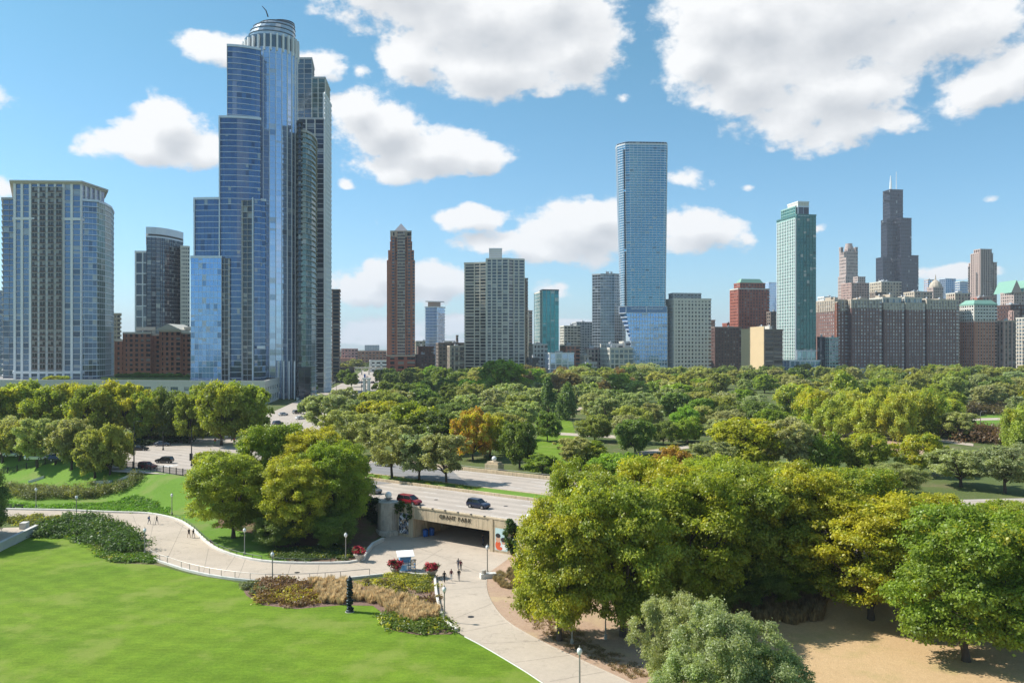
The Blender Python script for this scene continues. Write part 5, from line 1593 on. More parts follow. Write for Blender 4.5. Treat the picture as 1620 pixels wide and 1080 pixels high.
volume(t, gg(1531.5, 1534, D + 3, 40), BASE, ZT(422, D), G_WIN, name='shaft', **kw)
D = 1080
t = bthing('distant cream building with green gabled roof near the frame edge', gg(1584, 1640, D, 40), 'building', 'gabled_tower')
LT = Vector((t.location.x, t.location.y))
volume(t, gg(1583, 1640, D - 2, 40), BASE, ZT(463, D), G_WIN, fh=4, bay=4, band=(1.7, .3, C_PK2), pier=(1.8, .4, C_PK2), name='main_block')
for x0, x1 in ((1600, 1617), (1617.3, 1636)):
    a, b_ = Vector(P(x0, D - 3)) - LT, Vector(P(x1, D - 3)) - LT; m = (a + b_) / 2; z = ZT(463, D)
    f = MB(); f.add([(a.x, a.y, z), (b_.x, b_.y, z), (m.x, m.y, ZT(443, D))], [(0, 1, 2)]); f.build('gable_wall', C_PK2, t)
    r = MB(); r.add([(a.x, a.y, z), (m.x, m.y, ZT(443, D)), (m.x, m.y + 40, ZT(443, D)), (a.x, a.y + 40, z), (b_.x, b_.y, z), (b_.x, b_.y + 40, z)], [(0, 3, 2, 1), (1, 2, 5, 4)]); r.build('gable_roof', C_GREENR, t)
simple('dark brick block behind the dome and the great hotel', gg(1430, 1475, 1000, 30), 462, 1000, G_WIN, 4, 4, (1.8, .3, C_BEIGE), (1.8, .4, C_BEIGE), roof=2)
simple('long beige roof block right of the domed tower', gg(1497, 1535, 950, 30), 464, 950, G_WIN, 4, 4, (1.8, .3, C_PINK), (1.8, .4, C_BEIGE), top=C_CREAM, roof=1)
simple('pinkish slab behind the copper topped hotel', gg(1535, 1575, 960, 30), 470, 960, G_WIN, 4, 4, (1.8, .3, C_PINK), (1.8, .4, C_PINK), roof=2)

# --- far low city on the horizon (a mass that reads as one)
fc = MB(); rr = random.Random(3)
for i in range(420):
    d = rr.uniform(1400, 5200); px = rr.uniform(-60, 1680)
    if 525 < px < 735: k = 1
    else: k = .8
    x, y = P(px, d); w1, w2, hh = rr.uniform(15, 60), rr.uniform(15, 50), rr.uniform(5, 17) * k
    M_ = Matrix.Translation((x, y, 0)) @ Matrix.Rotation(TH, 4, 'Z')
    fc.box(-w1 / 2, w1 / 2, -w2 / 2, w2 / 2, 4, 4.9 + hh, rr.randrange(5), M=M_)
fc.build('far_city', [C_BEIGE, C_PINK, C_CONCW, C_BRICK, C_GREY], kind='stuff')
for x0, x1, yt, d, lb in ((577, 600, 546, 2600, 'distant blue-grey twin office block on the horizon left of the pyramid tower'),):
    q = rect_d(x0, d, x1, 40); simple(lb, q, yt, d, G_BLUE, 4, 5, (1.2, .3, C_CONCW), (.6, .3, C_CONCW), roof=0)
for x0, x1, yt, d, m1, lb in ((540, 566, 552, 1500, C_PINK, 'long pink warehouse on the horizon beside the narrow brown tower'), (566, 611, 556, 1400, C_BRICK, 'low red roofed warehouse left of the pyramid tower base'),
                              (539, 560, 583, 700, C_TAUPE, 'small brown roadside block at the end of the street of towers'), (585, 612, 571, 1000, C_WHITE, 'low white vaulted hall left of the pyramid tower base')):
    q = rect_d(x0, d, x1, 25); simple(lb, q, yt, d, G_WIN, 5, 6, (2.4, .3, m1), (2.4, .3, m1), roof=0)
# elevated rail viaduct left of the brick tower
a, b_ = Vector(P(534, 900)), Vector(P(618, 900))
t = thing('rail_viaduct', 'thin grey elevated rail viaduct crossing left of the pyramid tower', 'viaduct', (a.x, a.y, 0))
MB().box(0, (b_ - a).x, -2, 2, 12, 13.2).build('deck', C_CONCW, t)
for k in range(8): MB().box(k * 8 + 2, k * 8 + 3, -1, 1, 4.5, 12).build('column', C_CONCW, t)
# ------------------------------------------------------------------ vegetation
M_LEAF = leaf_mat('leaves')
M_BARK = plain('bark', (0.085, 0.065, 0.05), 0.95, var=.3, scale=3, bstr=.6)
M_BARKP = plain('pale_bark', (0.22, 0.19, 0.16), 0.95, var=.3, scale=3, bstr=.6)


def leaf_mesh(name, blobs, n, size, seed, shell=0.45, up=0.55, flat=1.0, aspect=1.6, mat=None):
    """n leaf-sized kites strewn through the blobs (cx,cy,cz,rx,ry,rz,tint) of a crown; each has its own tint and tone"""
    r = np.random.default_rng(seed)
    B = np.array(blobs, float)
    w = (B[:, 3] * B[:, 4] + B[:, 4] * B[:, 5] + B[:, 3] * B[:, 5]); w /= w.sum()
    k = r.choice(len(B), n, p=w); b = B[k]
    # sprays: each mass carries a dozen twigs' worth of leaves, so its outline breaks up
    T = r.normal(size=(len(B), 12, 3)); T /= np.linalg.norm(T, axis=2)[:, :, None]
    T[:, :, 2] = np.where((T[:, :, 2] < -0.3) & (r.random(T.shape[:2]) < .6), -T[:, :, 2], T[:, :, 2])
    T *= (shell + (1.12 - shell) * r.random((len(B), 12, 1)) ** .7)
    tw = r.integers(0, 12, n)
    g_ = r.normal(size=(n, 3)) * .30
    q_ = T[k, tw] + g_
    d = q_ / (np.linalg.norm(q_, axis=1)[:, None] + 1e-6)
    c = b[:, :3] + q_ * b[:, 3:6]
    nn = d * 0.6 + r.normal(size=(n, 3)) * 0.6 + np.array([0, 0, up]); nn /= np.linalg.norm(nn, axis=1)[:, None]
    a = np.cross(nn, r.normal(size=(n, 3))); a /= np.linalg.norm(a, axis=1)[:, None]
    e = np.cross(nn, a)
    s = size * (0.6 + 0.8 * r.random(n))
    a *= (s * aspect / 2)[:, None]; e *= (s / 2)[:, None]
    fold = nn * (s * 0.14)[:, None]
    a[:, 2] *= flat; e[:, 2] *= flat; fold[:, 2] *= flat
    V = np.stack([c - a, c - e + fold, c + a, c + e + fold], 1).reshape(-1, 3)
    me = bpy.data.meshes.new(name)
    me.vertices.add(4 * n); me.vertices.foreach_set('co', V.ravel())
    me.loops.add(4 * n); me.loops.foreach_set('vertex_index', np.arange(4 * n, dtype=np.int32))
    me.polygons.add(n); me.polygons.foreach_set('loop_start', np.arange(0, 4 * n, 4, dtype=np.int32))
    me.polygons.foreach_set('loop_total', np.full(n, 4, dtype=np.int32))
    tt_ = r.random((len(B), 12))[k, tw]
    tint = np.clip(b[:, 6] * .5 + .35 * tt_ + .15 * r.random(n), 0, 1)
    vary = np.clip(.5 + .2 * r.normal(size=n) + (B[k, 7] - .5) * .5, 0, 1)
    for nm, arr in (('tint', tint), ('vary', vary)):
        at_ = me.attributes.new(nm, 'FLOAT', 'POINT'); at_.data.foreach_set('value', np.repeat(arr, 4).astype(np.float32))
    me.update()
    me.materials.append(mat or M_LEAF)
    return me


def crown_blobs(shape, nb, seed):
    """sub-masses of a crown in a unit frame: radius about 1, z from 0 (lowest leaves) to 1 (top)"""
    r = random.Random(seed); out = []
    lob = [(r.uniform(0, 6.28), r.uniform(.15, .95), r.uniform(.58, 1.2)) for _ in range(13)]
    for i in range(nb):
        a = r.uniform(0, 2 * math.pi); q = math.sqrt(r.random())
        t = r.random()
        if shape == 'broad':      # spreading layered dome
            z = .12 + .8 * t; R = (1 - max(0, (z - .42) / .6) ** 2.2) ** .5 * (0.55 + .45 * min(1, z / .42)); rr = (.78 + .22 * r.random()) if r.random() < .75 else q
            br = r.uniform(.09, .20); sz = (br, br, br * .36)
        elif shape == 'round':
            z = .1 + .82 * t; R = math.sqrt(max(0, 1 - ((z - .48) / .52) ** 2)); rr = (.75 + .2 * r.random()) if r.random() < .75 else q
            br = r.uniform(.10, .20); sz = (br, br, br * .6)
        elif shape == 'oval':
            z = .06 + .88 * t; R = math.sqrt(max(0, 1 - ((z - .42) / .58) ** 2)) * .95; rr = (.7 + .25 * r.random()) if r.random() < .75 else q
            br = r.uniform(.13, .25); sz = (br, br, br * .7)
        elif shape == 'vase':     # thin upright spray of a willow or locust: feathery, sparse below
            z = .1 + .85 * t; R = (.45 + .55 * math.sin(min(1, z / .62) * math.pi / 2)) * (1 - max(0, (z - .6) / .42) ** 2) ** .5; rr = .45 + .55 * r.random()
            br = r.uniform(.07, .17); sz = (br, br, br * .6)
        else:                     # cone
            z = .03 + .92 * t; R = (1 - z) * .95 + .08; rr = .6 + .4 * r.random()
            br = r.uniform(.12, .22); sz = (br, br, br * .8)
        nl = min(lob, key=lambda l_: abs(math.remainder(a - l_[0], 6.283)) + 1.6 * abs(z - l_[1])); R *= nl[2]; z = z * (.93 + .10 * (nl[2] - .58) / .6) if z > .5 else z
        out.append((R * rr * math.cos(a) * (1 - br * .6), R * rr * math.sin(a) * (1 - br * .6), z, sz[0], sz[1], sz[2] * .9, r.random() * .6 + .4 * min(1, z * rr), r.random()))
    return out


def trunk_mesh(name, blobs, seed, h0=.35, pale=False, multi=False):
    """tapered trunk (z down to -h0 under the crown) with limbs that reach into the crown's masses"""
    r = random.Random(seed); b = MB()
    base = Vector((0, 0, -h0)); fork = Vector((r.uniform(-.03, .03), r.uniform(-.03, .03), .10))
    if not multi:
        b.tube([base + Vector((0, 0, -.06)), base + Vector((0, 0, .04)), base.lerp(fork, .5), fork], [.075, .052, .043, .036], 7)
    bl = sorted(blobs, key=lambda q: r.random())[:9]
    for q in bl:
        tip = Vector(q[:3]); s = base if multi else fork + Vector((0, 0, r.uniform(-.12, .05)))
        m1 = s.lerp(tip, .4) + Vector((0, 0, .05)); m2 = s.lerp(tip, .75) + Vector((r.uniform(-.04, .04), r.uniform(-.04, .04), .03))
        b.tube([s, m1, m2, tip], [.026, .019, .012, .005], 5)
        for _ in range(2):
            e = tip + Vector((r.uniform(-.2, .2), r.uniform(-.2, .2), r.uniform(0, .12)))
            b.tube([m2, e], [.009, .003], 3)
    return b.mesh(name, M_BARKP if pale else M_BARK, True)


PROTO = {}


def proto(shape, lod, var):
    k = (shape, lod, var)
    if k not in PROTO:
        sd = hash_(shape) * 31 + var * 7 + 5
        nb = {'broad': 190, 'round': 170, 'oval': 120, 'vase': 190, 'cone': 150}[shape]
        bl = crown_blobs(shape, nb if lod < 1 else nb // 2 + 10, sd)
        n, sz = {0: (78000, .026), 1: (24000, .047), 2: (7000, .082)}[lod]
        if shape == 'vase': n = int(n * .85); sz *= .82
        me = leaf_mesh(shape + '_crown', bl, n, sz, sd, flat={'broad': .55, 'vase': .65, 'round': .7, 'oval': .7, 'cone': .5}[shape], aspect=2.1 if shape == 'vase' else 1.5)
        tm = trunk_mesh(shape + '_trunk', bl, sd, {'broad': .08, 'round': .12, 'oval': .10, 'vase': .26, 'cone': .06}[shape], multi=False)
        PROTO[k] = (me, tm)
    return PROTO[k]


def hash_(s): return sum(ord(c) * (i + 3) for i, c in enumerate(s))


H0 = {'broad': .08, 'round': .12, 'oval': .10, 'vase': .26, 'cone': .06}
# species: shape, leaf colour, yellowing, object name, words for the label
M_STRAW = leaf_mat('straw', tr_mul=(1.0, 0.95, 0.9), yel=(0.50, 0.38, 0.18))
SPEC = {
    'L': ('broad', (0.245, 0.3, 0.034), .30, 'locust_tree', 'green honey locust'),
    'Y': ('broad', (0.31, 0.33, 0.036), .44, 'locust_tree', 'yellowing green locust'),
    'O': ('round', (0.42, 0.25, 0.05), .45, 'maple_tree', 'orange turning maple'),
    'G': ('round', (0.22, 0.32, 0.036), .18, 'linden_tree', 'bright green linden'),
    'D': ('round', (0.165, 0.215, 0.045), .04, 'elm_tree', 'dark green elm'),
    'K': ('cone', (0.13, 0.2, 0.05), .05, 'conical_tree', 'dark conical'),
    'P': ('vase', (0.34, 0.36, 0.15), .05, 'willow_tree', 'pale grey-green feathery'),
    'V': ('oval', (0.33, 0.385, 0.06), .42, 'ash_tree', 'lime-yellow lumpy'),
    'B': ('oval', (0.27, 0.2, 0.09), .12, 'crabapple_tree', 'brownish crabapple'),
    'M': ('round', (0.3, 0.32, 0.08), .12, 'park_tree', 'olive green'),
    'Q': ('oval', (0.14, 0.25, 0.03), .10, 'shrub', 'fresh green rounded'),
}
NT_ = [0]
UNIQ = {}


def tree(px, base, top, wpx, sp, label=None, group=None, lod=None, pos=None, sink=0.0, tilt=None):
    """a tree rooted where the line of sight at (px, base) meets the ground, its size from its height and spread there"""
    i = NT_[0]; NT_[0] += 1
    r = random.Random(i * 13 + 5)
    p = at(px, base) if pos is None else pos
    d = p.y
    h = (base - top) * d / FOC if pos is None else top
    w = wpx * d / FOC / 2 if pos is None else wpx / 2
    shape, col, ye, nm, words_ = SPEC[sp]
    lod = (0 if d < 165 else 1 if d < 330 else 2) if lod is None else lod
    if lod > 0 and shape == 'broad': shape = 'round'
    cm, tm = proto(shape, lod, i % 3)
    h0 = H0[shape]
    sz_ = h / (1 + h0)             # unit z
    sxy = w * .97
    rz = r.uniform(0, 6.28)
    k = r.uniform(.86, 1.16)
    o = bpy.data.objects.new(nm, tm); COL.objects.link(o)
    o.location = (p.x, p.y, p.z + h0 * sz_ - sink); o.scale = (sxy, sxy, sz_)
    o.rotation_euler = (r.uniform(-.03, .03), r.uniform(-.03, .03), rz)
    # keep the trunk slender when the crown is wide
    c = bpy.data.objects.new('crown', cm); COL.objects.link(c); c.parent = o
    c.color = (col[0] * k * r.uniform(.9, 1.12), col[1] * k, col[2] * k * r.uniform(.8, 1.3), max(0, min(1, ye * r.uniform(.65, 1.3))))
    o['label'] = label or words_ + ' tree'
    o['category'] = 'tree' if nm != 'shrub' else 'shrub'
    if group: o['group'] = group
    TREES.append((o, px, base, d, words_, bool(label)))
    return o


TREES = []
# (px, base row, top row, crown width px, species, label)
NEAR = [
    # the clump left of the tunnel
    (369, 852, 712, 142, 'L', 'dark-trunked green locust standing first left in the clump beside the tunnel'),
    (470, 862, 722, 124, 'Y', 'green locust with low dark crown nearest the curving path railing'),
    (436, 812, 662, 142, 'L', 'broad yellow-green locust at the back of the clump beside the tunnel'),
    (534, 842, 698, 116, 'L', 'green locust in the clump whose crown reaches toward the concrete pier'),
    (500, 805, 676, 116, 'Y', 'highest green locust at the top of the clump left of the tunnel'),
    (536, 800, 694, 95, 'D', 'dark green tree on the bank right above the ivy wall'),
    (418, 838, 735, 92, 'Y', 'small yellow tipped locust in the middle front of the tunnel clump'),
    (335, 790, 712, 84, 'L', 'small green locust left behind the tunnel clump'),
    # the big clump right of the path
    (885, 1014, 778, 190, 'Y', 'yellow-tipped locust leaning over the path beside the orange mural'),
    (985, 1008, 752, 215, 'L', 'tall green locust whose pale trunk stands behind the path lamp'),
    (1085, 972, 742, 220, 'L', 'large green locust in the middle of the dark clump right of the path'),
    (1185, 940, 728, 205, 'L', 'large green locust with dark low boughs before the dry lawn'),
    (1285, 925, 735, 170, 'Y', 'yellow-green locust behind the brown grasses of the dry lawn'),
    (1378, 982, 780, 225, 'Y', 'golden-tipped locust alone at the left corner of the dry lawn'),
    (1528, 1048, 790, 262, 'L', 'big fresh green locust right of the dry lawn'),
    (1640, 1020, 800, 170, 'L', 'green locust cut by the right frame edge above the dry lawn'),
    (930, 925, 728, 150, 'L', 'green locust behind the yellow-tipped one at the tunnel mouth'),
    (1030, 915, 715, 170, 'Y', 'yellow crowned locust rising behind the middle of the big clump'),
    (1130, 890, 722, 170, 'Y', 'yellow-green locust top behind the large middle trees'),
    (1230, 888, 728, 165, 'L', 'dark green locust top second row of the big clump'),
    (1360, 890, 730, 180, 'L', 'broad green locust behind the golden-tipped one'),
    (1465, 900, 778, 130, 'Y', 'small yellow-green locust between the golden and big fresh green ones'),
    (1585, 905, 790, 140, 'L', 'dark green locust behind the big fresh green one'),
    (1145, 1175, 962, 190, 'P', 'grey-green feathery shrub tree in the foreground left of the dry lawn'),
    (1062, 1125, 945, 130, 'P', 'upright grey-green shrub tree rising against the dark clump'),
    (1225, 1190, 1035, 170, 'P', 'low grey-green shrub tree at the bottom edge before the dry lawn'),
    (1100, 1190, 1040, 170, 'P', 'grey-green bush filling the bottom edge beside the path'),
    (436, 866, 818, 84, 'D', 'dark low bush under the yellow tipped pair of the tunnel clump'),
    (530, 866, 812, 92, 'D', 'dark low bush under the tunnel clump nearest the pier'),
    (492, 838, 706, 96, 'L', 'slender green locust between the yellow tipped pair of the tunnel clump'),
    (1045, 990, 925, 120, 'D', 'dark low bush tree in the shade under the middle of the big clump'),
    (1120, 972, 905, 130, 'D', 'dark low bush tree above the grey-green foreground shrubs'),
    (1205, 955, 890, 120, 'D', 'dark low bush tree behind the brown grasses'),
    (1262, 940, 880, 90, 'L', 'small green bush tree between the big clump and the golden-tipped locust'),
    # left hill trees
    (150, 757, 678, 80, 'M', 'olive tree standing out front on the left hill lawn'),
    (174, 751, 672, 66, 'M', 'olive tree just behind the front tree of the left hill lawn'),
    (113, 744, 664, 82, 'P', 'grey-green tree third from the end of the hill row'),
    (88, 734, 664, 70, 'P', 'grey-green tree with slim trunk mid row on the left hill'),
    (59, 740, 664, 78, 'P', 'grey-green tree by the railing with parked cars behind'),
    (31, 729, 664, 74, 'M', 'olive tree second from the frame edge along the railing'),
    (4, 733, 662, 78, 'P', 'grey-green tree at the frame edge along the railing'),
    (123, 737, 672, 60, 'M', 'small olive tree between the hill row trunks'),
    (-52, 862, 742, 122, 'D', 'dark spreading tree cut by the left frame edge above the path'),
    # trees on the median and across the drive
    (620, 758, 672, 96, 'P', 'left one of three grey-green trees on the median'),
    (663, 761, 686, 86, 'P', 'middle one of three grey-green trees on the median'),
    (706, 765, 688, 90, 'P', 'right one of three grey-green trees on the median'),
    (552, 722, 650, 88, 'P', 'grey-green tree behind the clump top by the far carriageway'),
    (598, 726, 655, 80, 'P', 'grey-green tree behind the left median tree'),
    (520, 690, 625, 86, 'P', 'grey-green tree at the avenue corner beyond the clump'),
    (540, 662, 614, 52, 'P', 'small grey-green tree beside the white pylon'),
    (655, 712, 640, 110, 'Y', 'domed yellow-green tree left of the orange maple'),
    (690, 716, 652, 96, 'D', 'dark green lower tree between domed tree and orange maple'),
    (600, 690, 632, 100, 'Y', 'yellow-green tree behind the grey-green pair'),
    (748, 728, 648, 68, 'O', 'orange maple at the centre of the park'),
    (775, 722, 660, 70, 'Y', 'yellow-olive tree leaning on the orange maple'),
    (822, 740, 664, 72, 'D', 'dark green dense tree right of the globe pedestal'),
    (802, 715, 668, 50, 'K', 'dark pointed tree behind the globe pedestal'),
    (858, 752, 720, 62, 'G', 'clipped round green bush tree by the far parapet'),
    (792, 630, 568, 86, 'G', 'very large bright green tree standing above the park before the concrete tower'),
    (745, 640, 600, 50, 'G', 'green tree left of the very large bright one'),
    (700, 630, 600, 40, 'K', 'slim pointed green tree left of the park centre'),
    (868, 662, 602, 44, 'K', 'tall pointed green tree right of the very large bright one'),
    (898, 665, 608, 44, 'K', 'pointed green tree pairing the tall one by the white walls'),
    (866, 698, 652, 44, 'D', 'small round dark tree on the bright lawn slope'),
    (728, 648, 612, 44, 'D', 'small dark tree left of the park lawn gap'),
    (950, 640, 604, 46, 'B', 'brownish tree among dark trees at the white walls'),
    # the lime row on the right
    (1262, 672, 625, 66, 'V', None), (1290, 684, 617, 72, 'V', None), (1318, 690, 629, 66, 'V', None), (1345, 680, 621, 70, 'V', None), (1372, 694, 631, 66, 'V', None),
    (1398, 688, 618, 68, 'V', None), (1423, 698, 628, 64, 'V', None), (1449, 692, 620, 76, 'V', None), (1477, 686, 622, 66, 'V', None), (1502, 682, 634, 56, 'V', None), (1246, 668, 618, 50, 'V', None), (1338, 664, 606, 60, 'V', None), (1425, 668, 612, 60, 'V', None),
    (1615, 712, 645, 62, 'V', 'yellow lumpy tree cut by the right frame edge'),
    (1604, 690, 652, 40, 'V', 'small yellow tree left of the one cut by the frame'),
    # orange and yellow crowns across the drive on the right
    (1062, 772, 708, 78, 'O', 'orange-yellow tree rising among pale shrubs across the drive'),
    (1185, 745, 660, 150, 'Y', 'wide yellow-orange domed tree mid park'),
    (1250, 750, 664, 110, 'P', 'grey-green spray tree right of the wide domed one'),
    (1120, 760, 700, 90, 'P', 'pale green shrub tree between orange crown and wide dome'),
    (1370, 752, 683, 90, 'Y', 'yellow-green domed tree below the lime row'),
    (1455, 752, 686, 84, 'Y', 'golden domed tree below the end of the lime row'),
    (1300, 752, 684, 76, 'L', 'green domed tree at the left below the lime row'),
    (980, 775, 716, 120, 'G', 'green tree by the end of the far parapet'),
    (925, 770, 730, 80, 'L', 'green low tree right of the clipped round bush'),
    (905, 742, 694, 60, 'P', 'pale green bush above the clipped round one'),
    (1005, 738, 682, 76, 'D', 'dark green tree above the pale shrubs'),
    (1085, 700, 666, 54, 'D', 'dark low tree beneath the grey-green park trees'),
    (1520, 770, 712, 110, 'P', 'pale green shrub tree right of the golden dome'),
    (1590, 780, 704, 110, 'P', 'pale green shrub tree at the right frame edge'),
    (1420, 785, 735, 110, 'P', 'pale green shrub tree below the golden dome'),
    (1250, 790, 735, 110, 'P', 'pale green shrub tree under the green domed one'),
]
for (px, ba, to, w, sp, lb) in NEAR:
    tree(px, ba, to, w, sp, lb, group='lime trees in the curving row' if sp == 'V' and lb is None else None)
# left belt of trees before the podium building
rr = random.Random(21)
belt = [(-20, 700, 614, 90, 'L'), (30, 698, 605, 98, 'Y'), (72, 700, 614, 80, 'L'), (112, 696, 604, 96, 'Y'), (150, 702, 612, 84, 'L'), (192, 698, 605, 94, 'Y'), (235, 700, 617, 76, 'L'), (268, 698, 615, 76, 'D'), (300, 702, 624, 60, 'L'),
        (350, 705, 604, 92, 'L'), (392, 700, 606, 84, 'L'), (330, 690, 605, 80, 'L'), (52, 688, 611, 80, 'Y'), (132, 688, 609, 80, 'Y'), (215, 688, 613, 76, 'Y'), (285, 690, 621, 64, 'M'), (10, 690, 613, 80, 'L'), (92, 690, 613, 80, 'L'), (172, 692, 615, 76, 'L'), (250, 688, 623, 60, 'D')]
for (px, ba, to, w, sp) in belt: tree(px, ba, to, w, sp, group='belt of trees before the podium building')

# ---- park woodland: rings of single trees out to the street wall
HOLES = [[(840, 660), (900, 650), (925, 690), (905, 745), (845, 740), (835, 700)], [(1500, 650), (1610, 655), (1600, 690), (1530, 690)], [(590, 608), (670, 612), (665, 632), (600, 632)], [(1230, 655), (1500, 660), (1520, 700), (1480, 725), (1230, 700)],
         [(430, 560), (585, 580), (610, 640), (560, 680), (430, 720)], [(860, 640), (990, 636), (990, 646), (860, 650)], [(1150, 628), (1300, 636), (1250, 650), (1150, 640)]]


def species_for(px, py, r):
    if px < 735: return r.choice('PMYD' if py > 640 else 'DDGM')
    if px < 1000: return r.choice('DMPGBM' if py < 640 else 'PMDP')
    if px < 1240: return r.choice('PPMGD' if py > 620 else 'MDDPM')
    return r.choice('MMPDL' if py < 640 else 'PPLM')


nfill = 0
rr = random.Random(77)
for Yd, step, hh in ((735, 19, (11, 16)), (690, 16, (11, 15)), (630, 16, (11, 15)), (575, 15, (11, 15)), (520, 15, (10, 14)), (470, 14, (10, 14)), (430, 14, (10, 13)), (392, 13, (9, 13)), (358, 13, (9, 12)), (328, 11, (9, 12)), (302, 11, (8, 11)), (278, 10.5, (8, 10)), (256, 10.5, (7, 9))):
    x = (585 - CXP) / FOC * Yd
    while x < (1650 - CXP) / FOC * Yd:
        xx = x + rr.uniform(-4, 4); yy = Yd + rr.uniform(-16, 16) * Yd / 500; x += step * rr.uniform(.85, 1.25)
        px = CXP + xx / yy * FOC; py = HOR + (EYE - 5) / yy * FOC
        if any(in_poly(px, py, h) for h in HOLES): continue
        if road_q(xx, yy) < 48: continue
        if yy < 560 and rr.random() < .04: continue
        if any(abs(t_[0].location.x - xx) ** 2 + abs(t_[0].location.y - yy) ** 2 < 30 for t_ in TREES): continue
        sp = species_for(px, py, rr)
        h = rr.uniform(*hh); tree(px, py, h, h * rr.uniform(1.15, 1.6), sp, pos=Vector((xx, yy, 5.0)), group='woodland trees of the park'); nfill += 1
# street trees left of the brick tower and along the avenue
for px, ba, to, w, sp in ((545, 606, 584, 26, 'D'), (556, 612, 590, 26, 'D'), (600, 606, 584, 24, 'D'), (606, 588, 570, 20, 'D'), (563, 585, 568, 30, 'M'), (540, 592, 574, 24, 'M'), (617, 612, 590, 26, 'D'), (628, 608, 588, 26, 'D'), (643, 610, 586, 30, 'D'), (660, 608, 589, 26, 'D'), (480, 655, 636, 22, 'D'), (506, 612, 598, 14, 'D'), (497, 622, 606, 12, 'D')):
    tree(px, ba, to, w, sp, group='dark street trees at the avenue end')
# podium roof planting
for k in range(12):
    px = 190 + k * 9.5 + rr.uniform(-3, 3); q = P(px, 462)
    tree(px, 603, rr.uniform(2, 3.4), rr.uniform(4, 7), 'Q', pos=Vector((q[0], q[1], ZT(603, 440) + .9)), label=None, group='bushes planted on the podium roof', lod=2)
for px, w in ((88, 9), (100, 8), (78, 7)):
    q = P(px, 446); tree(px, 603, 2.6, w, 'V', pos=Vector((q[0], q[1], ZT(603, 440))), group='yellow bushes on the podium edge', lod=2)

# labels for the trees that have none: kind, then what they stand in front of
LMK = [(-200, 'the corniced tower'), (110, 'the brick block'), (300, 'the stepped blue tower'), (540, 'the avenue end'), (612, 'the pyramid-roofed brick tower'), (665, 'the slim pale blue tower'), (735, 'the ribbed concrete tower'), (835, 'the teal slab'), (905, 'the white gridded slab'), (937, 'the grey rounded tower'),
       (980, 'the tapering blue tower'), (1058, 'the white punched-window block'), (1127, 'the dark brown hotel'), (1173, 'the tan blank wall'), (1240, 'the slim green tower'), (1300, 'the great hotel, left wing'), (1400, 'the great hotel, middle wings'), (1465, 'the great hotel, right wing'), (1520, 'the copper topped hotel'), (1577, 'the theatre block')]
ROWN = [(250, 'nearest'), (300, 'near'), (345, 'third-row'), (400, 'middle'), (460, 'upper middle'), (530, 'far'), (600, 'farther'), (680, 'second-last row'), (5000, 'last row')]
from collections import defaultdict
buckets = defaultdict(list)
for rec in TREES:
    o, px, ba, d, w_, done = rec
    if done: continue
    lm_ = [n for a, n in LMK if px >= a][-1]
    rw = [n for a, n in ROWN if d < a][0]
    if o.get('group', '').startswith('lime'): key = ('lime-yellow lumpy tree', 'of the curving row')
    elif o.get('group', '').startswith('belt'): key = (w_ + ' tree', 'in the belt before the podium building')
    elif o.get('group', '').startswith('bushes'): key = ('green roof bush', 'on the podium before the brick block')
    elif o.get('group', '').startswith('yellow'): key = ('yellow roof bush', 'on the podium edge under the corniced tower')
    else: key = (f'{w_} tree', f'in the {rw} trees below {lm_}')
    buckets[key].append((px, o))
ORD = ['', 'second ', 'third ', 'fourth ', 'fifth ', 'sixth ', 'seventh ', 'eighth ', 'ninth ', 'tenth ', 'eleventh ', 'twelfth ', 'thirteenth ', 'fourteenth ', 'fifteenth ']
for (a, b), L_ in buckets.items():
    L_.sort(key=lambda q: q[0])
    for k, (px, o) in enumerate(L_):
        lab = (ORD[k] or ('first ' if len(L_) > 1 else '')) + a + (' from the left ' if False else ' ') + b
        o['label'] = lab

# far treeline mass beyond the street wall and on the horizon (nobody could count it)
bl = []
rr = random.Random(5)
for i in range(260):
    d = rr.uniform(1000, 1300) if i % 2 else rr.uniform(1400, 3500)
    x, y = P(rr.uniform(-50, 1680) if i % 3 else rr.uniform(525, 740), d); s_ = rr.uniform(8, 18) * d / 1400
    bl.append((x, y, 8, s_ * 1.6, s_ * 1.6, s_ * .35, rr.random(), rr.random()))
me = leaf_mesh('far_treeline', bl, 26000, 2.6, 9)
o = bpy.data.objects.new('far_treeline', me); COL.objects.link(o); o['kind'] = 'stuff'; o.color = (.06, .085, .03, .1)

# ------------------------------------------------------------------ low planting


def strewn(name, poly, n, size, h, col, ye=.2, kind='stuff', seed=1, up=1.0, aspect=1.6, lumps=60, lumpr=1.0, thing_=None, z=None):
    """low planting as mounded leaf masses inside an outline"""
    r = random.Random(seed)
    xs = [p[0] for p in poly]; ys = [p[1] for p in poly]; bl = []
    tries = 0
    while len(bl) < lumps and tries < lumps * 40:
        tries += 1
        x, y = r.uniform(min(xs), max(xs)), r.uniform(min(ys), max(ys))
        if not in_poly(x, y, poly): continue
        s_ = lumpr * r.uniform(.6, 1.3)
        zz = h1(x, y) if z is None else z
        bl.append((x, y, zz + h * .45 * r.uniform(.6, 1.2), s_, s_, h * .55 * r.uniform(.7, 1.2), r.random(), r.random()))
    me = leaf_mesh(name, bl, n, size, seed, shell=.7, up=up, aspect=aspect)
    o = bpy.data.objects.new(name, me); COL.objects.link(o); o.color = (*col, ye)
    if thing_:
        o['label'] = thing_[0]; o['category'] = thing_[1]
        if len(thing_) > 2: o['group'] = thing_[2]
    else: o['kind'] = kind
    return o


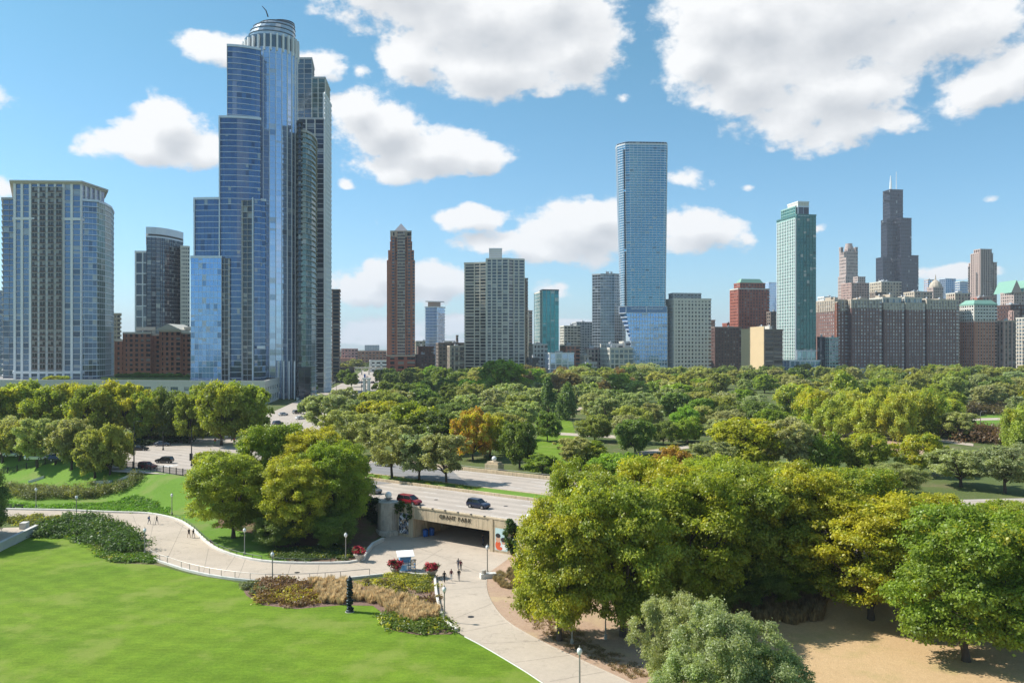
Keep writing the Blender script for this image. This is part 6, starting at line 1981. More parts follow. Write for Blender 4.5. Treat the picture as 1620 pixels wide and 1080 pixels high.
def blades(name, poly, n, h, w, col, ye=.3, seed=1, clump=1.2, dens=80):
    """tufts of grass blades: narrow kites that rise and lean out"""
    r = np.random.default_rng(seed); rp = random.Random(seed)
    xs = [p[0] for p in poly]; ys = [p[1] for p in poly]; cl = []
    t_ = 0
    while len(cl) < dens and t_ < dens * 50:
        t_ += 1
        x, y = rp.uniform(min(xs), max(xs)), rp.uniform(min(ys), max(ys))
        if in_poly(x, y, poly): cl.append((x, y, h1(x, y), rp.uniform(.7, 1.25), rp.random()))
    C_ = np.array(cl); k = r.integers(0, len(C_), n); c = C_[k]
    a = r.uniform(0, 2 * np.pi, n); q = clump * .35 * np.sqrt(r.random(n))
    bx, by = c[:, 0] + q * np.cos(a), c[:, 1] + q * np.sin(a)
    hh = h * c[:, 3] * r.uniform(.6, 1.1, n); lean = r.uniform(.2, .75, n) * clump * .5
    tx, ty = bx + lean * np.cos(a), by + lean * np.sin(a)
    px_, py_ = -np.sin(a) * w, np.cos(a) * w
    z0 = c[:, 2]
    V = np.stack([np.stack([bx, by, z0], 1), np.stack([(bx + tx) / 2 + px_, (by + ty) / 2 + py_, z0 + hh * .7], 1), np.stack([tx, ty, z0 + hh], 1), np.stack([(bx + tx) / 2 - px_, (by + ty) / 2 - py_, z0 + hh * .7], 1)], 1).reshape(-1, 3)
    me = bpy.data.meshes.new(name)
    me.vertices.add(4 * n); me.vertices.foreach_set('co', V.ravel()); me.loops.add(4 * n); me.loops.foreach_set('vertex_index', np.arange(4 * n, dtype=np.int32))
    me.polygons.add(n); me.polygons.foreach_set('loop_start', np.arange(0, 4 * n, 4, dtype=np.int32)); me.polygons.foreach_set('loop_total', np.full(n, 4, dtype=np.int32))
    for nm, arr in (('tint', c[:, 4] * .6 + r.random(n) * .4), ('vary', np.clip(.5 + .25 * r.normal(size=n), 0, 1))):
        q_ = me.attributes.new(nm, 'FLOAT', 'POINT'); q_.data.foreach_set('value', np.repeat(arr, 4).astype(np.float32))
    me.update(); me.materials.append(M_STRAW if col[0] > .25 else M_LEAF)
    o = bpy.data.objects.new(name, me); COL.objects.link(o); o.color = (*col, ye); o['kind'] = 'stuff'
    return o


# the flower and grass bed before the sculpture
BUFF = (0.64, 0.50, 0.28)
strewn('sedum_planting', G2([(412, 921), (440, 920), (492, 924), (494, 934), (450, 937), (418, 930)]), 5200, .20, .8, (0.20, .115, .065), .2, seed=31, lumps=30, lumpr=1.2)
strewn('sedum_planting', G2([(412, 940), (450, 934), (505, 936), (520, 948), (495, 958), (450, 957), (415, 951)]), 6500, .20, .7, (0.22, .13, .05), .3, seed=32, lumps=44, lumpr=1.1)
strewn('sage_planting', G2([(385, 925), (408, 922), (425, 938), (405, 944), (390, 934)]), 2600, .18, .6, (0.15, .17, .08), .1, seed=33, lumps=20, lumpr=.9)
blades('feather_grass', G2([(492, 925), (545, 922), (560, 945), (545, 956), (510, 955), (500, 936)]), 8000, 1.1, .05, BUFF, .1, 41, 1.3, 70)
blades('feather_grass', G2([(556, 930), (600, 938), (640, 950), (690, 965), (688, 984), (640, 985), (612, 970), (596, 955), (560, 950)]), 15000, 1.1, .05, BUFF, .1, 42, 1.4, 130)
strewn('yellow_flower_planting', G2([(615, 912), (680, 915), (688, 935), (660, 938), (625, 922)]), 6500, .17, .7, (0.17, .19, .04), .42, seed=34, lumps=50, lumpr=.9)
strewn('mixed_planting', G2([(560, 922), (600, 918), (640, 935), (660, 950), (650, 955), (600, 935)]), 6500, .17, .6, (0.12, .10, .035), .45, seed=35, lumps=60, lumpr=.8)
strewn('mixed_planting', G2([(650, 948), (690, 945), (693, 965), (672, 968), (640, 958)]), 3200, .17, .55, (0.15, .085, .045), .25, seed=36, lumps=40, lumpr=.8)
strewn('green_groundcover', G2([(605, 973), (640, 975), (690, 972), (704, 986), (712, 1000), (660, 1003), (622, 996), (606, 985)]), 11000, .18, .6, (0.115, .17, .022), .3, seed=37, lumps=90, lumpr=.9)
# left: juniper bank, groundcovers, hedge
strewn('juniper_bank', G2([(60, 834), (110, 820), (150, 826), (200, 842), (224, 858), (226, 876), (190, 877), (150, 866), (120, 848), (70, 848)]), 26000, .26, 1.5, (0.07, .125, .022), .12, seed=51, lumps=120, lumpr=1.7, thing_=('dark green spreading juniper bank between the path and lawn', 'hedge'))
strewn('yellow_edge_planting', G2([(6, 818), (60, 818), (112, 822), (75, 838), (20, 832)]), 7000, .2, .8, (0.13, .14, .035), .4, seed=52, lumps=60, lumpr=1.1)
strewn('green_groundcover', G2([(75, 850), (120, 850), (150, 868), (190, 880), (232, 878), (242, 890), (185, 889), (160, 880), (138, 860), (100, 848)]), 14000, .18, .45, (0.10, .18, .02), .2, seed=53, lumps=120, lumpr=.9)
strewn('ivy_groundcover', A2([(8, 804), (60, 804), (110, 805), (180, 808), (235, 810), (265, 816), (268, 805), (215, 782), (200, 790), (140, 797), (60, 800), (8, 795)]), 26000, .2, .4, (0.13, .26, .02), .12, seed=54, lumps=260, lumpr=1.0)
hd = A2([(6, 785), (30, 790), (70, 792), (120, 790), (165, 786), (200, 778), (222, 765), (226, 755), (212, 752), (200, 764), (160, 773), (110, 777), (50, 777), (10, 774)])
strewn('clipped_hedge', hd, 24000, .2, 2.0, (0.15, .16, .06), .22, seed=55, lumps=150, lumpr=1.3, thing_=('long curving brownish green hedge across the left hill lawn', 'hedge'))
# under the clump by the tunnel
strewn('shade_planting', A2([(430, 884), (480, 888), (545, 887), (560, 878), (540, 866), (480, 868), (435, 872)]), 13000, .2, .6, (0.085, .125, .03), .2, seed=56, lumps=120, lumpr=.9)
strewn('ivy', [tuple(v)[:2] for v in (sc_(-128, 110.5), sc_(-110, 110.5), sc_(-107.5, 112.8), sc_(-128, 112.8))], 9000, .26, 1.2, (0.032, .062, .014), .08, seed=57, lumps=60, lumpr=.9)
b_ = []
rr = random.Random(9)
for k in range(110):
    v = sc_(rr.uniform(-123, -108.5), 111.75); b_.append((v.x, v.y, rr.uniform(.5, 5.9), .7, .7, .6, rr.random(), rr.random()))
me = leaf_mesh('ivy', b_, 12000, .24, 61); o = bpy.data.objects.new('ivy', me); COL.objects.link(o); o.color = (.034, .066, .014, .06)
o.parent = IVY_WALL; o.matrix_parent_inverse = (Matrix.Translation(IVY_WALL.location) @ Matrix.Rotation(math.atan2(-UC, US), 4, 'Z')).inverted(); o['kind'] = 'stuff'
# vines spilling over the portal at both ends
for s0, s1, zlo, seed, n in ((-104.2, -100.6, 3.6, 62, 3400), (-79.6, -74.0, 1.0, 63, 9000)):
    b_ = []
    for k in range(40 if s0 > -100 else 14):
        v = sc_(rr.uniform(s0, s1), 111.7 + rr.uniform(-.3, .3)); b_.append((v.x, v.y, rr.uniform(zlo, 5.9), .45, .45, .5, rr.random(), rr.random()))
    me = leaf_mesh('vine', b_, n if s0 > -100 else 1200, .2, seed); o = bpy.data.objects.new('vine', me); COL.objects.link(o); o.color = (.06, .11, .02, .12)
    o['label'] = 'green vine spilling over the left mural of the tunnel front' if s0 < -100 else 'dense vine covering the right end of the tunnel front'; o['category'] = 'vine'
# median grass, verge grasses, brown grasses by the dry lawn
Lm = off_line(23, -52, 2, 3)
blades('median_grass', [(p.x - 1.5, p.y - 2.2) for p in Lm] + [(p.x + 1.5, p.y + 2.2) for p in reversed(Lm)], 9000, .45, .05, (0.12, .14, .04), .3, 71, .9, 240)
blades('brown_grass', A2([(1160, 965), (1225, 960), (1300, 968), (1305, 985), (1240, 990), (1165, 985)]), 9000, 1.3, .05, (0.36, .26, .13), .1, 72, 1.5, 70)
blades('brown_grass', A2([(1225, 950), (1310, 935), (1315, 955), (1260, 965)]), 7000, 1.2, .05, (0.30, .22, .12), .1, 73, 1.5, 60)
blades('verge_grass', G2([(776, 915), (810, 905), (832, 925), (800, 935), (778, 930)]), 4500, .7, .04, (0.34, .27, .12), .2, 74, 1.0, 50)
blades('dry_tufts', A2([(800, 945), (850, 1000), (930, 1040), (1000, 1075), (1040, 1070), (950, 1020), (870, 960)]), 7000, .3, .04, (0.30, .22, .10), .2, 75, .8, 260)
blades('dry_tufts', A2([(1160, 1000), (1300, 960), (1420, 965), (1560, 1000), (1600, 1075), (1400, 1075), (1260, 1060)]), 6000, .10, .03, (0.52, .37, .19), .1, 76, .6, 700)
strewn('brown_hedge', Z5([(1480, 690), (1530, 700), (1600, 705), (1600, 688), (1530, 682), (1490, 676)]), 9000, .5, 3.5, (0.15, .09, .05), .1, seed=81, lumps=50, lumpr=3.5, thing_=('brown crabapple hedge across the right park meadow', 'hedge'))
strewn('brown_hedge', Z5([(1535, 655), (1600, 660), (1605, 648), (1545, 644)]), 5000, .6, 4, (0.12, .09, .05), .1, seed=82, lumps=26, lumpr=4, thing_=('small brown hedge at the far side of the right meadow', 'hedge'))
strewn('boulevard_planting', Z5([(248, 688), (330, 692), (385, 682), (385, 676), (330, 680), (260, 682)]), 5000, .4, .7, (0.13, .16, .06), .2, seed=83, lumps=90, lumpr=1.8)
strewn('low_undergrowth', Z5([(0, 706), (245, 704), (300, 700), (300, 692), (0, 694)]), 12000, .5, 1.6, (0.045, .07, .02), .1, seed=84, lumps=140, lumpr=2.4)

# green clearings and paths seen through the park
patch('park_lawn', Z5([(842, 655), (880, 650), (905, 668), (915, 700), (905, 745), (850, 745), (838, 720), (850, 690)]), 5.06 - 5, M_LAWN, step=8, **S)
patch('park_lawn', Z5([(590, 612), (668, 614), (668, 628), (596, 632)]), .06, M_HILL, step=12, **S)
patch('park_lawn', Z5([(700, 655), (725, 652), (730, 672), (705, 675)]), .06, M_LAWN, step=8, **S)
patch('meadow', Z5([(1520, 655), (1640, 655), (1640, 700), (1500, 690)]), .05, M_HILL, step=12, **S)
patch('bare_earth', Z5([(1270, 668), (1330, 678), (1480, 708), (1470, 722), (1390, 715), (1290, 690)]), .06, M_REDSOIL, step=8, **S)
for L_ in ([(1270, 672), (1380, 676), (1470, 690), (1540, 702), (1540, 706), (1460, 695), (1380, 681), (1270, 677)], [(1120, 652), (1320, 640), (1320, 644), (1130, 660)], [(860, 648), (985, 640), (985, 644), (860, 653)], [(1520, 662), (1640, 660), (1640, 663), (1520, 666)], [(880, 684), (1000, 690), (1000, 695), (880, 688)], [(700, 632), (850, 628), (850, 633), (700, 638)], [(1000, 716), (1120, 700), (1180, 690), (1180, 694), (1120, 705), (1000, 722)]):
    patch('park_path', Z5(L_), .10, M_PATH, step=12, **S)
for x0, x1, yb in ((885, 930, 622), (945, 985, 618), (930, 960, 634), (866, 884, 616)):
    a, b_ = gp(x0, yb, 5), gp(x1, yb, 5)
    t = thing('stone_park_wall', {885: 'pale stone wall by the rail bridge behind the twin pointed trees', 945: 'pale stone wall below the tapering tower among trees', 930: 'low pale retaining wall in front of the brownish tree', 866: 'short pale wall stub left of the twin pointed trees'}[x0], 'wall', (a.x, a.y, 5))
    l = (b_ - a).x
    MB().box(0, l, -.5, .5, 0, 2.4).build('wall_face', M_KERB, t); MB().box(-.2, l + .2, -.7, .7, 2.4, 2.75).build('coping', M_STONE, t)
# ------------------------------------------------------------------ street furniture
M_LAMPPOST = plain('lamp_post_paint', (0.30, 0.28, 0.24), .6, var=.1)
M_RUBBER = plain('tyre_rubber', (0.02, 0.02, 0.02), .8)
M_RIM = plain('alloy', (0.45, 0.46, 0.48), .35, .8)
M_CARGLASS = plain('car_glass', (0.015, 0.018, 0.022), .06, .0, var=.02, spec=.9)
M_HEADL = plain('headlamp', (0.75, 0.76, 0.78), .15)
M_TAILL = plain('tail_lamp', (0.35, 0.01, 0.01), .25)


def make_lamp():
    t = thing('park_lamp', 'x', 'lamp', (0, 0, 0), 0, 'park lamps along the path')
    MB().lathe([(.26, -.2), (.26, .12), (.2, .2), (.2, .5), (.13, .62), (.11, .66)], 8).build('base', M_LAMPPOST, t)
    MB().lathe([(.095, .66), (.085, 1.6), (.07, 3.6), (.10, 3.66), (.10, 3.76), (.15, 3.82)], 8).build('post', M_LAMPPOST, t)
    g = MB().lathe([(.13, 3.82), (.24, 4.0), (.27, 4.18), (.23, 4.38), (.10, 4.5)], 10).build('globe', M_GLOBE, t, smooth=True)
    MB().lathe([(.11, 4.5), (.05, 4.62), (.015, 4.78)], 8).build('finial', M_LAMPPOST, g)
    return t


LAMPS = [((57, 805), 'park lamp before the clipped hedge near the left edge'), ((121, 819), 'park lamp at the far kerb above the juniper bank'), ((272, 815), 'park lamp on the green hillside at the bend of the path'),
         ((229, 878), 'park lamp at the tip of the juniper bank'), ((387, 878), 'park lamp in the tree shade behind the path kerb'), ((431, 922), 'park lamp in front of the purple sedum bed'),
         ((547, 887), 'park lamp beside the low kerb planter near the tunnel'), ((703, 985), 'park lamp at the corner of the flower bed where paths meet'), ((771, 909), 'park lamp at the stone block right of the walkers'),
         ((905, 1019), 'park lamp in front of the leaning yellow-tipped locust'), ((917, 1096), 'park lamp on the path cut by the bottom of the photo'), ((1125, 1118), 'park lamp globe sticking out of the grey-green bushes'),
         ((958, 1012), 'park lamp in the dark shade right of the first locust trunk')]
lp0 = make_lamp()
for i, ((px, py), lb) in enumerate(LAMPS):
    o = lp0 if i == 0 else copy_tree(lp0)
    o.location = at(px, py); o['label'] = lb; o.rotation_euler = (0, 0, i)

# railing: short posts with a rail, on the kerbs of the path


def railing(name, line, label, step, h, mat, z0=.35):
    t = thing(name, label, 'railing', tuple(line[0]))
    O = line[0]
    pts = dense([p - O for p in line], step)
    me = MB().tube([(0, 0, 0), (0, 0, h)], .045, 5).mesh('rail_post', mat)
    acc = []; last = None
    for p in pts:
        if last is None or (p - last).length > step * .93:
            acc.append(p); last = p
    for p in acc:
        o = bpy.data.objects.new('rail_post', me); COL.objects.link(o); o.parent = t; o.location = p + Vector((0, 0, z0))
    MB().tube([p + Vector((0, 0, z0 + h)) for p in acc], .045, 5).build('top_rail', mat, t)
    return t


M_RAILG = plain('green_black_rail', (0.05, 0.07, 0.06), .5, .3)
sub = lambda L_, a, b: [p for p in L_ if a <= p.x <= b]
railing('path_railing', [p + Vector((0, .1, 0)) for p in sub(UE, gp(268, 820).x, gp(420, 888).x)], 'dark low railing on the outer kerb of the curving path', 2.0, .55, M_RAILG)
railing('path_railing', [p + Vector((0, .1, 0)) for p in sub(UE, gp(425, 889).x, gp(545, 889).x)], 'low railing on the kerb before the shaded planting', 2.0, .5, M_RAILG)
railing('path_railing', list(reversed(sub(IE, gp(232, 880).x, gp(606, 910).x))), 'pale steel railing along the lawn side of the path', 2.3, .95, M_STEEL, .3)
# black fence along the drive on the hill
fl = [sc_(s, 111.4 if s > -215 else 111.4 - ((-s - 215) * .45)) for s in np.arange(-168, -262, -2.6)]
for i in range(len(fl)): fl[i].z = h1(fl[i].x, fl[i].y)
t = thing('iron_fence', 'black iron picket fence between the hill lawn and the road', 'fence', tuple(fl[0]))
pm = MB().box(-.09, .09, -.09, .09, -.4, 1.75).mesh('fence_post', M_IRON)
pk = MB()
for i, p in enumerate(fl):
    q = p - fl[0]
    o = bpy.data.objects.new('fence_post', pm); COL.objects.link(o); o.parent = t; o.location = q
    if i < len(fl) - 1:
        r_ = fl[i + 1] - fl[0]
        for zz in (.25, 1.45): MB().bar(q + Vector((0, 0, zz)), r_ + Vector((0, 0, zz)), .05, .06).build('fence_rail', M_IRON, t)
        for k in range(1, 13):
            m_ = q.lerp(r_, k / 13); pk.box(m_.x - .02, m_.x + .02, m_.y - .02, m_.y + .02, m_.z + .1, m_.z + 1.6)
pk.build('pickets', M_IRON, t, kind='stuff')


def mast(px, py, h, label, arm=None, name='street_pole', arms2=False, head=True, z=5.0, mat=None, band=None):
    p = gp(px, py, z)
    t = thing(name, label, 'street light' if arm is None else 'traffic signal', tuple(p))
    m_ = mat or M_IRON
    MB().lathe([(.28, -.2), (.28, .5), (.16, .6), (.13, h * .6), (.09, h)], 8).build('pole', m_, t)
    if arm:
        a = Vector(arm); MB().tube([(0, 0, 5.9), a * .5 + Vector((0, 0, 6.25)), a + Vector((0, 0, 6.5))], [.1, .08, .06], 6).build('mast_arm', m_, t)
        for f in (1.0, .55):
            q = a * f
            s = MB().box(q.x - .2, q.x + .2, q.y - .2, q.y + .2, 5.5, 6.6).build('signal_head', m_, t)
            for k, c in enumerate(((.5, .03, .02), (.4, .25, .02), (.02, .3, .1))):
                MB().box(q.x - .12, q.x + .12, q.y - .24, q.y - .2, 6.25 - k * .34, 6.48 - k * .34).build('lens', plain('lens%d' % k, c, .4), s)
        MB().box(-.35, .35, -.45, -.1, 1.4, 3.2).build('control_box', m_, t)
    if head and not arm:
        MB().tube([(0, 0, h - .1), (.5, -.1, h + .3), (1.5, -.2, h + .35)], [.07, .05, .05], 5).build('lamp_arm', m_, t)
        MB().box(1.2, 2.0, -.35, -.05, h + .22, h + .4).build('lamp_head', m_, t)
    if band: MB().box(-.5, .5, -.12, .12, h - 4, h - .2).build('banner', band, t)
    return t


mast(303, 737, 9.6, 'tall black traffic signal mast with arm reaching over the crossroads', arm=(9.5, 3.5, 0))
mast(212, 743, 11.5, 'tall black street light standing inside the iron fence')
mast(280, 693, 13.0, 'black street light at the far corner of the crossroads')
mast(258, 712, 5.5, 'short black signal post in the middle of the crossroads', head=False)
mast(1358, 742, 6.2, 'black street light rising from the domed trees on the right', head=True)
mast(1551, 686, 7.5, 'grey street light in the right meadow', mat=M_STEEL)
mast(1440, 618, 13, 'tall pole with a white banner above the right woodland', head=False, mat=M_STEEL, band=M_WHITE)
mast(1448, 616, 11, 'grey pole beside the white bannered pole', mat=M_STEEL)
mast(1482, 606, 12, 'thin grey light pole right of the bannered pole', mat=M_STEEL)
mast(1590, 622, 12, 'first of two pale poles near the right frame edge', mat=M_STEEL, head=False)
mast(1594, 624, 13, 'second of two pale poles near the right frame edge', mat=M_LAMPPOST, head=False)
mast(1610, 658, 8, 'white light pole at the right meadow edge', mat=M_WHITE)
mast(572, 640, 13, 'dark street light at the avenue beside the white pylon')
mast(577, 628, 14, 'dark pole with blue and white banner by the avenue', head=False, band=plain('banner_blue', (.10, .20, .5), .7))
mast(912, 655, 9, 'thin dark pole rising in the green clearing of the park', head=False)
mast(1194, 590, 16, 'pale light pole before the tan blank wall', mat=M_STEEL)
mast(718, 672, 10, 'thin dark lamp pole behind the orange maple', head=False)
for px, py in ((532, 640), (527, 612)): mast(px, py, 11, f'dark street light {"nearer" if py > 620 else "farther"} along the avenue kerb by the towers')
# white pylon beside the avenue
p = gp(580, 642, 5); t = thing('stone_pylon', 'white stone pylon beside the avenue left of the pyramid tower', 'monument', tuple(p))
MB().box(-2.2, 2.2, -2.2, 2.2, -.2, 1.4).build('base', M_STONE, t)
for sx in (-1, 1):
    MB().box(sx * 1.1 - .55, sx * 1.1 + .55, -1.2, 1.2, 1.41, 13.5).build('shaft', M_STONE, t)
for z in (3.2, 7.6, 11.8): MB().box(-.54, .54, -1.0, 1.0, z, z + .9).build('cross_band', M_GREYC, t)
MB().box(-2.0, 2.0, -1.5, 1.5, 13.51, 14.3).build('capital', M_STONE, t)
# signboards in the far street
for k, (px, py, lb) in enumerate(((583, 632, 'blue and white street banner sign by the avenue'), (500, 634, 'round white kerb bollard row at the lobby'))):
    p = gp(px, py, 5); t = thing('street_sign', lb, 'sign', tuple(p))
    MB().tube([(0, 0, 0), (0, 0, 3)], .08, 5).build('post', M_IRON, t); MB().box(-.7, .7, -.1, .1, 2.2, 3.8).build('sign_panel', M_WHITE if k else plain('sign_blue', (.1, .25, .55), .6), t)
# low balustrade along the towers' side of the avenue
A, B_ = gp(470, 633, 5), gp(530, 606, 5)
t = thing('street_balustrade', 'pale balustrade of short posts before the glass tower lobbies', 'balustrade', tuple(A)); n = 22
for k in range(n):
    q = (B_ - A) * k / (n - 1); MB().box(q.x - .35, q.x + .35, q.y - .35, q.y + .35, 0, 1.7).build('post', M_STONE, t)
MB().bar((0, 0, .1), B_ - A, .3, .9).build('low_wall', M_KERB, t)


# ------------------------------------------------------------------ cars
def car_mesh(kind):
    """side profile as stations along x: (x, half width, sill, belt, roof, roof half width)"""
    if kind == 'sedan': L_, belt, roof, st = 4.7, .92, 1.45, [(-2.35, .70, .45, .80), (-2.25, .84, .28, .98), (-1.55, .90, .22, 1.02), (-.2, .92, .20, .97), (1.0, .91, .20, .93), (1.9, .86, .25, .82), (2.25, .76, .30, .68), (2.35, .62, .40, .58)]
    elif kind == 'suv': L_, belt, roof, st = 4.6, 1.08, 1.72, [(-2.3, .76, .50, .95), (-2.22, .88, .36, 1.08), (-1.6, .93, .30, 1.10), (-.2, .94, .28, 1.06), (1.05, .93, .28, 1.04), (1.85, .88, .32, .97), (2.2, .80, .36, .84), (2.3, .66, .45, .72)]
    else: L_, belt, roof, st = 5.1, 1.08, 1.78, [(-2.55, .80, .45, .95), (-2.5, .92, .30, 1.06), (-1.7, .97, .24, 1.08), (-.2, .98, .22, 1.04), (1.3, .96, .22, 1.0), (2.1, .90, .28, .90), (2.45, .80, .34, .76), (2.55, .66, .42, .64)]
    b = MB(); n = len(st); vs = []
    for x, w, s, t_ in st:
        m_ = s + (t_ - s) * .55
        vs += [(x, -w * .9, s), (x, -w, m_), (x, -w * .93, t_), (x, -w * .5, t_ + .03), (x, w * .5, t_ + .03), (x, w * .93, t_), (x, w, m_), (x, w * .9, s)]
    fs = []
    for i in range(n - 1):
        for k in range(8): fs.append((i * 8 + k, i * 8 + (k + 1) % 8, (i + 1) * 8 + (k + 1) % 8, (i + 1) * 8 + k))
    fs = [tuple(reversed(f)) for f in fs]
    fs += [tuple(range(8)), tuple(reversed([(n - 1) * 8 + k for k in range(8)]))]
    b.add(vs, fs)
    # greenhouse
    if kind == 'sedan': a0, a1, r0, r1 = -1.75, 1.05, -1.0, .25
    elif kind == 'suv': a0, a1, r0, r1 = -2.15, 1.0, -1.85, .25
    else: a0, a1, r0, r1 = -2.45, 1.45, -2.2, .45
    wb = st[3][1] * .93; wr = wb * .78; zb = belt - .03; zr = roof
    g = MB(); g.add([(a0, -wb, zb), (a1, -wb, zb), (a1, wb, zb), (a0, wb, zb), (r0, -wr, zr - .05), (r1, -wr, zr - .05), (r1, wr, zr - .05), (r0, wr, zr - .05)],
                    [(0, 3, 2, 1), (4, 5, 6, 7), (0, 1, 5, 4), (1, 2, 6, 5), (2, 3, 7, 6), (3, 0, 4, 7)])
    rf = MB(); xm = (r0 + r1) / 2
    rf.add([(r0 - .12, -wr - .03, zr - .07), (r1 + .1, -wr - .03, zr - .07), (r1 + .1, wr + .03, zr - .07), (r0 - .12, wr + .03, zr - .07), (r0, -wr * .85, zr), (r1 - .1, -wr * .85, zr), (r1 - .1, wr * .85, zr), (r0, wr * .85, zr), (xm, 0, zr + .03)],
           [(0, 1, 5, 4), (1, 2, 6, 5), (2, 3, 7, 6), (3, 0, 4, 7), (4, 5, 8), (5, 6, 8), (6, 7, 8), (7, 4, 8), (3, 2, 1, 0)])
    # pillars
    def lerp(p, q, t_): return tuple(p[i] + (q[i] - p[i]) * t_ for i in range(3))
    pil = []
    for s in (-1, 1):
        for (x0, x1) in ((a0, r0), (a1, r1), ((a0 + a1) / 2 - .1, xm - .05)):
            p = MB(); p.tube([(x0, s * (wb + .005), zb), (x1, s * (wr + .005), zr - .05)], .035, 4); pil.append(p)
    return L_, b, g, rf, pil, st


def make_car(kind, paint, name='car'):
    L_, b, g, rf, pil, st = car_mesh(kind)
    t = thing(name, 'x', 'car')
    bo = b.build('body', paint, t)
    g.build('window_glass', M_CARGLASS, t); rf.build('roof', paint, t)
    for p in pil: p.build('pillar', paint, t)
    wy = st[3][1] - .12; r_ = .33 if kind == 'sedan' else .37
    for x in (-L_ * .29, L_ * .31):
        for s in (-1, 1):
            M_ = Matrix.Translation((x, s * wy, r_)) @ Matrix.Rotation(math.radians(90), 4, 'X')
            w = MB(); w.lathe([(r_ * .62, -.12), (r_, -.11), (r_, .11), (r_ * .62, .12)], 14); w.v = [tuple(M_ @ Vector(v)) for v in w.v]
            wo = w.build('wheel', M_RUBBER, t)
            w = MB(); w.lathe([(r_ * .6, -.125), (r_ * .6, .125)], 10); w.v = [tuple(M_ @ Vector(v)) for v in w.v]; w.build('rim', M_RIM, wo)
            ar = MB(); ar.lathe([(r_ * 1.14, -.10), (r_ * 1.14, .10)], 14); ar.v = [tuple(Matrix.Translation((x, s * (wy + .02), r_ + .02)) @ Matrix.Rotation(math.radians(90), 4, 'X') @ Vector(v)) for v in ar.v]; ar.build('wheel_arch', M_RUBBER, bo)
    xf, xr = st[-2][0] - .06, st[1][0] + .0; zf, zr = st[-2][3] - .12, st[1][3] - .2
    for s in (-1, 1):
        MB().box(xf - .12, xf + .05, s * .62 - .14, s * .62 + .14, zf - .06, zf + .07).build('headlight', M_HEADL, t)
        MB().box(xr - .08, xr + .06, s * .68 - .12, s * .68 + .12, zr - .1, zr + .12).build('tail_light', M_TAILL, t)
        MB().box(.95, 1.1, s * (st[3][1] + .1) - .1, s * (st[3][1] + .1) + .1, belt_(kind), belt_(kind) + .15).build('wing_mirror', paint, t)
    MB().box(st[-1][0] - .02, st[-1][0] + .03, -.45, .45, .42, .56).build('grille', M_RUBBER, t)
    MB().box(st[0][0] - .03, st[0][0] + .02, -.25, .25, .55, .68).build('number_plate', M_WHITE, t)
    return t


def belt_(k): return .92 if k == 'sedan' else 1.05


def paint(name, col, rough=.25):
    t = NT(name); 
    fr = t.noise(30, 2)
    c = t.n('ShaderNodeVectorMath', {0: tuple(col), 'Scale': t.mr(fr, .3, .7, .95, 1.05)}, operation='SCALE').outputs[0]
    b = t.n('ShaderNodeBsdfPrincipled', {'Base Color': c, 'Roughness': .35, 'Metallic': .15, 'Coat Weight': .6, 'Coat Roughness': .06})
    return t.finish(b.outputs[0])


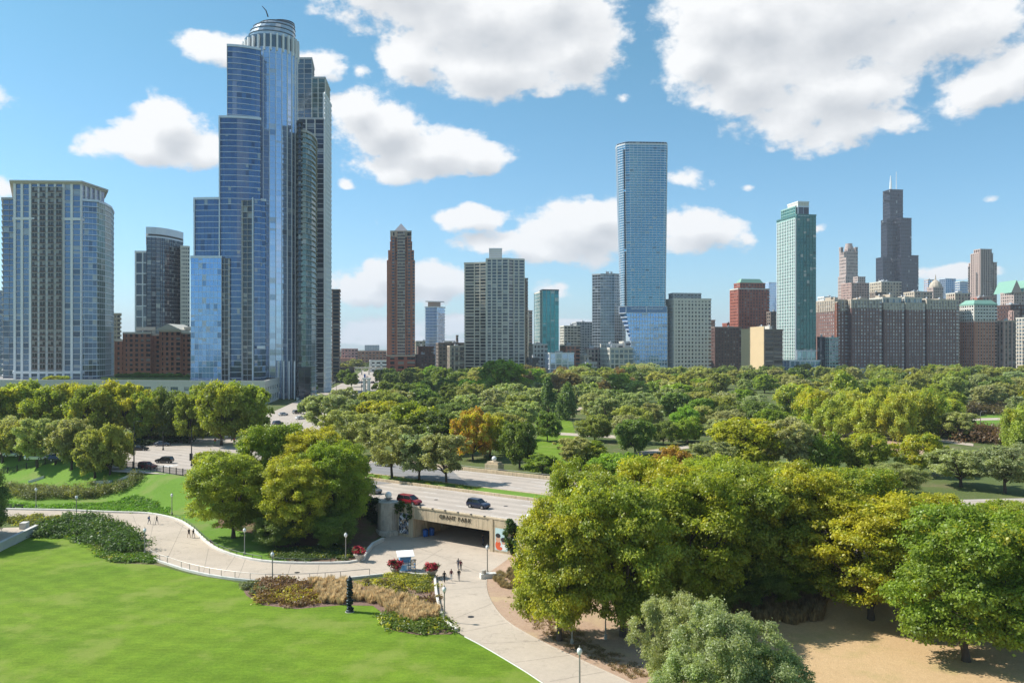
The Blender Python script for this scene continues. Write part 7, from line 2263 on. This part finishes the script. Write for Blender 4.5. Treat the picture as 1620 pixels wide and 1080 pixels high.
PT = {'red': paint('red_paint', (.30, .012, .02)), 'navy': paint('navy_paint', (.012, .02, .055)), 'grey': paint('grey_paint', (.17, .175, .18)), 'silver': paint('silver_paint', (.48, .49, .50)), 'white': paint('white_car_paint', (.78, .78, .77)),
      'black': paint('black_paint', (.012, .013, .015)), 'blue': paint('slate_blue_paint', (.06, .085, .13))}
AL = math.atan2(-UC, US)
CARS = [  # px, py, z, kind, colour, heading, label
    (648, 797, 5.05, 'van', 'red', AL, 'red minivan driving over the tunnel'), (757, 803, 5.05, 'suv', 'navy', AL, 'navy blue suv driving over the tunnel right of the minivan'),
    (588, 780, 5.05, 'suv', 'grey', AL, 'grey suv beside the concrete pier, half behind the tree clump'), (606, 737, 5.05, 'suv', 'silver', AL + math.pi, 'silver suv on the far carriageway behind the median trees'),
    (233, 695, 5.06, 'sedan', 'red', .05, 'dark red sedan at the far side of the crossroads'), (257, 705, 5.06, 'sedan', 'blue', .1, 'slate blue sedan in the middle of the crossroads'), (222, 712, 5.06, 'sedan', 'black', -.1, 'black sedan behind the tall street light'),
    (260, 732, 5.06, 'suv', 'black', math.pi - .15, 'black suv waiting near the iron fence'), (233, 741, 5.06, 'suv', 'red', AL + .25, 'red suv just behind the iron fence'), (360, 693, 5.06, 'sedan', 'white', .25, 'white sedan turning at the far right of the crossroads'),
    (56, 727, 5.06, 'van', 'white', .05, 'white van glimpsed behind the hill trees'), (92, 729, 5.06, 'suv', 'navy', .05, 'dark suv glimpsed behind the hill trees'), (140, 733, 5.06, 'suv', 'black', .05, 'black suv glimpsed by the fence between trunks'), (20, 722, 5.06, 'suv', 'silver', .05, 'silver car glimpsed at the left end of the fence'),
    (448, 657, 5.075, 'sedan', 'silver', 1.0, 'silver sedan low on the avenue below the round tower'), (470, 654, 5.075, 'suv', 'grey', 1.0, 'grey suv second from the left on the avenue'), (483, 651, 5.075, 'suv', 'black', 1.0, 'black suv beside the grey one on the avenue'),
    (492, 643, 5.075, 'sedan', 'white', 1.1, 'white sedan on the avenue above the black suv'), (503, 645, 5.075, 'sedan', 'silver', 1.1, 'silver sedan right of the white one on the avenue'), (513, 631, 5.075, 'suv', 'black', 1.1, 'dark suv in the shaded lane of the avenue'), (575, 612, 5.075, 'van', 'white', 1.3, 'white van far along the avenue'),
    (566, 602, 5.075, 'sedan', 'silver', 1.3, 'silver car far along the avenue'), (580, 597, 5.075, 'sedan', 'white', 1.3, 'small white car farthest along the avenue'), (560, 622, 5.075, 'sedan', 'red', 1.25, 'red car on the avenue left of the pylon'), (553, 632, 5.075, 'suv', 'grey', 1.2, 'grey suv beside the pylon on the avenue'), (590, 606, 5.075, 'suv', 'navy', 1.3, 'dark car at the right kerb far along the avenue'),
    (475, 663, 5.075, 'sedan', 'white', 1.0, 'white sedan at the avenue stop line'), (440, 672, 5.075, 'suv', 'navy', 1.0, 'navy suv entering the crossroads from the avenue'),
    (1602, 634, 5.1, 'sedan', 'white', .1, 'first white car parked at the right frame edge beyond the meadow'), (1594, 626, 5.1, 'sedan', 'silver', .1, 'silver car parked beyond the meadow near the pale poles')]
proto_car = {}
for (px, py, z, kind, colr, hd_, lb) in CARS:
    k = (kind, colr)
    if k not in proto_car: proto_car[k] = make_car(kind, PT[colr], 'parked_car' if 'parked' in lb else 'car'); o = proto_car[k]
    else: o = copy_tree(proto_car[k])
    p = gp(px, py, z); o.location = p; o.rotation_euler = (0, 0, hd_); o['label'] = lb; o['category'] = {'sedan': 'car', 'suv': 'car', 'van': 'van'}[kind]; o['group'] = 'cars on the roads'

# ------------------------------------------------------------------ people
M_SKIN = plain('skin', (0.36, 0.21, 0.14), .6); M_HAIR = plain('dark_hair', (0.03, 0.02, 0.015), .7)


def make_person(p, face, shirt, trousers, label, stride=.25, arm=.18, hair=M_HAIR, shorts=False, bag=False, h=1.72):
    t = thing('person', label, 'person', tuple(p), face, 'people on the park paths')
    k = h / 1.72
    J = {'pel': (0, 0, .95), 'wst': (0, 0, 1.12), 'chs': (.02, 0, 1.34), 'nek': (.02, 0, 1.50), 'hd1': (.03, 0, 1.60), 'hd2': (.03, 0, 1.70)}
    V, E, R_ = [], [], []
    def add(pt, r, par=None):
        V.append(Vector(pt) * k); R_.append(r); i = len(V) - 1
        if par is not None: E.append((par, i))
        return i
    pel = add((0, 0, .95), (.13, .16)); w_ = add((0, 0, 1.12), (.11, .145), pel); ch = add((.02, 0, 1.34), (.125, .18), w_); nk = add((.02, 0, 1.475), (.055, .055), ch); hd_ = add((.03, 0, 1.58), (.085, .075), nk); add((.025, 0, 1.67), (.075, .07), hd_)
    for s in (-1, 1):
        f = stride * s
        hp = add((f * .1, .09 * s, .88), (.085, .085), pel); kn = add((f * .65 + .04, .10 * s, .49), (.06, .06), hp); an = add((f - .02 if f > 0 else f - .06, .10 * s, .09), (.04, .04), kn); add((f + .12, .11 * s, .045), (.035, .045), an)
        sh = add((.01, .19 * s, 1.40), (.055, .055), ch); el = add((-arm * s * .5, .25 * s, 1.13), (.04, .04), sh); wr = add((-arm * s + .1, .25 * s, .90), (.03, .03), el); hn = add((-arm * s + .13, .25 * s, .83), (.035, .022), wr)
    me = bpy.data.meshes.new('body'); me.from_pydata(V, E, []); me.update()
    o = bpy.data.objects.new('body', me); COL.objects.link(o)
    md = o.modifiers.new('skin', 'SKIN'); sv = me.skin_vertices[0].data
    for i, r in enumerate(R_): sv[i].radius = (r[0] * k, r[1] * k)
    sv[0].use_root = True
    ss = o.modifiers.new('sub', 'SUBSURF'); ss.levels = ss.render_levels = 1
    dg = bpy.context.evaluated_depsgraph_get(); ev = o.evaluated_get(dg)
    m2 = bpy.data.meshes.new_from_object(ev); bpy.data.objects.remove(o)
    m2.materials.clear()
    for m_ in (M_SKIN, shirt, trousers, M_RUBBER): m2.materials.append(m_)
    for f in m2.polygons:
        c = f.center / k; f.use_smooth = True
        if c.z > 1.49: f.material_index = 0
        elif abs(c.y) > .19 and c.z < 1.12: f.material_index = 0
        elif c.z > .98: f.material_index = 1
        elif c.z < .085: f.material_index = 3
        elif shorts and c.z < .52: f.material_index = 0
        else: f.material_index = 2
    b = bpy.data.objects.new('body', m2); COL.objects.link(b); b.parent = t
    hb = MB(); g = [(.102 * math.sin(a) * k, (1.62 - .115 * math.cos(a)) * k) for a in np.linspace(1.2, math.pi - .05, 6)]
    hb.lathe(g, 10, (.005 * k, 0, 0)); hb.build('hair', hair, t, smooth=True)
    if bag:
        q = MB(); q.lathe([(.06, -.2), (.14, -.14), (.15, .1), (.09, .2)], 8, (-.19 * k, 0, 1.25 * k)); q.build('backpack', M_RUBBER, t, smooth=True)
    # face
    MB().box(.108 * k, .128 * k, -.012, .012, 1.565 * k, 1.605 * k).build('nose', M_SKIN, t)
    for s in (-1, 1): MB().box(.098 * k, .108 * k, s * .032 - .01, s * .032 + .01, 1.605 * k, 1.618 * k).build('eye', M_HAIR, t)
    return t


cl = lambda n, c: plain(n, c, .85, var=.1)
BK, NV, GY, BL, WH, RD, DG = cl('black_cloth', (.02, .02, .022)), cl('navy_cloth', (.025, .035, .07)), cl('grey_cloth', (.16, .16, .17)), cl('blue_cloth', (.08, .16, .35)), cl('pale_cloth', (.5, .5, .5)), cl('wine_cloth', (.12, .03, .035)), cl('denim', (.05, .075, .13))
for px, py, fc, sh, tr, lb, kw in (
        (236, 829, -.3, BL, DG, 'person in blue top walking left of a pair on the curved path', dict(bag=True)), (248, 829, -.3, BK, DG, 'person in black walking right of a pair on the curved path', {}),
        (299, 850, 2.6, BK, BK, 'taller person in black of the pair at the path bend', dict(shorts=True)), (306, 850, 2.6, BK, GY, 'shorter person beside the taller one at the path bend', dict(h=1.62)),
        (703, 921, 1.4, BK, BK, 'person in black alone at the left of the group before the tunnel', {}), (714, 918, 1.5, RD, WH, 'person in dark top and pale trousers in the middle of the group', {}),
        (726, 918, 1.6, BK, GY, 'person in black top at the right front of the group', {}), (725, 900, 1.5, GY, DG, 'person in grey at the back of the group nearest the tunnel', {}), (729, 902, 1.5, RD, BK, 'person in wine red behind the group', dict(h=1.65))):
    q = gp(px, py, .06); make_person(q, fc, sh, tr, lb, **kw)
# rider on a scooter in the tunnel mouth
q = gp(764, 862, .06)
make_person(q + Vector((0, 0, .18)), 1.9, BK, NV, 'person in black riding a scooter inside the tunnel mouth', stride=.08)
t = thing('kick_scooter', 'black kick scooter under the rider in the tunnel mouth', 'scooter', tuple(q), 1.9)
MB().box(-.45, .4, -.08, .08, .12, .17).build('deck', M_RUBBER, t)
MB().tube([(.42, 0, .14), (.36, 0, 1.0)], .03, 5).build('stem', M_RUBBER, t); MB().tube([(.36, -.25, 1.0), (.36, .25, 1.0)], .025, 5).build('handlebar', M_RUBBER, t)
for x in (-.5, .5):
    w = MB(); w.lathe([(.11, -.03), (.11, .03)], 10); w.v = [tuple(Matrix.Translation((x, 0, .11)) @ Matrix.Rotation(math.radians(90), 4, 'X') @ Vector(v)) for v in w.v]; w.build('wheel', M_RUBBER, t)

# ------------------------------------------------------------------ planters, kiosk, bins, sculpture
M_PETAL = plain('red_petals', (.42, .02, .03), .7)
t_ = NT('flower_red'); vr = t_.n('ShaderNodeAttribute', attribute_name='vary').outputs['Fac']; tn = t_.n('ShaderNodeAttribute', attribute_name='tint').outputs['Fac']
cm_ = t_.mix(t_.m('GREATER_THAN', tn, .42), (.06, .11, .02), (.45, .02, .04)); M_FLOWER = t_.pbr(t_.n('ShaderNodeVectorMath', {0: cm_, 'Scale': t_.mr(vr, 0, 1, .6, 1.4)}, operation='SCALE').outputs[0], .8)
for i, (px, py, lb) in enumerate(((568, 888, 'stone planter of red flowers at the end of the kerb in the shade'), (626, 910, 'stone planter of red flowers left of the blue kiosk'), (683, 914, 'stone planter of red flowers at the bed corner by the walkers'))):
    p = gp(px, py, 0); t = thing('flower_planter', lb, 'planter', tuple(p), .4 * i, 'stone planters of red flowers')
    MB().lathe([(.55, -.05), (.55, .15), (.42, .2), (.5, .5), (.85, 1.05), (.92, 1.1), (.92, 1.25), (.8, 1.25)], 8).build('urn', M_GREYC, t)
    rr = random.Random(i); bl = [(rr.uniform(-.7, .7), rr.uniform(-.7, .7), 1.35 + rr.uniform(0, .75), .38, .38, .3, rr.random(), rr.random()) for _ in range(26)]
    me = leaf_mesh('flowers', bl, 1500, .16, 90 + i, mat=M_FLOWER); o = bpy.data.objects.new('flowers', me); COL.objects.link(o); o.parent = t
p = gp(641, 901, 0.06); t = thing('vendor_kiosk', 'light blue vendor kiosk with slanted white roof between two flower planters', 'kiosk', tuple(p), .25)
KB = plain('kiosk_blue', (.22, .48, .78), .5, var=.08); KD = plain('kiosk_panel', (.10, .32, .62), .5)
MB().box(-.85, .85, -.6, .6, 0, 1.0).build('counter', KB, t)
MB().box(-.9, .9, .45, .6, 1.0, 2.3).build('back_panel', KB, t)
for sx in (-1, 1):
    MB().box(sx * .82 - .05, sx * .82 + .05, -.55, .44, 1.0, 2.2).build('side_panel', KB, t)
    MB().box(sx * .45 - .28, sx * .45 + .28, -.63, -.602, .2, .8).build('poster', KD if sx < 0 else M_WHITE, t)
MB().box(-.95, .95, -.75, .65, .98, 1.06).build('counter_top', M_WHITE, t)
m_ = MB(); m_.add([(-1.3, -1.2, 2.25), (1.3, -1.2, 2.25), (1.3, .9, 2.75), (-1.3, .9, 2.75), (-1.3, -1.2, 2.35), (1.3, -1.2, 2.35), (1.3, .9, 2.85), (-1.3, .9, 2.85)], [(0, 3, 2, 1), (4, 5, 6, 7), (0, 1, 5, 4), (1, 2, 6, 5), (2, 3, 7, 6), (3, 0, 4, 7)])
m_.build('roof', M_WHITE, t)
p = gp(652, 903, .06); t = thing('display_rack', 'dark wire display rack of maps beside the blue kiosk', 'rack', tuple(p), -.2)
for x in (-.55, .55): MB().tube([(x, 0, 0), (x, 0, 1.75)], .035, 5).build('upright', M_IRON, t)
for z in (.5, .95, 1.4): MB().box(-.55, .55, -.12, .12, z, z + .04).build('shelf', M_IRON, t)
rr = random.Random(2)
for z in (.55, 1.0, 1.45):
    for x in (-.4, -.13, .14, .41): MB().box(x - .11, x + .11, -.06, -.03, z, z + .3).build('leaflet', (M_WHITE, KB, M_TAN)[rr.randrange(3)], t)
# wedge of a skateboarder-free bench: low sign slab lying by the lamp
for k, (s, c, lb) in enumerate(((-99.2, 114.0, 'blue recycling bin at the tunnel wall, nearer one'), (-98.9, 115.4, 'blue recycling bin at the tunnel wall, farther one'))):
    v = sc_(s, c); t = thing('recycling_bin', lb, 'bin', (v.x, v.y, .06), AL, 'blue bins inside the tunnel mouth')
    MB().lathe([(.42, 0), (.48, .1), (.5, 1.15)], 12).build('barrel', plain('bin_blue', (.02, .12, .42), .5), t)
    MB().lathe([(.53, 1.151), (.53, 1.25), (.3, 1.42), (.1, 1.46)], 12).build('lid', plain('bin_lid', (.01, .05, .2), .5), t)
# stone block end of the planting right of the path
p = gp(772, 914, 0); t = thing('stone_block', 'pale stone block seat at the right path corner', 'block', tuple(p), .3)
MB().box(-1.2, 1.2, -.5, .5, -.1, .75).build('seat_block', M_STONE, t); MB().box(1.21, 3.6, -.35, .35, -.1, .5).build('low_wall', M_STONE, t); MB().lathe([(.35, .751), (.4, .85), (.4, 1.25), (.3, 1.3)], 10, (-.7, 0, 0)).build('bollard', M_GREYC, t)
# bronze column of stacked rounded forms
p = gp(553.3, 967, .03); t = thing('stacked_sculpture', 'dark bronze sculpture of stacked rounded forms on the lawn edge', 'sculpture', tuple(p))
M_BRONZE = plain('dark_bronze', (.022, .034, .036), .38, .6, var=.35, scale=2)
MB().lathe([(.6, 0), (.6, .04)], 16).build('footing', M_KERB, t)
MB().lathe([(.55, .05), (.5, .2), (.38, .32)], 12).build('base', M_BRONZE, t)
MB().lathe([(.24, .3), (.22, 4.1), (.1, 4.4)], 10).build('core', M_BRONZE, t)
rr = random.Random(12)
for k in range(12):
    z = .42 + k * .335; a = k * 2.1
    for q in range(2):
        aa = a + q * math.pi + rr.uniform(-.4, .4); r_ = rr.uniform(.22, .34)
        f = [(r_ * math.sin(u) * 1.15, r_ * .72 * -math.cos(u)) for u in np.linspace(.15, math.pi - .1, 7)]
        MB().lathe(f, 10, (math.cos(aa) * rr.uniform(.12, .28), math.sin(aa) * rr.uniform(.12, .28), z)).build('rounded_form', M_BRONZE, t, smooth=True)
MB().lathe([(.36, 4.05), (.3, 4.3), (.16, 4.5), (.02, 4.75)], 8).build('tip', M_BRONZE, t)
# benches glimpsed left, and small bollards by the path
for k, (px, py) in enumerate(((8, 806), (26, 806))):
    p = at(px, py); t = thing('park_bench', f'dark park bench {"cut by the frame at" if k == 0 else "second from"} the left edge above the path', 'bench', tuple(p + Vector((0, .6, .06))), 0, 'benches by the path')
    for z in (.45,):
        for j in range(4): MB().box(-1, 1, -.25 + j * .13, -.15 + j * .13, z, z + .04).build('slat', M_IRON, t)
    for j in range(3): MB().box(-1, 1, .27, .31, .58 + j * .14, .68 + j * .14).build('slat', M_IRON, t)
    for x in (-.9, .9): MB().box(x - .04, x + .04, -.25, .3, 0, .45).build('leg', M_IRON, t)
# low stone edges on the hill lawn
for (a, b_, lb) in (((45, 764), (70, 756), 'short pale stone edging slab on the left hill lawn'), ((150, 765), (176, 764), 'pale stone slab behind the clipped hedge'), ((186, 763), (208, 753), 'pale stone edge at the right end of the hedge')):
    A, B_ = at(*a), at(*b_); t = thing('stone_edging', lb, 'stone edging', tuple(A)); d_ = B_ - A
    MB().bar((0, 0, -.2), d_ + Vector((0, 0, -.2)), .6, .75).build('slab', M_STONE, t); MB().bar((0, 0, .55), d_ + Vector((0, 0, .55)), .66, .06).build('coping', M_KERB, t)
# rust-coloured tree-well mulch stones under the clump
p = at(480, 878)
for k in range(9):
    q = at(505 + (k % 5) * 9 + (k // 5) * 5, 862 + (k // 5) * 6); t = MB(); r_ = .35 + .2 * ((k * 7) % 3) / 3
    t.lathe([(r_, -.1), (r_ * .95, .15), (r_ * .5, .32)], 7)
    o = t.build('boulder', M_STONE, loc=tuple(q)); o['label'] = ('first', 'second', 'third', 'fourth', 'fifth', 'sixth', 'seventh', 'eighth', 'ninth')[k] + ' pale boulder counted along the two short rows in the shaded planting'; o['category'] = 'boulder'; o['group'] = 'pale boulders in the shade'; o.rotation_euler = (0, 0, k)

# ------------------------------------------------------------------ air
hb = MB(); hb.box(-16000, 16000, -900, 15500, -3, 475)
hm = bpy.data.materials.new('air'); hm.use_nodes = True
hn = hm.node_tree; hn.nodes.clear(); ho = hn.nodes.new('ShaderNodeOutputMaterial'); hv = hn.nodes.new('ShaderNodeVolumePrincipled')
hv.inputs['Color'].default_value = (.80, .88, 1.0, 1); hv.inputs['Density'].default_value = 8.0e-5; hv.inputs['Anisotropy'].default_value = 0.1
hn.links.new(hv.outputs[0], ho.inputs['Volume'])
hz_o = hb.build('haze', hm); hz_o['kind'] = 'stuff'
